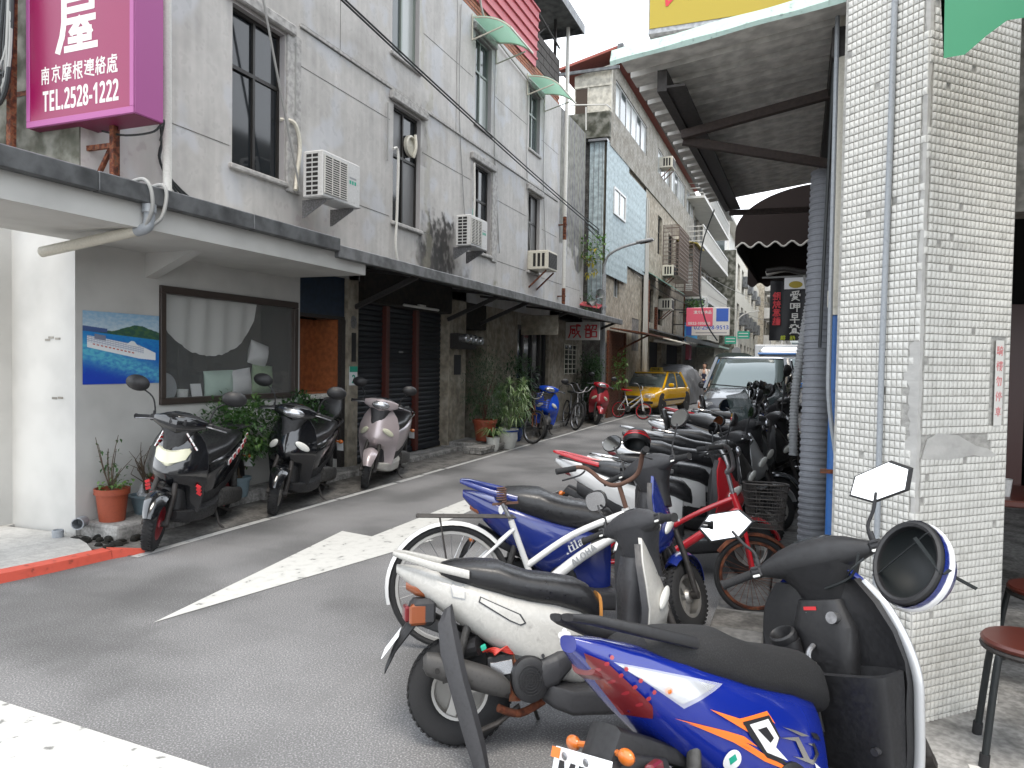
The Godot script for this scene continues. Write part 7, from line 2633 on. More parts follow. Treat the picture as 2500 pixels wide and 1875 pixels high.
func build_right_scooters():
	var gr := "scooters parked in a row along the right"
	var s := scooter({"paint": "deep_blue", "paint2": "blue_paint", "x": 0.076, "z": -2.32, "yaw": 0.675, "lean": 0.3, "steer": 0.33, "size": 0.935, "stretch": Vector3(1.08, 0.95, 0.83), "shield_w": 1.12, "fat": 1.35, "rake": 0.1, "bare": true, "deep": 1.55, "mirror_big": 1.3, "seat": "seat_mesh", "spoiler": "black_plastic", "mirror": "hex", "plate_text": "MPT", "guard": "blue_paint", "tail": 0.03,  "label": "glossy blue scooter with orange flame graphics nearest the camera", "group": gr})
	blue_extras(s)
	s = scooter({"paint": "dull_silver", "paint2": "dull_silver", "x": -0.813, "z": -2.75, "yaw": 1.1, "lean": 0.18, "steer": 0.53, "size": 0.85, "stretch": Vector3(1.05, 1.0, 0.84), "wr": 0.245, "mirror_tilt": 0.45, "fat": 1.1, "deep": 1.0, "bare": true, "inner": "grey_plastic", "tail_lens": "brown_lens", "mirrors": 1, "mirror": "square", "plate": false, "indicators": false, "lever": "steel", "shield": false, "label": "worn dull silver scooter with exposed engine and missing side cover", "group": gr, "spoiler": "dull_silver", "mirror_y": 1.17})
	silver_extras(s)
	s = scooter({"paint": "deep_blue", "paint2": "deep_blue", "x": -1.05, "z": -3.98, "yaw": 1.2, "lean": 0.065, "steer": 0.85, "size": 0.9, "stretch": Vector3(1.1, 1.03, 0.86), "fat": 1.4, "deep": 1.45, "bare": true, "inner": "grey_plastic", "tail_lens": "brown_lens", "spoiler": "deep_blue", "tail": 0.02, "muffler": "pipe_grey", "mirror": "oval", "mirror_y": 1.22, "label": "dark blue scooter with a round white sticker behind the white bicycle", "group": gr})
	var m := Mb.new()
	m.lathe([Vector2(0.0001, 0.003), Vector2(0.033, 0.003), Vector2(0.034, 0)], 24, Transform3D(Basis(Vector3(0, -1, 0), Vector3(1, 0.1, -0.2).normalized(), Vector3(0, 0, 1)), vv(0.139, 0.735, -0.68)))
	obj("sticker", m, "decal_white", s)
	text_on(s, "Attila", "decal_white", Transform3D(Basis(Vector3.UP, PI / 2) * Basis(Vector3.BACK, 0.5), vv(0.164, 0.52, -0.2)), 0.05, "", "Droid Serif")
	s = scooter({"paint": "red_gloss", "paint2": "white_gloss", "x": -0.87, "z": -5.4, "yaw": 1.5, "lean": 0.09, "steer": 0.3, "size": 0.9, "rail": "dark_steel", "spoiler": "red_gloss", "tail": 0.04, "label": "red and white scooter behind the dark blue one", "group": gr})
	s = scooter({"paint": "black_paint", "paint2": "white_gloss", "x": -0.8, "z": -6.15, "yaw": 1.25, "lean": 0.1, "steer": 0.3, "size": 0.9, "rail": "chrome", "windscreen": false, "label": "black scooter carrying a red and black helmet on its seat", "group": gr, "backrest": false})
	helmet(s.transform * Transform3D(Basis(Vector3.UP, 1.3) * Basis(Vector3.RIGHT, -0.5), vv(0.0, 0.95, -0.52)), "red and black full helmet resting on a scooter seat", "cable", "red_gloss", true)
	for q in [[{"paint": "silver_gloss", "windscreen": true, "rail": "chrome"}, -0.78, -6.8, 1.3, 0.4, "silver scooter with a tinted windscreen in the right-hand row"],
		[{"paint": "grey_gloss", "paint2": "black_paint", "spoiler": "silver_gloss", "tail": 0.05}, -0.74, -7.45, 1.25, -0.2, "grey sport scooter with silver grab rails in the right-hand row"],
		[{"paint": "black_paint", "backrest": true, "rail": "chrome", "mirror": "square"}, -0.6, -8.1, 1.4, 0.3, "black scooter with a backrest behind the silver-railed grey one"],
		[{"paint": "black_paint", "size": 1.08, "rail": "black_plastic", "nose": 1.3, "guard": "black_plastic", "mirror_y": 1.3}, -0.6, -9.0, 1.75, 0.2, "big black scooter whose front wheel stands by the grey duct"],
		[{"paint": "white_gloss", "paint2": "silver_gloss", "rail": "chrome", "rack": true, "rackm": "steel", "mirror_y": 1.3}, -0.92, -9.7, 1.25, -0.2, "silver scooter with a chrome rear rack in the right-hand row"],
		[{"paint": "black_paint", "windscreen": true, "mirror": "hex", "mirror_y": 1.32, "spoiler": "black_plastic"}, -0.62, -10.3, 1.35, 0.35, "black scooter with a windscreen among the farther right-hand scooters"],
		[{"paint": "bright_blue", "paint2": "silver_gloss", "spoiler": "red_gloss", "mirror_y": 1.3, "tail": 0.05}, -0.9, -10.9, 1.25, -0.2, "pale silver scooter with a red tail wing in the right-hand row"],
		[{"paint": "red_dull", "paint2": "black_paint", "mirror": "hex", "mirror_y": 1.34, "rail": "black_plastic"}, -0.55, -11.6, 1.45, 0.3, "black scooter with a dull red front near the parked van"],
		[{"paint": "grey_gloss", "backrest": true, "rail": "chrome", "mirror_y": 1.33}, -0.72, -12.3, 1.3, 0.3, "dark grey scooter closest to the parked van"]]:
		var d: Dictionary = q[0]
		d.merge({"x": q[1], "z": q[2], "yaw": q[3], "steer": q[4], "label": q[5], "group": gr, "lean": 0.1, "size": 0.96, "fine": false, "mirror_big": 1.35, "mirror_x": 0.36, "mirror_y": 1.27})
		scooter(d)
	# bicycles among the scooters
	var b := bicycle({"frame": "white_gloss", "guard": "white_gloss", "yaw": 1.07, "x": -1.2, "z": -3.66, "r": 0.32, "wb": 0.54, "lean": 0.1, "steer": 0.75, "saddle": false, "rack": true, "bar": "old_rust", "rise": 0.12, "tube": 0.03, "rim": "alloy", "label": "white bicycle with a bare saddle spring between the silver and dark blue scooters"})
	text_on(b, "ALOHA", "decal_grey", Transform3D(Basis(Vector3.UP, PI / 2) * Basis(Vector3.BACK, 0.62), vv(0.034, 0.475, 0.17)), 0.034)
	bicycle({"frame": "red_gloss", "guard": "rust", "yaw": 1.45, "x": -0.7, "z": -4.55, "r": 0.235, "wb": 0.47, "lean": 0.1, "steer": 0.1, "basket": true, "basket_y": 0.53, "rim": "rust", "spoke": "rust", "label": "rusty red bicycle with a wire basket in the right-hand row"})
	# helmet hanging from the blue scooter's bar
	var h := helmet(hanging(Vector3(0.7, -0.44, -0.6), Vector3(0.285, 0.985, -2.16), 0.8), "dark blue open helmet hanging upside down from the blue scooter's grip", "deep_blue", "decal_white", false)
	var iv := h.transform.affine_inverse()
	for q in [[Vector3(0.31, 1.08, -2.12), Vector3(0.118, -0.02, 0.04), Vector3(0.127, 0.0, 0.02)], [Vector3(0.28, 1.07, -2.1), Vector3(-0.118, -0.02, 0.04), Vector3(-0.127, 0.0, 0.02)], [Vector3(0.44, 0.93, -2.2), Vector3(0.1, 0.06, -0.09), Vector3(0.08, 0.08, -0.11)]]:
		m = Mb.new()
		m.bar(iv * q[0], q[1], 0.022, 0.003, Vector3(0.3, 0.5, 0.8))
		m.bar(q[1], q[2], 0.022, 0.004, Vector3(0.3, 0.5, 0.8))
		obj("strap", m, "cable", h, 0.0)
	text_on(h, "Battle", "decal_white", Transform3D(Basis(Vector3(0, 0, -1), Vector3(0.25, 0.97, 0), Vector3(0.97, -0.25, 0)), Vector3(0.127, 0.045, 0.03)), 0.03, "", "Droid Serif", false)
func hanging(crown: Vector3, at: Vector3, big: float) -> Transform3D:
	var y := crown.normalized()
	var x := Vector3(0.1, 0.85, -0.5).cross(y).normalized()
	return Transform3D(Basis(x, y, x.cross(y)).scaled(Vector3.ONE * big), at)
func blob(c: Array, r: float, n := 14) -> Array:
	var p := []
	for i in n: p.append([c[0] + r * cos(TAU * i / n), c[1] + r * sin(TAU * i / n)])
	return p
func blue_extras(s: Node3D):
	var l := 0.03
	var m := Mb.new()
	# side indicator behind a clear triangular lens, wrap-round tail lens
	skin(s, "indicator_bowl", "reflector", [[-0.87, 0.76], [-0.52, 0.685], [-0.66, 0.64]], 0.004, l)
	skin(s, "indicator_lens", "clear_lens", [[-0.885, 0.768], [-0.49, 0.687], [-0.66, 0.628]], 0.009, l)
	m.ball(Transform3D(Basis().scaled(Vector3(0.012, 0.014, 0.018)), vv(0.137, 0.705, -0.7)), 10, 6)
	obj("indicator_bulb", m, "orange_lens", s)
	skin(s, "tail_lens", "red_lens", [[-0.965, 0.795], [-0.91, 0.77], [-0.76, 0.64], [-0.74, 0.6], [-0.79, 0.605], [-0.95, 0.77]], 0.012, l)
	for i in 4:
		for j in 3: skin(s, "lens_element", "red_dull", blob([-0.92 + i * 0.043 + j * 0.014, 0.745 - i * 0.034 + j * 0.018], 0.007, 6), 0.0135, l)
	# graphics
	for q in [[[-0.68, 0.6], [-0.5, 0.555], [-0.43, 0.535], [-0.37, 0.5], [-0.45, 0.525]], [[-0.64, 0.585], [-0.46, 0.535], [-0.33, 0.47], [-0.14, 0.385], [-0.34, 0.455], [-0.47, 0.52]], [[-0.56, 0.62], [-0.44, 0.585], [-0.3, 0.595], [-0.27, 0.555], [-0.31, 0.58], [-0.43, 0.57], [-0.38, 0.53], [-0.46, 0.57]]]: skin(s, "flame_graphic", "decal_orange", q, 0.003, l)
	skin(s, "flame_graphic", "sign_black", [[-0.43, 0.575], [-0.295, 0.583], [-0.255, 0.515], [-0.3, 0.475], [-0.2, 0.42], [-0.33, 0.465], [-0.4, 0.53]], 0.004, l)
	skin(s, "flame_graphic", "decal_white", [[-0.4, 0.565], [-0.305, 0.573], [-0.265, 0.515], [-0.285, 0.49], [-0.23, 0.445], [-0.33, 0.48]], 0.005, l)
	skin(s, "flame_graphic", "sign_black", [[-0.365, 0.548], [-0.32, 0.552], [-0.29, 0.517], [-0.31, 0.505]], 0.006, l)
	skin(s, "flame_graphic", "decal_orange", [[-0.12, 0.385], [0.0, 0.362], [0.07, 0.34], [-0.05, 0.35]], 0.003, l)
	skin(s, "flame_graphic", "decal_white", [[-0.07, 0.42], [0.07, 0.345], [-0.05, 0.372]], 0.004, l)
	for q in [[[-0.24, 0.545], [-0.13, 0.505], [-0.08, 0.5], [-0.16, 0.525]], [[-0.26, 0.515], [-0.15, 0.505], [-0.1, 0.435], [-0.13, 0.43], [-0.17, 0.495]], [[-0.2, 0.455], [-0.08, 0.415], [-0.03, 0.44], [-0.05, 0.475], [-0.1, 0.48], [-0.06, 0.465], [-0.055, 0.445], [-0.08, 0.43]], [[-0.07, 0.51], [-0.02, 0.5], [0.0, 0.475], [-0.05, 0.49]]]: skin(s, "flank_badge", "chrome", q, 0.005, l)
	skin(s, "round_sticker", "decal_white", blob([-0.47, 0.47], 0.03, 20), 0.004, l)
	skin(s, "round_sticker", "sign_green", [[-0.485, 0.475], [-0.465, 0.488], [-0.455, 0.47], [-0.475, 0.455]], 0.005, l)
	m = Mb.new()
	m.box(vv(0.125, 0.505, -0.8), Vector3(0.03, 0.045, 0.075), Basis(Vector3.UP, 0.35), 0.006)
	obj("reflector", m, "red_lens", s, 20.0)
	m = Mb.new()
	m.box(vv(-0.085, 0.56, -1.005), Vector3(0.04, 0.03, 0.003), Basis(Vector3.RIGHT, -0.45))
	obj("plate_sticker", m, "decal_orange", s, 0.0)
	m = Mb.new()
	for x in [-0.05, 0.05]: m.ball(Transform3D(Basis().scaled(Vector3(0.012, 0.012, 0.006)), vv(x, 0.553, -1.0)), 8, 5)
	obj("plate_screw", m, "steel", s)
	# leg shield fittings: cup ring, pocket, key, label, pale edge trim, floor
	m = Mb.new()
	m.lathe([Vector2(0.03, 0.0), Vector2(0.048, 0.0), Vector2(0.052, 0.012), Vector2(0.05, 0.03), Vector2(0.042, 0.036), Vector2(0.036, 0.028), Vector2(0.03, 0.0)], 24, Transform3D(Basis(Vector3.RIGHT, 0.5), vv(-0.12, 0.7, 0.27)))
	m.lathe([Vector2(0.05, -0.12), Vector2(0.052, 0.01)], 24, Transform3D(Basis(Vector3.RIGHT, 0.2), vv(-0.12, 0.69, 0.275)))
	obj("cup_holder", m, "black_plastic", s)
	m = Mb.new()
	m.box(vv(-0.015, 0.79, 0.312), Vector3(0.05, 0.06, 0.002), Basis(Vector3.RIGHT, -0.15))
	var lb := obj("warning_label", m, "decal_white", s, 0.0)
	m = Mb.new()
	m.box(vv(-0.015, 0.812, 0.3085), Vector3(0.05, 0.013, 0.002), Basis(Vector3.RIGHT, -0.15))
	obj("label_band", m, "decal_red", lb, 0.0)
	m = Mb.new()
	for i in 3: m.box(vv(-0.015, 0.797 - i * 0.01, 0.3095 + i * 0.0015), Vector3(0.04, 0.003, 0.002), Basis(Vector3.RIGHT, -0.15))
	obj("label_print", m, "decal_grey", lb, 0.0)
	# knee box with an open pocket on top
	m = Mb.new()
	m.loft([yring(0.25, 0.27, 0.205, 0.05, 5, 28), yring(0.42, 0.275, 0.235, 0.075, 5, 28), yring(0.56, 0.27, 0.262, 0.095, 5, 28), yring(0.6, 0.272, 0.266, 0.1, 5, 28), yring(0.605, 0.275, 0.255, 0.085, 5, 28), yring(0.5, 0.285, 0.22, 0.06, 5, 28), yring(0.46, 0.29, 0.2, 0.05, 5, 28)])
	obj("storage_pocket", m, "black_plastic", s)
	m = Mb.new()
	m.cyl(vv(0.07, 0.775, 0.32), vv(0.07, 0.78, 0.295), 0.022, 18)
	m.tube([vv(-0.02, 0.68, 0.29), vv(-0.02, 0.66, 0.25), vv(-0.02, 0.625, 0.245), vv(-0.02, 0.615, 0.275)], 0.01, 8, 4)
	obj("key_lock", m, "steel", s)
	for sd in [-1, 1]:
		m = Mb.new()
		m.tube([vv(0.17 * sd, 0.895, 0.38), vv(0.23 * sd, 0.82, 0.37), vv(0.27 * sd, 0.7, 0.37), vv(0.282 * sd, 0.58, 0.37), vv(0.262 * sd, 0.45, 0.36), vv(0.236 * sd, 0.32, 0.35), vv(0.214 * sd, 0.24, 0.34)], 0.016, 12, 5)
		obj("edge_trim", m, "silver_gloss" if sd > 0 else "black_plastic", s)
	m = Mb.new()
	m.bb(-0.02, 0.02, 0.4, 0.54, -0.19, -0.178, 0.004)
	obj("shield_groove", m, "grey_plastic", s)
	for q in [[0.17, 0.5], [0.18, 0.36], [-0.17, 0.42]]:
		m = Mb.new()
		m.cyl(vv(q[0], q[1], 0.25), vv(q[0], q[1], 0.192), 0.013, 12)
		obj("shield_bolt", m, "grey_plastic", s)
	m = Mb.new()
	m.tube([vv(0.2, 1.0, 0.34), vv(0.16, 0.92, 0.33), vv(0.05, 0.88, 0.33)], 0.005, 6, 4)
	m.tube([vv(0.22, 0.98, 0.33), vv(0.17, 0.94, 0.31), vv(0.12, 0.9, 0.36)], 0.004, 6, 4)
	obj("brake_cable", m, "cable", s)
	m = Mb.new()
	m.loft([ring(-0.7, 0.47, 0.09, 0.05, 0.06, 4, 16), ring(-0.85, 0.5, 0.1, 0.06, 0.06, 4, 16), ring(-0.98, 0.5, 0.09, 0.03, 0.06, 4, 16)])
	obj("plate_holder", m, "black_plastic", s)
func silver_extras(s: Node3D):
	var m := Mb.new()
	# recessed slot, flower, torn seat foam
	skin(s, "slot_rim", "grey_plastic", [[-0.52, 0.685], [-0.3, 0.605], [-0.27, 0.565], [-0.3, 0.555], [-0.36, 0.575], [-0.53, 0.66]], 0.003)
	skin(s, "slot_panel", "dull_silver", [[-0.515, 0.679], [-0.31, 0.603], [-0.282, 0.568], [-0.305, 0.562], [-0.36, 0.582], [-0.52, 0.663]], 0.005)
	for i in 5:
		var a := TAU * i / 5 + 0.3
		skin(s, "flower_sticker", "decal_white", blob([-0.06 + 0.022 * cos(a), 0.5 + 0.022 * sin(a)], 0.016, 10), 0.003 + 0.0002 * i)
	skin(s, "cat_sticker", "decal_grey", [[-0.68, 0.73], [-0.668, 0.745], [-0.655, 0.737], [-0.62, 0.73], [-0.61, 0.737], [-0.6, 0.72], [-0.6, 0.67], [-0.67, 0.68]], 0.003)
	skin(s, "cat_sticker", "dull_silver", [[-0.675, 0.728], [-0.667, 0.739], [-0.655, 0.732], [-0.622, 0.725], [-0.61, 0.731], [-0.604, 0.717], [-0.604, 0.675], [-0.666, 0.684]], 0.0045)
	m.loft([ring(0.176, 0.58, 0.05, 0.06, 0.02, 3, 14, 0.02), ring(0.17, 0.6, 0.07, 0.07, 0.05, 3, 14, 0.02), ring(0.15, 0.61, 0.075, 0.075, 0.055, 3, 14, 0.025)])
	obj("torn_foam", m, "foam", s)
	# rear lamp block
	m = Mb.new()
	m.box(vv(0.085, 0.61, -0.83), Vector3(0.1, 0.12, 0.13), Basis(Vector3.UP, 0.25), 0.02)
	m.box(vv(-0.04, 0.6, -0.86), Vector3(0.16, 0.1, 0.1), Basis.IDENTITY, 0.02)
	obj("lamp_housing", m, "grey_plastic", s, 30.0)
	m = Mb.new()
	m.box(vv(0.128, 0.605, -0.85), Vector3(0.03, 0.095, 0.1), Basis(Vector3.UP, 0.3), 0.012)
	obj("lamp_lens", m, "brown_lens", s, 30.0)
	m = Mb.new()
	m.box(vv(0.05, 0.6, -0.92), Vector3(0.1, 0.07, 0.03), Basis(Vector3.UP, 0.2), 0.008)
	obj("lamp_lens", m, "red_lens", s, 30.0)
	# battery, relays and loose wiring
	m = Mb.new()
	m.box(vv(0.09, 0.475 - 0.1, -0.4), Vector3(0.08, 0.09, 0.15), Basis(Vector3.RIGHT, 0.12), 0.006)
	m.cyl(vv(0.04, 0.53 - 0.1, -0.62), vv(0.1, 0.56 - 0.1, -0.52), 0.045, 14)
	obj("battery", m, "black_plastic", s, 20.0)
	m = Mb.new()
	m.box(vv(0.132, 0.465 - 0.1, -0.4), Vector3(0.006, 0.06, 0.12), Basis(Vector3.RIGHT, 0.12), 0.002)
	obj("battery_foil", m, "reflector", s, 20.0)
	m = Mb.new()
	m.box(vv(0.15, 0.56 - 0.1, -0.5), Vector3(0.02, 0.025, 0.03), Basis(Vector3.RIGHT, 0.4), 0.004)
	obj("connector", m, "sign_green", s)
	m = Mb.new()
	for i in 5: m.tube([vv(0.1, 0.53 - 0.1, -0.5 + 0.02 * i), vv(0.145 + 0.005 * i, 0.555 - 0.006 * i - 0.1, -0.44), vv(0.14, 0.53 + 0.008 * i - 0.1, -0.36), vv(0.1, 0.52 - 0.1, -0.3 + 0.015 * i)], 0.0045, 6, 5)
	obj("wires", m, "red_wire", s)
	m = Mb.new()
	for i in 6: m.tube([vv(0.12, 0.52 - 0.1, -0.34), vv(0.15, 0.5 - 0.01 * i - 0.1, -0.26), vv(0.13 - 0.01 * i, 0.42 - 0.012 * i - 0.1, -0.2), vv(0.1, 0.4 - 0.1, -0.08)], 0.005, 6, 5)
	obj("wires", m, "cable", s)
	m = Mb.new()
	m.ext(PackedVector2Array([Vector2(-0.34, 0.43), Vector2(-0.22, 0.46), Vector2(-0.18, 0.4), Vector2(-0.3, 0.22), Vector2(-0.36, 0.22)]), Transform3D(Basis(Vector3(0, 0, -1), Vector3(0, 1, 0), Vector3(1, 0, 0)), Vector3(0.12, 0, 0)), 0.01)
	obj("engine_bracket", m, "rust", s, 20.0)
	m = Mb.new()
	m.loft([ring(-0.02, 0.4, 0.05, 0.05, 0.05, 3, 14, 0.1), ring(-0.1, 0.36, 0.07, 0.08, 0.07, 3, 14, 0.12), ring(-0.2, 0.33, 0.05, 0.07, 0.07, 3, 14, 0.13)])
	m.cyl(vv(0.1, 0.5, -0.25), vv(0.1, 0.4, -0.22), 0.018, 10)
	for i in 5: m.cyl(vv(0.15, 0.42 - i * 0.03, -0.18 - 0.03 * (i % 3)), vv(0.165, 0.42 - i * 0.03, -0.18 - 0.03 * (i % 3)), 0.009, 8)
	obj("intake_duct", m, "grey_plastic", s)
	m = Mb.new()
	for i in 3: m.box(vv(0.221, 0.375 - i * 0.018, -0.66 - 0.01 * i), Vector3(0.008, 0.008, 0.075), Basis(Vector3.RIGHT, 0.25))
	m.cyl(vv(0.22, 0.38, -0.745), vv(0.228, 0.38, -0.745), 0.013, 12)
	obj("muffler_slot", m, "interior_dark", s)
	# loose black panel hanging down past the wheel
	m = Mb.new()
	var rings := []
	for q in [[0.63, -0.69, 0.155, 0.02], [0.57, -0.7, 0.18, 0.045], [0.45, -0.675, 0.21, 0.055], [0.32, -0.635, 0.235, 0.05], [0.2, -0.59, 0.25, 0.05], [0.06, -0.54, 0.27, 0.045], [-0.06, -0.5, 0.285, 0.03]]:
		rings.append(PackedVector3Array([vv(q[2], q[0], q[1] - q[3]), vv(q[2] + 0.018, q[0] + 0.01, q[1] - q[3] * 0.3), vv(q[2] + 0.02, q[0] + 0.02, q[1] + q[3] * 0.5), vv(q[2] + 0.004, q[0] + 0.025, q[1] + q[3]), vv(q[2] + 0.0, q[0] + 0.02, q[1] + q[3] * 0.9), vv(q[2] + 0.008, q[0] + 0.012, q[1]), vv(q[2] - 0.004, q[0], q[1] - q[3] * 0.9)]))
	m.loft(rings)
	obj("loose_panel", m, "grey_plastic", s, 30.0)
	# number plate seen edge on, on its long bracket
	m = Mb.new()
	m.box(vv(0.0, 0.46, -1.0), Vector3(0.22, 0.13, 0.004), Basis(Vector3.RIGHT, -0.75))
	obj("number_plate", m, "plate_white", s, 0.0)
func frect(y: float, f0: float, f1: float, w: float, e := 6.0, k := 28) -> PackedVector3Array:
	var g := PackedVector3Array()
	for i in k:
		var a := TAU * (i + 0.5) / k
		g.push_back(vv(w * signf(cos(a)) * pow(absf(cos(a)), 2.0 / e), y, (f0 + f1) / 2 + (f1 - f0) / 2 * signf(sin(a)) * pow(absf(sin(a)), 2.0 / e)))
	return g
func car_wheels(t: Node, w: float, fs: Array, r: float):
	for f in fs:
		for s in [-1, 1]:
			var m := Mb.new()
			var X := Transform3D(Basis(Vector3(0, -s, 0), Vector3(s, 0, 0), Vector3(0, 0, 1)), vv(w * s, r, f))
			m.lathe([Vector2(0.0001, -0.2), Vector2(r * 0.9, -0.2), Vector2(r, -0.17), Vector2(r, -0.03), Vector2(r * 0.93, 0.005), Vector2(r * 0.7, 0.012), Vector2(r * 0.66, -0.01), Vector2(0.0001, -0.02)], 28, X)
			var o := obj("wheel", m, "rubber", t)
			m = Mb.new()
			m.lathe([Vector2(r * 0.66, -0.012), Vector2(r * 0.64, 0.004), Vector2(r * 0.6, -0.004), Vector2(r * 0.2, 0.0), Vector2(0.0001, 0.006)], 24, X)
			var h := obj("hub_cap", m, "alloy", o)
			for i in 6:
				var a := TAU * i / 6
				m = Mb.new()
				m.box(X * Vector3(r * 0.42 * cos(a), 0.003, r * 0.42 * sin(a)), Vector3(r * 0.22, 0.006, r * 0.14), X.basis * Basis(Vector3.UP, -a))
				obj("hub_slot", m, "interior_dark", o, 0.0)
func car(called: String, label: String, category: String, o: Dictionary) -> Node3D:
	# body: list of [f, half width, bottom, top]; glass house: [y, rear f, front f, half width]
	var t := thing(called, label, category, Vector3(o.x, 0, o.z), -o.yaw)
	t.transform = t.transform * Transform3D(Basis().scaled(Vector3.ONE * o.get("size", 1.0)), Vector3.ZERO)
	var m := Mb.new()
	var rings := []
	for q in o.body:
		var h: float = (q[3] - q[2]) / 2
		rings.append(ring(q[0], q[2] + h, q[1], h, h, q[4] if q.size() > 4 else 4.5, 28))
	m.loft(rings)
	obj("body", m, o.paint, t)
	m = Mb.new()
	rings = []
	for q in o.house: rings.append(frect(q[0], q[1], q[2], q[3]))
	m.loft(rings)
	obj("windows", m, o.get("glass", "screen_glass"), t)
	m = Mb.new()
	var a: Array = o.house[o.house.size() - 1]
	var b: Array = o.house[0]
	m.loft([frect(a[0] - 0.03, a[1] - 0.01, a[2] + 0.025, a[3] + 0.008), frect(a[0] + 0.012, a[1] - 0.005, a[2] + 0.01, a[3]), frect(a[0] + 0.04, a[1] + 0.06, a[2] - 0.1, a[3] - 0.07), frect(a[0] + 0.05, a[1] + 0.3, a[2] - 0.4, a[3] - 0.3)])
	for s in [-1, 1]:
		for q in o.pillars:
			# q: fraction along the belt and along the roof, width
			m.bar(vv((b[3] - 0.008) * s, b[0] - 0.02, lerpf(b[1], b[2], q[0])), vv((a[3] - 0.004) * s, a[0], lerpf(a[1], a[2], q[1])), q[2], 0.06, Vector3(s, 0, 0))
	obj("roof", m, o.paint, t)
	car_wheels(t, o.track, o.axles, o.get("wheel", 0.3))
	for q in o.axles:
		for s in [-1, 1]:
			m = Mb.new()
			m.lathe([Vector2(0.0001, 0.0), Vector2(o.get("wheel", 0.3) + 0.06, 0.0), Vector2(o.get("wheel", 0.3) + 0.06, -0.24), Vector2(0.0001, -0.24)], 24, Transform3D(Basis(Vector3(0, -s, 0), Vector3(s, 0, 0), Vector3(0, 0, 1)), vv((o.track + 0.004) * s, o.get("wheel", 0.3) + 0.02, q)))
			obj("wheel_arch", m, "interior_dark", t)
	return t
func build_vehicles():
	var gm := mat("screen_glass", 0.1, 0.13, 0.13, 0.05)
	gm.metallic_specular = 1.0
	gm.metallic = 0.35
	# ---- yellow taxi, facing the camera
	var t := car("taxi", "bright yellow hatchback taxi parked on the left of the lane", "taxi", {"x": -4.5, "z": -23.6, "yaw": 3.3, "size": 0.95, "paint": "taxi_yellow", "track": 0.835, "axles": [1.22, -1.33],
		"body": [[2.0, 0.62, 0.3, 0.56, 3.5], [1.92, 0.76, 0.2, 0.66], [1.6, 0.83, 0.17, 0.76], [1.0, 0.845, 0.17, 0.86], [0.7, 0.85, 0.17, 0.9], [-1.0, 0.85, 0.17, 0.92], [-1.7, 0.82, 0.2, 0.9], [-1.95, 0.74, 0.28, 0.84], [-2.0, 0.6, 0.35, 0.75]],
		"house": [[0.84, -1.85, 1.0, 0.79], [1.1, -1.6, 0.55, 0.72], [1.32, -1.2, 0.12, 0.63]], "pillars": [[1.0, 1.0, 0.07], [0.52, 0.52, 0.07], [0.14, 0.05, 0.12]]})
	front_face(t, 1.98, 0.42, 0.7, 0.6, "decal_grey", true)
	var m := Mb.new()
	m.bb(-0.79, 0.79, 0.36, 0.44, -2.03, -1.98, 0.01)
	for s in [-1, 1]: m.bb(0.845 * s - 0.015, 0.845 * s + 0.015, 0.42, 0.48, -1.0, 1.0, 0.005)
	obj("bumper_strip", m, "black_plastic", t)
	m = Mb.new()
	m.bb(-0.5, 0.5, 0.22, 0.32, -2.02, -1.96)
	obj("air_intake", m, "interior_dark", t)
	for s in [-1, 1]:
		m = Mb.new()
		m.bb(0.6 * s - 0.09, 0.6 * s + 0.09, 0.24, 0.31, -2.0, -1.95)
		obj("fog_lamp", m, "lamp_white", t)
		m = Mb.new()
		m.box(vv(0.93 * s, 0.93, 0.66), Vector3(0.18, 0.12, 0.08), Basis.IDENTITY, 0.03)
		obj("wing_mirror", m, "taxi_yellow", t)
	m = Mb.new()
	m.loft([frect(1.36, -0.62, -0.42, 0.24), frect(1.5, -0.6, -0.46, 0.2)])
	var sign := obj("roof_sign", m, "sign_yellow", t)
	text_on(sign, "2638", "sign_black", Transform3D(Basis(Vector3.UP, PI), vv(0, 1.425, -0.43)), 0.09)
	m = Mb.new()
	m.bar(vv(-0.5, 0.93, 0.92), vv(0.1, 0.96, 0.85), 0.015, 0.02)
	m.bar(vv(0.05, 0.93, 0.93), vv(0.6, 0.96, 0.85), 0.015, 0.02)
	obj("wiper", m, "cable", t)
	m = Mb.new()
	m.quad(vv(-0.2, 0.36, 2.06), vv(0.2, 0.36, 2.06), vv(0.2, 0.26, 2.06), vv(-0.2, 0.26, 2.06))
	# ---- dark grey van
	t = car("van", "dark grey van facing the camera behind the row of scooters", "van", {"x": -1.0, "z": -16.9, "yaw": 3.18, "size": 0.97, "paint": "grey_gloss", "track": 0.85, "axles": [1.3, -1.35], "wheel": 0.33,
		"body": [[2.12, 0.66, 0.45, 0.78, 3.5], [2.05, 0.82, 0.3, 0.9], [1.7, 0.88, 0.25, 1.02], [1.2, 0.9, 0.25, 1.1], [0.9, 0.905, 0.25, 1.14], [-1.6, 0.905, 0.25, 1.14], [-2.1, 0.88, 0.28, 1.1], [-2.2, 0.8, 0.35, 1.0]],
		"house": [[1.06, -2.1, 1.25, 0.86], [1.4, -2.05, 0.85, 0.8], [1.72, -1.95, 0.45, 0.72]], "pillars": [[1.0, 1.0, 0.08], [0.62, 0.6, 0.09], [0.3, 0.3, 0.08], [0.02, 0.02, 0.12]]})
	front_face(t, 2.1, 0.58, 0.85, 0.68, "silver_gloss", false)
	m = Mb.new()
	m.bb(-0.85, 0.85, 0.32, 0.56, -2.18, -2.06, 0.03)
	obj("bumper", m, "grey_gloss", t)
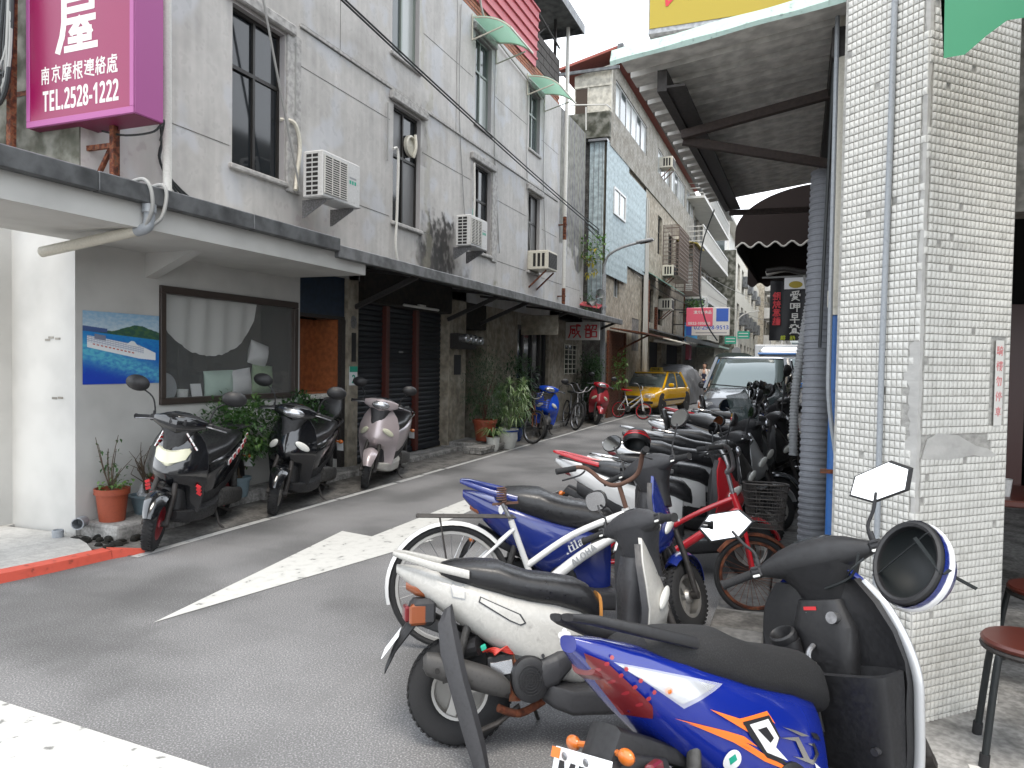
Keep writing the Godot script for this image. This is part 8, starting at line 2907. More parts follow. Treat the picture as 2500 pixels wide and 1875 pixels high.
	for s in [-1, 1]:
		m = Mb.new()
		m.box(vv(0.97 * s, 1.12, 0.9), Vector3(0.14, 0.14, 0.08), Basis.IDENTITY, 0.04)
		obj("wing_mirror", m, "black_plastic", t)
		m = Mb.new()
		m.bb(0.8 * s - 0.06, 0.8 * s + 0.06, 0.66, 0.8, -2.03, -1.9, 0.02)
		obj("indicator", m, "orange_lens", t)
	m = Mb.new()
	m.bar(vv(-0.1, 1.1, 1.27), vv(0.75, 1.15, 1.2), 0.015, 0.025)
	m.bar(vv(-0.75, 1.1, 1.27), vv(-0.05, 1.15, 1.22), 0.015, 0.025)
	obj("wiper", m, "cable", t)
	# ---- car under a grey cover
	t = thing("covered_car", "car wrapped in a silver grey cover between the taxi and the woman", "car", Vector3(-4.62, 0, -29.6), -0.1)
	m = Mb.new()
	var n := FastNoiseLite.new()
	n.seed = 6; n.frequency = 1.4; n.fractal_octaves = 3
	var rings := []
	var prof := [[2.05, 0.5, 0.6], [2.0, 0.75, 0.82], [1.6, 0.84, 0.98], [1.0, 0.87, 1.12], [0.5, 0.87, 1.38], [0.1, 0.87, 1.5], [-0.6, 0.87, 1.54], [-1.3, 0.86, 1.45], [-1.8, 0.84, 1.15], [-2.1, 0.75, 0.95], [-2.15, 0.5, 0.7]]
	for i in 60:
		var x := i / 59.0 * (prof.size() - 1)
		var a: Array = prof[int(x)]
		var b: Array = prof[mini(int(x) + 1, prof.size() - 1)]
		var f := x - int(x)
		var top := lerpf(a[2], b[2], f)
		var w := lerpf(a[1], b[1], f)
		var g := PackedVector3Array()
		for k in 49:
			var q := lerpf(-0.12, PI + 0.12, k / 48.0)
			var c := cos(q)
			var sn := sin(q)
			var p := vv(w * signf(c) * pow(absf(c), 0.42), maxf(0.05, top * signf(sn) * pow(absf(sn), 0.5)), lerpf(a[0], b[0], f))
			p += Vector3(c, sn, 0) * (n.get_noise_3d(p.x * 2.0, p.y * 1.3, p.z * 2.5) * 0.055)
			g.push_back(p)
		rings.append(g)
	m.loft(rings, true, false)
	obj("cover", m, "tarp_grey", t, 60.0)
	car_wheels(t, 0.78, [1.3, -1.3], 0.3)
	# ---- white box truck
	t = thing("truck", "white box truck with a blue stripe stopped behind the dark van", "truck", Vector3(-0.5, 0, -26.0), PI)
	m = Mb.new()
	m.bb(-1.05, 1.05, 0.6, 2.28, 1.2, 5.6, 0.03)
	obj("box", m, "silver_gloss", t, 20.0)
	m = Mb.new()
	m.loft([frect(0.35, -1.0, 0.55, 0.88), frect(1.0, -1.0, 0.62, 0.9), frect(1.9, -0.95, 0.3, 0.84), frect(1.98, -0.9, 0.15, 0.76)])
	obj("cab", m, "white_gloss", t)
	m = Mb.new()
	m.loft([frect(1.98, -0.7, 0.05, 0.82), frect(2.05, -0.75, 0.0, 0.84), frect(2.18, -0.85, -0.35, 0.7)])
	obj("wind_deflector", m, "white_gloss", t)
	m = Mb.new()
	m.quad(vv(-0.78, 1.78, 0.42), vv(0.78, 1.78, 0.42), vv(0.82, 1.12, 0.66), vv(-0.82, 1.12, 0.66))
	obj("windscreen", m, "screen_glass", t, 0.0)
	m = Mb.new()
	m.bb(-0.92, 0.92, 0.85, 1.0, -0.68, -0.4, 0.02)
	m.bb(-0.85, 0.85, 1.9, 1.97, -0.42, 0.0, 0.02)
	obj("stripe", m, "truck_blue", t, 20.0)
	for s in [-1, 1]:
		m = Mb.new()
		m.bb(0.7 * s - 0.13, 0.7 * s + 0.13, 0.6, 0.76, -0.62, -0.5, 0.02)
		obj("headlamp", m, "lamp_white", t)
		m = Mb.new()
		m.box(vv(1.08 * s, 1.6, 0.5), Vector3(0.14, 0.3, 0.06), Basis.IDENTITY, 0.02)
		m.bar(vv(0.9 * s, 1.75, 0.45), vv(1.08 * s, 1.75, 0.5), 0.02, 0.02)
		obj("wing_mirror", m, "black_plastic", t)
	car_wheels(t, 0.85, [-0.2, -3.6], 0.36)
	# ---- blue truck with green cover
	t = thing("truck", "blue cab truck with a dark green canvas cover beyond the woman", "truck", Vector3(-2.95, 0, -34.5), PI)
	m = Mb.new()
	m.loft([frect(0.35, -1.0, 0.6, 0.84), frect(1.0, -1.0, 0.65, 0.86), frect(1.7, -0.95, 0.25, 0.78), frect(1.8, -0.9, 0.1, 0.7)])
	obj("cab", m, "truck_blue", t)
	m = Mb.new()
	m.quad(vv(-0.7, 1.62, 0.36), vv(0.7, 1.62, 0.36), vv(0.78, 1.08, 0.68), vv(-0.78, 1.08, 0.68))
	obj("windscreen", m, "screen_glass", t, 0.0)
	m = Mb.new()
	rings = []
	for f in [-1.05, -2.0, -3.0, -4.0]:
		rings.append(ring(f, 1.4, 0.92, 0.72 + 0.02 * sin(f * 5.0), 0.75, 4.0, 24))
	m.loft(rings)
	obj("canvas_cover", m, "tarp_green", t)
	for s in [-1, 1]:
		m = Mb.new()
		m.bb(0.62 * s - 0.13, 0.62 * s + 0.13, 0.62, 0.78, -0.68, -0.56, 0.02)
		obj("headlamp", m, "lamp_white", t)
	car_wheels(t, 0.8, [-0.2, -3.2], 0.34)
	person()
func front_face(t: Node, f: float, y0: float, y1: float, w: float, grille: String, slats: bool):
	var m := Mb.new()
	m.bb(-w * 0.62, w * 0.62, y0 + 0.08, y1 - 0.1, -f - 0.035, -f + 0.1, 0.02)
	obj("grille", m, "interior_dark", t, 20.0)
	m = Mb.new()
	for i in 3: m.bb(-w * 0.6, w * 0.6, lerpf(y0 + 0.09, y1 - 0.12, i / 2.0), lerpf(y0 + 0.09, y1 - 0.12, i / 2.0) + 0.012, -f - 0.045, -f - 0.035)
	obj("grille_bar", m, grille, t, 0.0)
	for s in [-1, 1]:
		m = Mb.new()
		m.loft([ring(f + 0.015, y0 + 0.17, 0.14, 0.05, 0.05, 4, 16, (w + 0.0) * s), ring(f - 0.12, y0 + 0.19, 0.18, 0.075, 0.07, 4, 16, (w + 0.03) * s)])
		obj("headlamp", m, "clear_lens", t)
		m = Mb.new()
		m.ball(Transform3D(Basis().scaled(Vector3(0.1, 0.045, 0.03)), vv(w * s, y0 + 0.17, f - 0.03)), 14, 8)
		obj("headlamp_bowl", m, "reflector", t)
# a body from tapered bones joined smoothly, meshed with surface nets
func field_mesh(bones: Array, cell: float, k := 0.035) -> Mb:
	var lo := Vector3.ONE * 1e9
	var hi := -lo
	for b in bones:
		for q in [b[0], b[1]]:
			var r := maxf(b[2], b[3]) + cell * 2.5
			lo = lo.min(q - Vector3.ONE * r)
			hi = hi.max(q + Vector3.ONE * r)
	var n := Vector3i(((hi - lo) / cell).ceil()) + Vector3i.ONE
	var v := PackedFloat32Array()
	v.resize(n.x * n.y * n.z)
	v.fill(1.0)
	for b in bones:
		var r := maxf(b[2], b[3]) + cell * 2 + k
		var a0 := Vector3i((((b[0] as Vector3).min(b[1]) - Vector3.ONE * r - lo) / cell).floor()).max(Vector3i.ZERO)
		var a1 := Vector3i((((b[0] as Vector3).max(b[1]) + Vector3.ONE * r - lo) / cell).ceil()).min(n - Vector3i.ONE)
		var d: Vector3 = b[1] - b[0]
		var dd := maxf(d.length_squared(), 1e-9)
		for z in range(a0.z, a1.z + 1):
			for y in range(a0.y, a1.y + 1):
				for x in range(a0.x, a1.x + 1):
					var p := lo + Vector3(x, y, z) * cell
					var t := clampf((p - b[0]).dot(d) / dd, 0, 1)
					var s: float = p.distance_to(b[0] + d * t) - lerpf(b[2], b[3], t)
					var i := x + n.x * (y + n.y * z)
					var o := v[i]
					var h := maxf(k - absf(o - s), 0.0) / k
					v[i] = minf(o, s) - h * h * k * 0.25
	var at := {}
	var m := Mb.new()
	var pos := func(x: int, y: int, z: int) -> Vector3:
		var key := x + n.x * (y + n.y * z)
		if at.has(key): return at[key]
		var sum := Vector3.ZERO
		var c := 0
		for e in 12:
			var ax := e / 4
			var u := e % 4
			var p0 := Vector3i(0, 0, 0)
			if ax == 0: p0 = Vector3i(0, u & 1, u >> 1)
			elif ax == 1: p0 = Vector3i(u & 1, 0, u >> 1)
			else: p0 = Vector3i(u & 1, u >> 1, 0)
			var p1 := p0
			p1[ax] = 1
			var f0 := v[(x + p0.x) + n.x * ((y + p0.y) + n.y * (z + p0.z))]
			var f1 := v[(x + p1.x) + n.x * ((y + p1.y) + n.y * (z + p1.z))]
			if (f0 < 0) != (f1 < 0):
				sum += Vector3(p0).lerp(Vector3(p1), f0 / (f0 - f1))
				c += 1
		var r := lo + (Vector3(x, y, z) + sum / maxf(c, 1)) * cell
		at[key] = r
		return r
	for z in range(1, n.z - 1):
		for y in range(1, n.y - 1):
			for x in range(1, n.x - 1):
				var f0 := v[x + n.x * (y + n.y * z)]
				for ax in 3:
					var q := Vector3i(x, y, z)
					q[ax] += 1
					var f1 := v[q.x + n.x * (q.y + n.y * q.z)]
					if (f0 < 0) == (f1 < 0): continue
					var b := (ax + 1) % 3
					var c := (ax + 2) % 3
					var e := Vector3i(x, y, z)
					var w := []
					for d in [[0, 0], [-1, 0], [-1, -1], [0, -1]]:
						var g := e
						g[b] += d[0]
						g[c] += d[1]
						w.append(pos.call(g.x, g.y, g.z))
					if f0 < 0: m.quad(w[0], w[3], w[2], w[1])
					else: m.quad(w[0], w[1], w[2], w[3])
	return m
func person():
	# a woman walking towards the camera, left arm bent at the elbow
	var t := thing("person", "person in a navy top, white cardigan and short blue skirt walking up the lane", "person", Vector3(-3.66, 0, -30.6), PI - 0.12)
	var bones := [
		[vv(0, 0.93, 0), vv(0, 1.02, 0), 0.125, 0.105], [vv(0, 1.02, 0), vv(0, 1.22, 0.01), 0.1, 0.115], [vv(-0.1, 1.3, 0), vv(0.1, 1.3, 0), 0.06, 0.06], [vv(0, 1.22, 0.01), vv(0, 1.31, 0), 0.1, 0.07],
		[vv(0, 1.31, 0), vv(0, 1.4, 0.015), 0.048, 0.045],
		[vv(0, 1.46, 0.02), vv(0, 1.53, 0.01), 0.068, 0.08], [vv(0, 1.42, 0.045), vv(0, 1.46, 0.03), 0.04, 0.06], [vv(0, 1.475, 0.1), vv(0, 1.49, 0.09), 0.012, 0.01],
		[vv(-0.08, 0.88, 0), vv(-0.075, 0.48, 0.04), 0.085, 0.052], [vv(-0.075, 0.48, 0.04), vv(-0.07, 0.09, 0.0), 0.052, 0.033], [vv(-0.07, 0.05, -0.03), vv(-0.07, 0.03, 0.14), 0.036, 0.026],
		[vv(0.08, 0.88, 0), vv(0.07, 0.48, -0.02), 0.085, 0.052], [vv(0.07, 0.48, -0.02), vv(0.06, 0.1, -0.12), 0.052, 0.033], [vv(0.06, 0.06, -0.15), vv(0.06, 0.03, 0.02), 0.034, 0.026],
		[vv(-0.17, 1.29, 0), vv(-0.2, 1.03, -0.03), 0.045, 0.036], [vv(-0.2, 1.03, -0.03), vv(-0.2, 0.8, 0.04), 0.035, 0.026],
		[vv(0.17, 1.29, 0), vv(0.21, 1.04, -0.02), 0.045, 0.036], [vv(0.21, 1.04, -0.02), vv(0.08, 0.95, 0.16), 0.035, 0.026]]
	# hands: palm, four fingers of different lengths and a thumb
	for h in [[vv(-0.2, 0.78, 0.045), Vector3(0, -1, -0.2).normalized(), Vector3(1, 0, 0)], [vv(0.06, 0.94, 0.175), Vector3(-0.85, -0.3, -0.4).normalized(), Vector3(0, 1, 0)]]:
		bones.append([h[0], h[0] + h[1] * 0.06, 0.022, 0.026])
		for i in 4:
			var o: Vector3 = h[0] + h[1] * 0.06 + h[2] * (i - 1.5) * 0.015
			bones.append([o, o + h[1] * [0.055, 0.07, 0.075, 0.06][i] + h[2].cross(h[1]) * 0.015, 0.009, 0.007])
		bones.append([h[0] + h[1] * 0.02 - h[2] * 0.02, h[0] + h[1] * 0.06 - h[2] * 0.05, 0.011, 0.008])
	obj("body", field_mesh(bones, 0.016, 0.03), "skin", t, 80.0)
	var m := Mb.new()
	m.loft([frect(1.24, -0.085, 0.105, 0.115, 2.5), frect(1.12, -0.11, 0.135, 0.13, 2.5), frect(1.0, -0.1, 0.115, 0.125, 2.5), frect(0.86, -0.12, 0.125, 0.155, 2.5)])
	obj("top", m, "cloth_navy", t, 60.0)
	m = Mb.new()
	m.loft([frect(0.92, -0.125, 0.13, 0.165, 2.5), frect(0.8, -0.14, 0.14, 0.185, 2.5), frect(0.66, -0.15, 0.155, 0.2, 2.5)])
	obj("skirt", m, "cloth_blue", t, 60.0)
	var rows := []
	for i in 9:
		var y := lerpf(1.37, 0.86, i / 8.0)
		var r := []
		for k in 17:
			var a := lerpf(0.42, TAU - 0.42, k / 16.0)
			var w := lerpf(0.15, 0.175, i / 8.0)
			r.append(vv(w * sin(a) * (0.7 + 0.3 * minf(1.0, i / 2.0)), y, 0.125 * cos(a) * (0.8 if i == 0 else 1.0)))
		rows.append(r)
	m = Mb.new()
	m.slab(rows, Vector3(0.001, 0, 0.003))
	m.tube([vv(-0.15, 1.33, 0), vv(-0.19, 1.25, 0), vv(-0.205, 1.03, -0.03), vv(-0.203, 0.9, 0.01)], 0.056, 12, 3, false, 0.046)
	m.tube([vv(0.15, 1.33, 0), vv(0.19, 1.25, 0), vv(0.215, 1.04, -0.02), vv(0.14, 0.98, 0.09)], 0.056, 12, 3, false, 0.046)
	obj("cardigan", m, "cloth_white", t, 60.0)
	m = Mb.new()
	m.loft([frect(1.63, -0.05, 0.04, 0.05, 2.2), frect(1.605, -0.085, 0.09, 0.085, 2.2), frect(1.55, -0.1, 0.075, 0.092, 2.2), frect(1.47, -0.1, 0.03, 0.092, 2.2), frect(1.36, -0.11, 0.0, 0.1, 2.2), frect(1.22, -0.135, -0.06, 0.095, 2.2), frect(1.12, -0.14, -0.1, 0.08, 2.2)])
	obj("hair", m, "hair", t, 60.0)
	m = Mb.new()
	for s in [-1, 1]: m.ball(Transform3D(Basis().scaled(Vector3(0.013, 0.008, 0.006)), vv(0.03 * s, 1.5, 0.088)), 8, 5)
	obj("eyes", m, "cable", t)
	m = Mb.new()
	m.ball(Transform3D(Basis().scaled(Vector3(0.022, 0.007, 0.008)), vv(0, 1.445, 0.092)), 8, 5)
	obj("mouth", m, "red_dull", t)
	m = Mb.new()
	for q in [[-0.07, 0.03], [0.06, -0.09]]:
		m.loft([ring(q[1] + 0.15, 0.035, 0.02, 0.012, 0.03, 3, 12, q[0]), ring(q[1] + 0.08, 0.035, 0.042, 0.02, 0.034, 3, 12, q[0]), ring(q[1] - 0.06, 0.04, 0.036, 0.03, 0.039, 3, 12, q[0]), ring(q[1] - 0.1, 0.04, 0.02, 0.02, 0.035, 3, 12, q[0])])
	obj("shoes", m, "cable", t)
func wire(called: String, label: String, pts: Array, r: float, material: String, category := "cable", group := ""):
	var m := Mb.new()
	m.tube(pts, r, 6, 5)
	tag(obj(called, m, material), label, category, group)
func sag(a: Vector3, b: Vector3, d: float) -> Array:
	var p := []
	for i in 7:
		var f := i / 6.0
		p.append(a.lerp(b, f) - Vector3(0, d * 4.0 * f * (1 - f), 0))
	return p
func build_signs_and_small():
	# ---- magenta box sign
	var t := thing("box_sign", "large magenta box sign with white characters at the top left", "sign", Vector3(-5.3, 3.36, -4.14))
	var m := Mb.new()
	m.bb(-0.66, 0.53, 0.0, 1.9, -0.28, -0.012, 0.008)
	obj("cabinet", m, "pink_rim", t, 20.0)
	m = Mb.new()
	m.bb(-0.65, 0.52, -0.004, 0.0, -0.27, -0.02)
	obj("underside", m, "magenta_dark", t, 0.0)
	m = Mb.new()
	m.bb(-0.66, 0.53, 0.0, 0.05, -0.012, 0.004, 0.003)
	m.bb(-0.66, -0.62, 0.05, 1.9, -0.012, 0.004, 0.003)
	m.bb(0.49, 0.53, 0.05, 1.9, -0.012, 0.004, 0.003)
	obj("rim", m, "pink_rim", t, 20.0)
	m = Mb.new()
	m.bb(-0.62, 0.49, 0.05, 1.9, -0.012, -0.002)
	obj("face", m, "magenta", t, 0.0)
	glyphs_on(t, "屋", "sign_white", Transform3D(Basis(Vector3(1.02, 0, 0), Vector3(0, 1.0, 0), Vector3.BACK), Vector3(-0.07, 0.79, -0.002)), 0.43, 0.06, Vector2.ZERO)
	glyphs_on(t, "南京摩根連絡處", "sign_white", Transform3D(Basis(Vector3(0.88, 0, 0), Vector3(0, 1.1, 0), Vector3.BACK), Vector3(-0.44, 0.4, -0.002)), 0.118, 0.0125, Vector2(0.141, 0))
	text_on(t, "TEL.2528-1222", "sign_white", Transform3D(Basis(Vector3(0.7, 0, 0), Vector3(0, 1.25, 0), Vector3.BACK), Vector3(-0.05, 0.19, -0.002)), 0.13)
	# rusty frame and tangled cables behind the sign
	t = thing("sign_frame", "rusty angle-iron frame carrying the magenta sign above the canopy", "frame")
	m = Mb.new()
	for q in [[-5.78, -4.3], [-5.66, -4.38], [-5.32, -4.4], [-5.22, -4.3]]: m.bb(q[0], q[0] + 0.045, 2.72, 3.4 if q[0] > -5.7 else 5.2, q[1], q[1] - 0.045)
	m.bar(Vector3(-6.4, 3.2, -4.3), Vector3(-5.2, 3.2, -4.32), 0.03, 0.04)
	m.bar(Vector3(-6.4, 3.7, -4.25), Vector3(-5.7, 3.7, -4.25), 0.03, 0.04)
	m.bar(Vector3(-5.2, 3.3, -4.36), Vector3(-5.48, 2.9, -4.36), 0.03, 0.03)
	m.bar(Vector3(-6.1, 2.72, -4.1), Vector3(-6.05, 5.0, -4.1), 0.05, 0.05)
	obj("frame", m, "rust", t, 0.0)
	var r := RandomNumberGenerator.new()
	r.seed = 77
	for i in 12:
		wire("cable", "black cable in the tangle behind the magenta sign", [Vector3(-5.95 - r.randf() * 0.15, 5.2, -4.05), Vector3(-5.92 - r.randf() * 0.2, 3.9 + r.randf() * 0.2, -4.0), Vector3(-6.0 - r.randf() * 0.3, 3.5 + r.randf() * 0.3, -4.0), Vector3(-6.4, 3.2 + r.randf() * 0.4, -4.05)], r.randf_range(0.006, 0.018), "cable" if i % 3 else "cable_grey", "cable", "cables tangled behind the magenta sign")
	m = Mb.new()
	m.bb(-7.2, -5.9, 3.0, 5.4, -4.5, -4.6)
	tag(obj("window_grille", m, "glass_dark", self, 0.0), "dark window wall behind the cable tangle at the left edge", "window")
	t = thing("downpipe", "white downpipe beside the magenta sign rising from the canopy", "pipe")
	m = Mb.new()
	m.cyl(Vector3(-5.05, 2.72, -4.72), Vector3(-5.06, 4.6, -4.72), 0.036, 18)
	obj("pipe", m, "pipe_white", t)
	for i in 3: wire("cable", "black cable draped down past the magenta sign", [Vector3(-5.44, 5.4, -4.9 - 0.03 * i), Vector3(-5.44, 4.2, -4.92 - 0.05 * i), Vector3(-5.42, 3.5 + 0.06 * i, -5.0 - 0.03 * i), Vector3(-5.43, 3.25, -5.0), Vector3(-5.4, 2.95, -5.25 - 0.1 * i), Vector3(-5.2, 2.76, -5.5 - 0.25 * i)], 0.012, "cable", "cable", "cables draped past the magenta sign")
	wire("cable", "looped black cable under the magenta sign", [Vector3(-5.3, 3.32, -4.3), Vector3(-5.1, 3.28, -4.35), Vector3(-4.85, 3.3, -4.4), Vector3(-4.8, 3.4, -4.45), Vector3(-5.0, 3.3, -4.6)], 0.009, "cable")
	# drain fitting hanging on the canopy edge
	t = thing("drain_fitting", "grey drain elbow with two hoses hooked over the gutter", "pipe", Vector3(-4.4, 2.6, -3.95))
	m = Mb.new()
	m.tube([Vector3(0, 0.0, 0), Vector3(0, -0.12, 0.0), Vector3(-0.02, -0.17, 0.01), Vector3(-0.1, -0.19, 0.02)], 0.04, 14, 4)
	m.cyl(Vector3(0, 0.0, 0), Vector3(0, -0.06, 0), 0.05, 14)
	obj("elbow", m, "pipe_grey", t)
	m = Mb.new()
	m.tube([Vector3(-0.12, 0.15, 0.06), Vector3(0.0, 0.17, 0.05), Vector3(0.06, 0.1, 0.04), Vector3(0.065, -0.04, 0.03), Vector3(0.0, -0.16, 0.03)], 0.014, 8, 4)
	m.tube([Vector3(-0.1, 0.15, -0.1), Vector3(0.02, 0.16, -0.1), Vector3(0.06, 0.08, -0.1), Vector3(0.06, -0.08, -0.06), Vector3(0.02, -0.14, -0.02)], 0.014, 8, 4)
	obj("hose", m, "cable_grey", t)
	m = Mb.new()
	m.cyl(Vector3(-0.1, -0.19, 0.02), Vector3(-0.95, -0.32, 0.12), 0.04, 14)
	obj("pipe", m, "pipe_cream", t)
	# ---- hanging shop signs under the canopy
	t = thing("shop_sign", "white board with two red brush characters under the canopy end", "sign", Vector3(-4.95, 2.3, -17.2))
	m = Mb.new()
	m.bb(-0.46, 0.4, -0.22, 0.22, -0.04, 0.0, 0.008)
	obj("board", m, "sign_white", t, 20.0)
	glyphs_on(t, "咸韶", "sign_red", Transform3D(Basis.IDENTITY, Vector3(-0.24, 0, 0.0)), 0.31, 0.036, Vector2(0.42, 0))
	t = thing("shop_sign", "dim faded board under the canopy by the glass door", "sign", Vector3(-5.0, 2.28, -14.1))
	m = Mb.new()
	m.bb(-0.4, 0.4, -0.2, 0.2, -0.04, 0.0, 0.008)
	obj("board", m, "tan_plaster", t, 20.0)
	# ---- air conditioners on the first facade
	split_ac(Vector3(-5.27, 3.32, -7.18), FACE_LANE, "white outdoor air conditioner unit on brackets right of the first window", "white outdoor air conditioner units", 0.74, 0.52, 0.27)
	split_ac(Vector3(-5.27, 3.38, -11.05), FACE_LANE, "white outdoor air conditioner unit beside the black wall stain", "white outdoor air conditioner units", 0.68, 0.5, 0.27)
	window_ac(Vector3(WX + 0.05, 3.5, -14.98), FACE_LANE, "window air conditioner in the fourth window of the grey facade", "window air conditioners")
	window_ac(Vector3(-4.95, 8.75, -27.4), FACE_LANE, "white air conditioner jutting from the rooftop window band", "window air conditioners")
	window_ac(Vector3(-4.98, 4.9, -28.3), FACE_LANE, "air conditioner under the first window cage", "window air conditioners")
	window_ac(Vector3(-4.98, 3.6, -28.0), FACE_LANE, "air conditioner below the green awnings", "window air conditioners")
	split_ac(Vector3(-4.5, 4.05, -35.5), FACE_LANE, "white outdoor unit on the balcony above the hanging signs", "", 0.8, 0.7, 0.3)
	# refrigerant pipes, wires and pipes on the facade
	wire("refrigerant_pipe", "thick white insulated pipe from the first window to the air conditioner", [Vector3(WX - 0.05, 4.2, -6.74), Vector3(WX + 0.06, 4.18, -6.85), Vector3(WX + 0.06, 3.95, -6.95), Vector3(WX + 0.06, 3.6, -6.9), Vector3(WX + 0.1, 3.42, -6.83)], 0.024, "pipe_cream", "pipe")
	wire("refrigerant_pipe", "white pipe down the left side of the second window", [Vector3(WX + 0.04, 4.5, -9.04), Vector3(WX + 0.06, 4.45, -9.14), Vector3(WX + 0.05, 3.6, -9.14), Vector3(WX + 0.05, 3.1, -9.12), Vector3(WX + 0.06, 2.75, -9.25)], 0.02, "pipe_white", "pipe")
	wire("refrigerant_pipe", "white pipe beside the third window above the air conditioner", [Vector3(WX + 0.05, 5.0, -11.75), Vector3(WX + 0.06, 4.25, -11.76), Vector3(WX + 0.06, 3.95, -11.7), Vector3(WX + 0.15, 3.7, -11.35)], 0.02, "pipe_white", "pipe")
	wire("cable", "grey cable slanting across the first window to the air conditioner", sag(Vector3(WX + 0.12, 5.6, -6.15), Vector3(WX + 0.15, 3.4, -6.85), 0.03), 0.014, "cable_grey")
	for q in [[0.0, 0.0, "lower"], [0.03, 0.09, "upper"]]:
		wire("cable", q[2] + " of the two black service cables running along the grey facade", sag(Vector3(WX + 0.3, 6.02 + q[0], -4.5), Vector3(WX + 0.3, 5.0 + q[1], -21.0), 0.12), 0.013, "cable", "cable", "service cables along the grey facade")
	wire("cable", "cable running from the facade end past the lamp post to the far awnings", sag(Vector3(WX + 0.3, 5.0, -18.0), Vector3(-4.7, 4.2, -33.0), 0.3), 0.014, "cable")
	wire("cable", "second cable past the blue sheeting to the far awnings", sag(Vector3(WX + 0.3, 5.1, -18.0), Vector3(-4.7, 4.5, -33.0), 0.25), 0.012, "cable")
	for q in [[-11.2, "left of the third window"], [-12.7, "right of the third window"], [-14.45, "left of the fourth window"], [-15.5, "right of the fourth window"]]:
		var z: float = q[0]
		wire("cable", "thin dark wire hanging down the grey facade " + q[1], [Vector3(WX + 0.02, 7.5, z), Vector3(WX + 0.03, 6.3, z + 0.05), Vector3(WX + 0.02, 5.4, z - 0.02), Vector3(WX + 0.03, 3.6, z - 0.3)], 0.008, "cable_grey", "cable", "thin wires down the grey facade")
	for z in [-8.9, -6.9]:
		wire("conduit", "short grey conduit stub beside the " + ("first" if z > -8 else "second") + " window's hood", [Vector3(WX + 0.03, 5.1, z), Vector3(WX + 0.03, 4.3, z)], 0.012, "cable_grey", "conduit", "conduit stubs beside window hoods")
	wire("cable", "cable bundle pinned along the brick parapet", [Vector3(WX + 0.05, 8.3, -11.8), Vector3(WX + 0.06, 7.7, -12.0), Vector3(WX + 0.06, 7.5, -12.8), Vector3(WX + 0.05, 7.4, -14.2), Vector3(WX + 0.04, 7.3, -15.3)], 0.02, "cable_white")
	t = thing("downpipe", "tall white downpipe with rusty lower joints at the end of the grey facade", "pipe")
	m = Mb.new()
	m.cyl(Vector3(-5.33, 5.0, -16.72), Vector3(-5.33, 9.45, -16.72), 0.045, 14)
	m.cyl(Vector3(-5.33, 3.3, -16.72), Vector3(-5.33, 4.45, -16.72), 0.045, 14)
	obj("pipe", m, "pipe_white", t)
	for q in [[2.75, 3.3], [4.45, 5.0]]:
		m = Mb.new()
		m.cyl(Vector3(-5.33, q[0], -16.72), Vector3(-5.33, q[1], -16.72), 0.043, 14)
		m.bb(-5.48, -5.28, q[0] + 0.35, q[0] + 0.375, -16.69, -16.75)
		obj("rusty_length", m, "rust", t)
	# window awnings on the third floor
	for z in [-12.2, -14.95]:
		t = thing("window_awning", "curved green plastic awning over the third-floor window " + ("nearer the red sheet" if z > -13 else "nearer the tall white downpipe"), "awning", Vector3(WX, 0, z), 0.0, "green window awnings")
		m = Mb.new()
		var rows := []
		for i in 9:
			var a := i / 8.0
			rows.append([Vector3(0.02 + 0.72 * a, 7.5 - 0.08 * a - 0.2 * a * a * a, 0.55), Vector3(0.02 + 0.72 * a, 7.5 - 0.08 * a - 0.2 * a * a * a, -0.55)])
		m.slab(rows, Vector3(0, 0.006, 0))
		obj("sheet", m, "awning_green", t)
		m = Mb.new()
		for s in [0.54, -0.54]:
			var p := []
			for i in 9: p.append(Vector3(0.02 + 0.72 * i / 8.0, 7.485 - 0.08 * i / 8.0 - 0.2 * pow(i / 8.0, 3), s))
			m.tube(p, 0.014, 6)
			m.tube([Vector3(0.02, 7.1, s), Vector3(0.6, 7.25, s)], 0.014, 6)
			m.tube([Vector3(0.02, 7.1, s), Vector3(0.02, 7.55, s)], 0.014, 6)
		m.bar(Vector3(0.74, 7.21, 0.56), Vector3(0.74, 7.21, -0.56), 0.02, 0.03)
		obj("bracket", m, "pipe_cream", t)
	# ---- street lamps
	t = thing("street_lamp", "grey street lamp with a curved arm in front of the blue sheeting", "street lamp")
	m = Mb.new()
	m.cyl(Vector3(-4.93, 0, -18.98), Vector3(-4.93, 3.9, -18.98), 0.075, 16, 0.055)
	m.tube([Vector3(-4.93, 3.9, -18.98), Vector3(-4.92, 4.15, -18.98), Vector3(-4.8, 4.4, -18.98), Vector3(-4.45, 4.58, -18.98), Vector3(-4.05, 4.68, -18.98)], 0.032, 10, 5)
	m.cyl(Vector3(-4.93, 3.0, -18.98), Vector3(-4.93, 3.06, -18.98), 0.085, 14)
	obj("pole", m, "galvanised", t)
	m = Mb.new()
	m.box(Vector3(-3.86, 4.72, -18.98), Vector3(0.44, 0.07, 0.2), Basis(Vector3.BACK, 0.14), 0.02)
	obj("lamp_head", m, "galvanised", t)
	m = Mb.new()
	m.box(Vector3(-3.84, 4.68, -18.98), Vector3(0.3, 0.02, 0.15), Basis(Vector3.BACK, 0.14), 0.005)
	obj("lamp_glass", m, "glass_dark", t)
	t = thing("loudspeaker", "pair of grey horn loudspeakers on the lamp post", "loudspeaker", Vector3(-5.0, 3.2, -18.85))
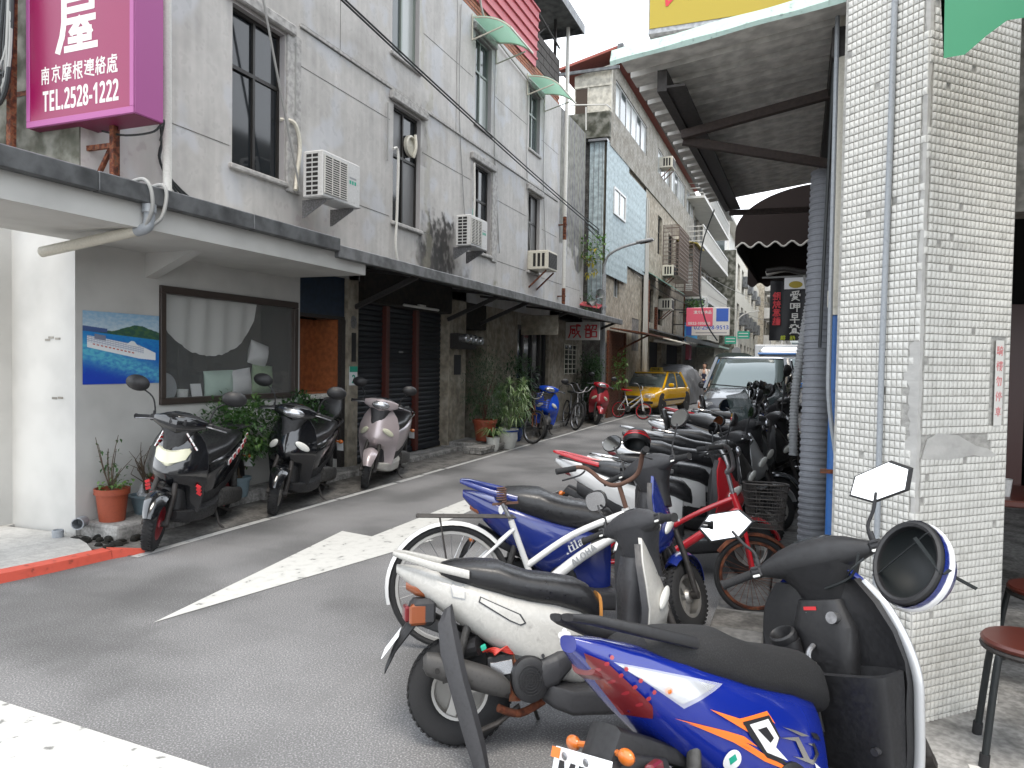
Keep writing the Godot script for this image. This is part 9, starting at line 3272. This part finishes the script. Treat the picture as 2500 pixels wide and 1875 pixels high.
	for q in [[Vector3(-0.05, 0.0, 0.05), Vector3(-0.22, -0.16, 0.16)], [Vector3(-0.1, 0.08, 0.0), Vector3(0.1, 0.16, 0.22)]]:
		m = Mb.new()
		var d: Vector3 = (q[1] - q[0]).normalized()
		m.lathe([Vector2(0.03, 0), Vector2(0.05, 0.08), Vector2(0.11, 0.24), Vector2(0.13, 0.26), Vector2(0.1, 0.23), Vector2(0.02, 0.05)], 18, Transform3D(m.frame_at(d), q[0]))
		obj("horn", m, "galvanised", t)
	t = thing("street_lamp", "far pale street lamp carrying two green street name plates", "street lamp")
	m = Mb.new()
	m.cyl(Vector3(-3.3, 0, -41.5), Vector3(-3.3, 3.6, -41.5), 0.08, 12, 0.06)
	m.tube([Vector3(-3.3, 3.6, -41.5), Vector3(-3.28, 4.0, -41.5), Vector3(-3.0, 4.3, -41.5), Vector3(-2.6, 4.45, -41.5)], 0.035, 8, 4)
	m.box(Vector3(-2.4, 4.48, -41.5), Vector3(0.45, 0.08, 0.2), Basis(Vector3.BACK, 0.15))
	obj("pole", m, "pipe_white", t)
	for q in [[-3.62, 2.92, 0.6], [-2.95, 3.2, 0.62]]:
		m = Mb.new()
		m.bb(q[0] - q[2] / 2, q[0] + q[2] / 2, q[1] - 0.2, q[1] + 0.2, -41.44, -41.42)
		var p := obj("street_name_plate", m, "sign_green", t, 0.0)
		m = Mb.new()
		for i in 2: m.bb(q[0] - q[2] * 0.4, q[0] + q[2] * 0.4, q[1] - 0.1 + i * 0.16, q[1] - 0.05 + i * 0.16, -41.419, -41.415)
		obj("lettering", m, "sign_white", p, 0.0)
	m = Mb.new()
	m.lathe([Vector2(0.0001, 0.01), Vector2(0.24, 0.01), Vector2(0.24, 0)], 24, Transform3D(Basis(Vector3(1, 0, 0), Vector3(0, 0, 1), Vector3(0, -1, 0)), Vector3(-3.3, 2.3, -41.4)))
	obj("round_sign", m, "galvanised", t)
	# ---- red and blue hanging signs
	t = thing("box_sign", "pink red sign with white characters hung over the lane", "sign", Vector3(-3.95, 3.5, -30.8))
	m = Mb.new()
	m.bb(-0.53, 0.53, -0.38, 0.38, -0.12, 0.0, 0.015)
	obj("cabinet", m, "sign_pink", t, 20.0)
	glyphs_on(t, "漢方保食品", "sign_white", Transform3D(Basis.IDENTITY, Vector3(-0.16, 0.2, 0)), 0.125, 0.017, Vector2(0.145, 0))
	text_on(t, "0932-105050", "sign_white", Transform3D(Basis.IDENTITY, Vector3(0.0, -0.26, 0.0)), 0.11)
	m = Mb.new()
	m.bar(Vector3(-0.55, 0.3, -0.06), Vector3(-1.05, 0.32, -0.06), 0.04, 0.04)
	m.bar(Vector3(-0.55, -0.3, -0.06), Vector3(-1.05, -0.3, -0.06), 0.04, 0.04)
	obj("bracket", m, "dark_steel", t)
	t = thing("box_sign", "white and blue sign with a phone number partly behind the pink red sign", "sign", Vector3(-3.72, 3.4, -32.2))
	m = Mb.new()
	m.bb(-0.95, 0.85, -0.6, 0.6, -0.14, 0.0, 0.015)
	obj("cabinet", m, "sign_white", t, 20.0)
	m = Mb.new()
	m.bb(0.3, 0.8, 0.0, 0.55, 0.0, 0.006)
	m.bb(-0.95, -0.72, -0.6, 0.6, 0.0, 0.006)
	obj("blue_panel", m, "sign_blue", t, 0.0)
	text_on(t, "02-2528-9513", "sign_blue", Transform3D(Basis.IDENTITY, Vector3(0.1, -0.26, 0.0)), 0.17)
	m = Mb.new()
	m.bb(-0.55, 0.75, -0.5, -0.46, 0.0, 0.004)
	obj("lettering", m, "decal_grey", t, 0.0)
	m = Mb.new()
	m.bar(Vector3(-0.9, 0.4, -0.08), Vector3(-1.4, 0.4, -0.08), 0.05, 0.05)
	obj("bracket", m, "dark_steel", t)
	t = thing("shop_sign", "sky blue panel fixed to the wall below the hanging signs", "sign", Vector3(-5.0, 2.6, -33.7))
	m = Mb.new()
	m.bb(0.0, 0.6, 0.0, 0.85, -0.06, 0.0, 0.01)
	obj("board", m, "sign_sky", t, 20.0)
	# ---- black banner with characters
	t = thing("banner", "black cloth menu banner with white and red characters below the brown awning", "banner", Vector3(-0.14, 2.16, -8.85))
	m = Mb.new()
	var rows := []
	for i in 9:
		var y := 0.32 - i * 0.085
		var rr := []
		for k in 13: rr.append(Vector3(-0.21 + k * 0.0345, y, 0.012 * sin(k * 1.1 + i * 0.3)))
		rows.append(rr)
	m.slab(rows, Vector3(0, 0, -0.004))
	obj("cloth", m, "sign_black", t)
	m = Mb.new()
	m.bb(-0.06, 0.17, 0.22, 0.35, 0.014, 0.018)
	obj("header", m, "decal_white", t, 0.0)
	m = Mb.new()
	m.lathe([Vector2(0.0001, 0.004), Vector2(0.055, 0.003), Vector2(0.056, 0)], 20, Transform3D(Basis(Vector3(1.3, 0, 0), Vector3(0, 0, 1), Vector3(0, -0.7, 0)), Vector3(0.06, 0.27, 0.019)))
	obj("emblem", m, "sign_yellow", t)
	glyphs_on(t, "愛呷早凳", "sign_white", Transform3D(Basis.IDENTITY, Vector3(0.06, 0.145, 0.017)), 0.105, 0.013, Vector2(0, -0.125))
	glyphs_on(t, "鍋燒意麵", "sign_red", Transform3D(Basis.IDENTITY, Vector3(-0.135, 0.145, 0.017)), 0.08, 0.012, Vector2(0, -0.095))
	glyphs_on(t, "鮮奶茶", "sign_lime", Transform3D(Basis.IDENTITY, Vector3(-0.06, -0.33, 0.017)), 0.05, 0.008, Vector2(0.1, 0))
	m = Mb.new()
	m.cyl(Vector3(-0.3, 0.36, -0.02), Vector3(0.3, 0.37, -0.02), 0.012, 8)
	m.tube([Vector3(0.15, 0.37, 0.03), Vector3(0.2, 0.1, 0.04), Vector3(0.22, -0.2, 0.03), Vector3(0.26, -0.9, 0.0)], 0.02, 8, 4)
	obj("pole", m, "cable_grey", t)
	t = thing("rolled_awning", "bundle of rolled striped cloth above the black banner", "awning", Vector3(-0.1, 2.58, -8.9))
	for i in 4:
		m = Mb.new()
		m.tube([Vector3(-0.3, -0.02 + 0.03 * (i % 2), 0.03 * i), Vector3(-0.1, 0.03, 0.03 * i), Vector3(0.1, -0.01, 0.03 * i), Vector3(0.3, 0.02, 0.03 * i)], 0.03, 10, 4)
		obj("roll", m, ["pale_trim", "interior_brown", "pale_trim", "dark_steel"][i], t)
	wire("cable", "black cable hanging from the tin awning's far corner towards the signs", [Vector3(-0.84, 3.05, -7.5), Vector3(-0.95, 2.7, -7.5), Vector3(-0.97, 2.3, -7.5), Vector3(-0.9, 1.95, -7.5), Vector3(-0.78, 1.75, -7.5)], 0.007, "cable")
	for q in [[4.6, 0.0, "upper"], [3.7, 0.3, "lower"]]:
		wire("cable", q[2] + " of the two thin grey wires crossing the far lane", sag(Vector3(-4.6, q[0] + 1.4, -36.0), Vector3(1.0, q[0], -44.0 - q[1]), 0.5), 0.012, "cable_grey", "cable", "wires crossing the far lane")
	# ---- brown timber lean-to on the corner block
	t = thing("lean_to", "brown timber lean-to roof with a yellow sheet over the footway", "lean-to")
	m = Mb.new()
	m.slab([[Vector3(-5.0, 2.5, -20.0), Vector3(-5.0, 2.5, -24.0)], [Vector3(-4.0, 2.35, -20.0), Vector3(-4.0, 2.35, -24.0)]], Vector3(0, 0.04, 0))
	obj("roof", m, "rust", t, 0.0)
	m = Mb.new()
	m.slab([[Vector3(-4.3, 2.4, -22.8), Vector3(-4.3, 2.4, -25.0)], [Vector3(-3.5, 2.2, -22.8), Vector3(-3.5, 2.2, -25.0)]], Vector3(0, 0.03, 0))
	obj("sheet", m, "pipe_cream", t, 0.0)
	m = Mb.new()
	m.bar(Vector3(-5.0, 1.9, -21.0), Vector3(-4.1, 2.36, -21.0), 0.05, 0.05)
	m.bb(-5.06, -5.0, 0.0, 2.45, -19.9, -21.8)
	m.bb(-5.0, -4.94, 0.0, 2.45, -21.75, -21.85)
	obj("timber", m, "rust", t, 0.0)
	m = Mb.new()
	m.slab([[Vector3(-5.48, 3.15, -18.96), Vector3(-4.95, 3.05, -18.96)], [Vector3(-5.48, 3.05, -18.6), Vector3(-4.95, 2.95, -18.6)]], Vector3(0, 0.03, 0))
	tag(obj("roof_sheet", m, "red_sheet", self, 0.0), "small red roof sheet behind the lamp post", "roof")
	# ---- shop window display
	t = thing("lace_curtain", "white scalloped lace curtain hanging in the shop window", "curtain", Vector3(WX - 0.07, 2.12, -5.72))
	m = Mb.new()
	rows = []
	for i in 37:
		var z := 0.66 - i * 0.0367
		var u := z / 0.66
		var d := 0.58 * sqrt(maxf(0.0, 1.0 - u * u)) + 0.015 * absf(sin(i * 1.2)) + 0.01
		rows.append([Vector3(0.012 * sin(i * 0.9), 0.0, z), Vector3(0.016 * sin(i * 0.9 + 0.4), -d * 0.5, z), Vector3(0.012 * sin(i * 0.9 + 0.8), -d, z)])
	m.slab(rows, Vector3(0.003, 0, 0))
	obj("lace", m, "lace", t)
	for q in [[-6.62, 1.55, 0.3, 0.26, "pillow_white", -0.25, "upper white pillow in the shop window"], [-6.68, 1.26, 0.34, 0.34, "pillow_green", -0.1, "green leafy pillow at the right of the shop window"], [-6.3, 1.23, 0.4, 0.3, "pillow_white", 0.12, "white floral pillow in front in the shop window"], [-6.0, 1.22, 0.42, 0.3, "pillow_mint", 0.03, "pale mint pillow in the shop window"]]:
		m = Mb.new()
		var rg := []
		for i in 9:
			var v := lerpf(-1.0, 1.0, i / 8.0)
			var g := PackedVector3Array()
			for k in 24:
				var a := TAU * k / 24
				var ww: float = 0.5 * q[2] * signf(cos(a)) * pow(absf(cos(a)), 0.7) * (1.0 - 0.08 * (1 - v * v))
				var th := 0.085 * sin(a) * (1 - pow(absf(v), 3.0)) * (1.0 - 0.5 * pow(absf(cos(a)), 4.0))
				g.push_back(Vector3(th, 0.5 * q[3] * v, ww))
			rg.append(g)
		m.loft(rg)
		var pl := obj("pillow", m, q[4])
		pl.transform = Transform3D(Basis(Vector3.RIGHT, q[5]), Vector3(WX - 0.22 - 0.03 * absf(q[0] + 6.0), q[1], q[0]))
		tag(pl, q[6], "pillow")
	m = Mb.new()
	m.lathe([Vector2(0.0001, 0), Vector2(0.045, 0), Vector2(0.055, 0.13), Vector2(0.05, 0.13), Vector2(0.04, 0.01)], 18, Transform3D(Basis.IDENTITY, Vector3(WX - 0.15, 1.06, -5.45)))
	tag(obj("cup", m, "pot_white"), "white cup on the shop window sill", "cup")
	m = Mb.new()
	m.box(Vector3(WX - 0.16, 1.15, -5.64), Vector3(0.01, 0.18, 0.13), Basis(Vector3.BACK, 0.2))
	tag(obj("picture_card", m, "pillow_white", self, 0.0), "pale picture card leaning on the shop window sill", "card")
	m = Mb.new()
	m.lathe([Vector2(0.0001, 0.0), Vector2(0.13, 0.01), Vector2(0.15, 0.02), Vector2(0.13, 0.03)], 24, Transform3D(Basis(Vector3(0, 1, 0), Vector3(1, 0.25, 0).normalized(), Vector3(0, 0, -1)), Vector3(WX - 0.16, 1.2, -5.22)))
	tag(obj("lace_plate", m, "decal_grey"), "grey round lace panel at the lower left of the shop window", "ornament")
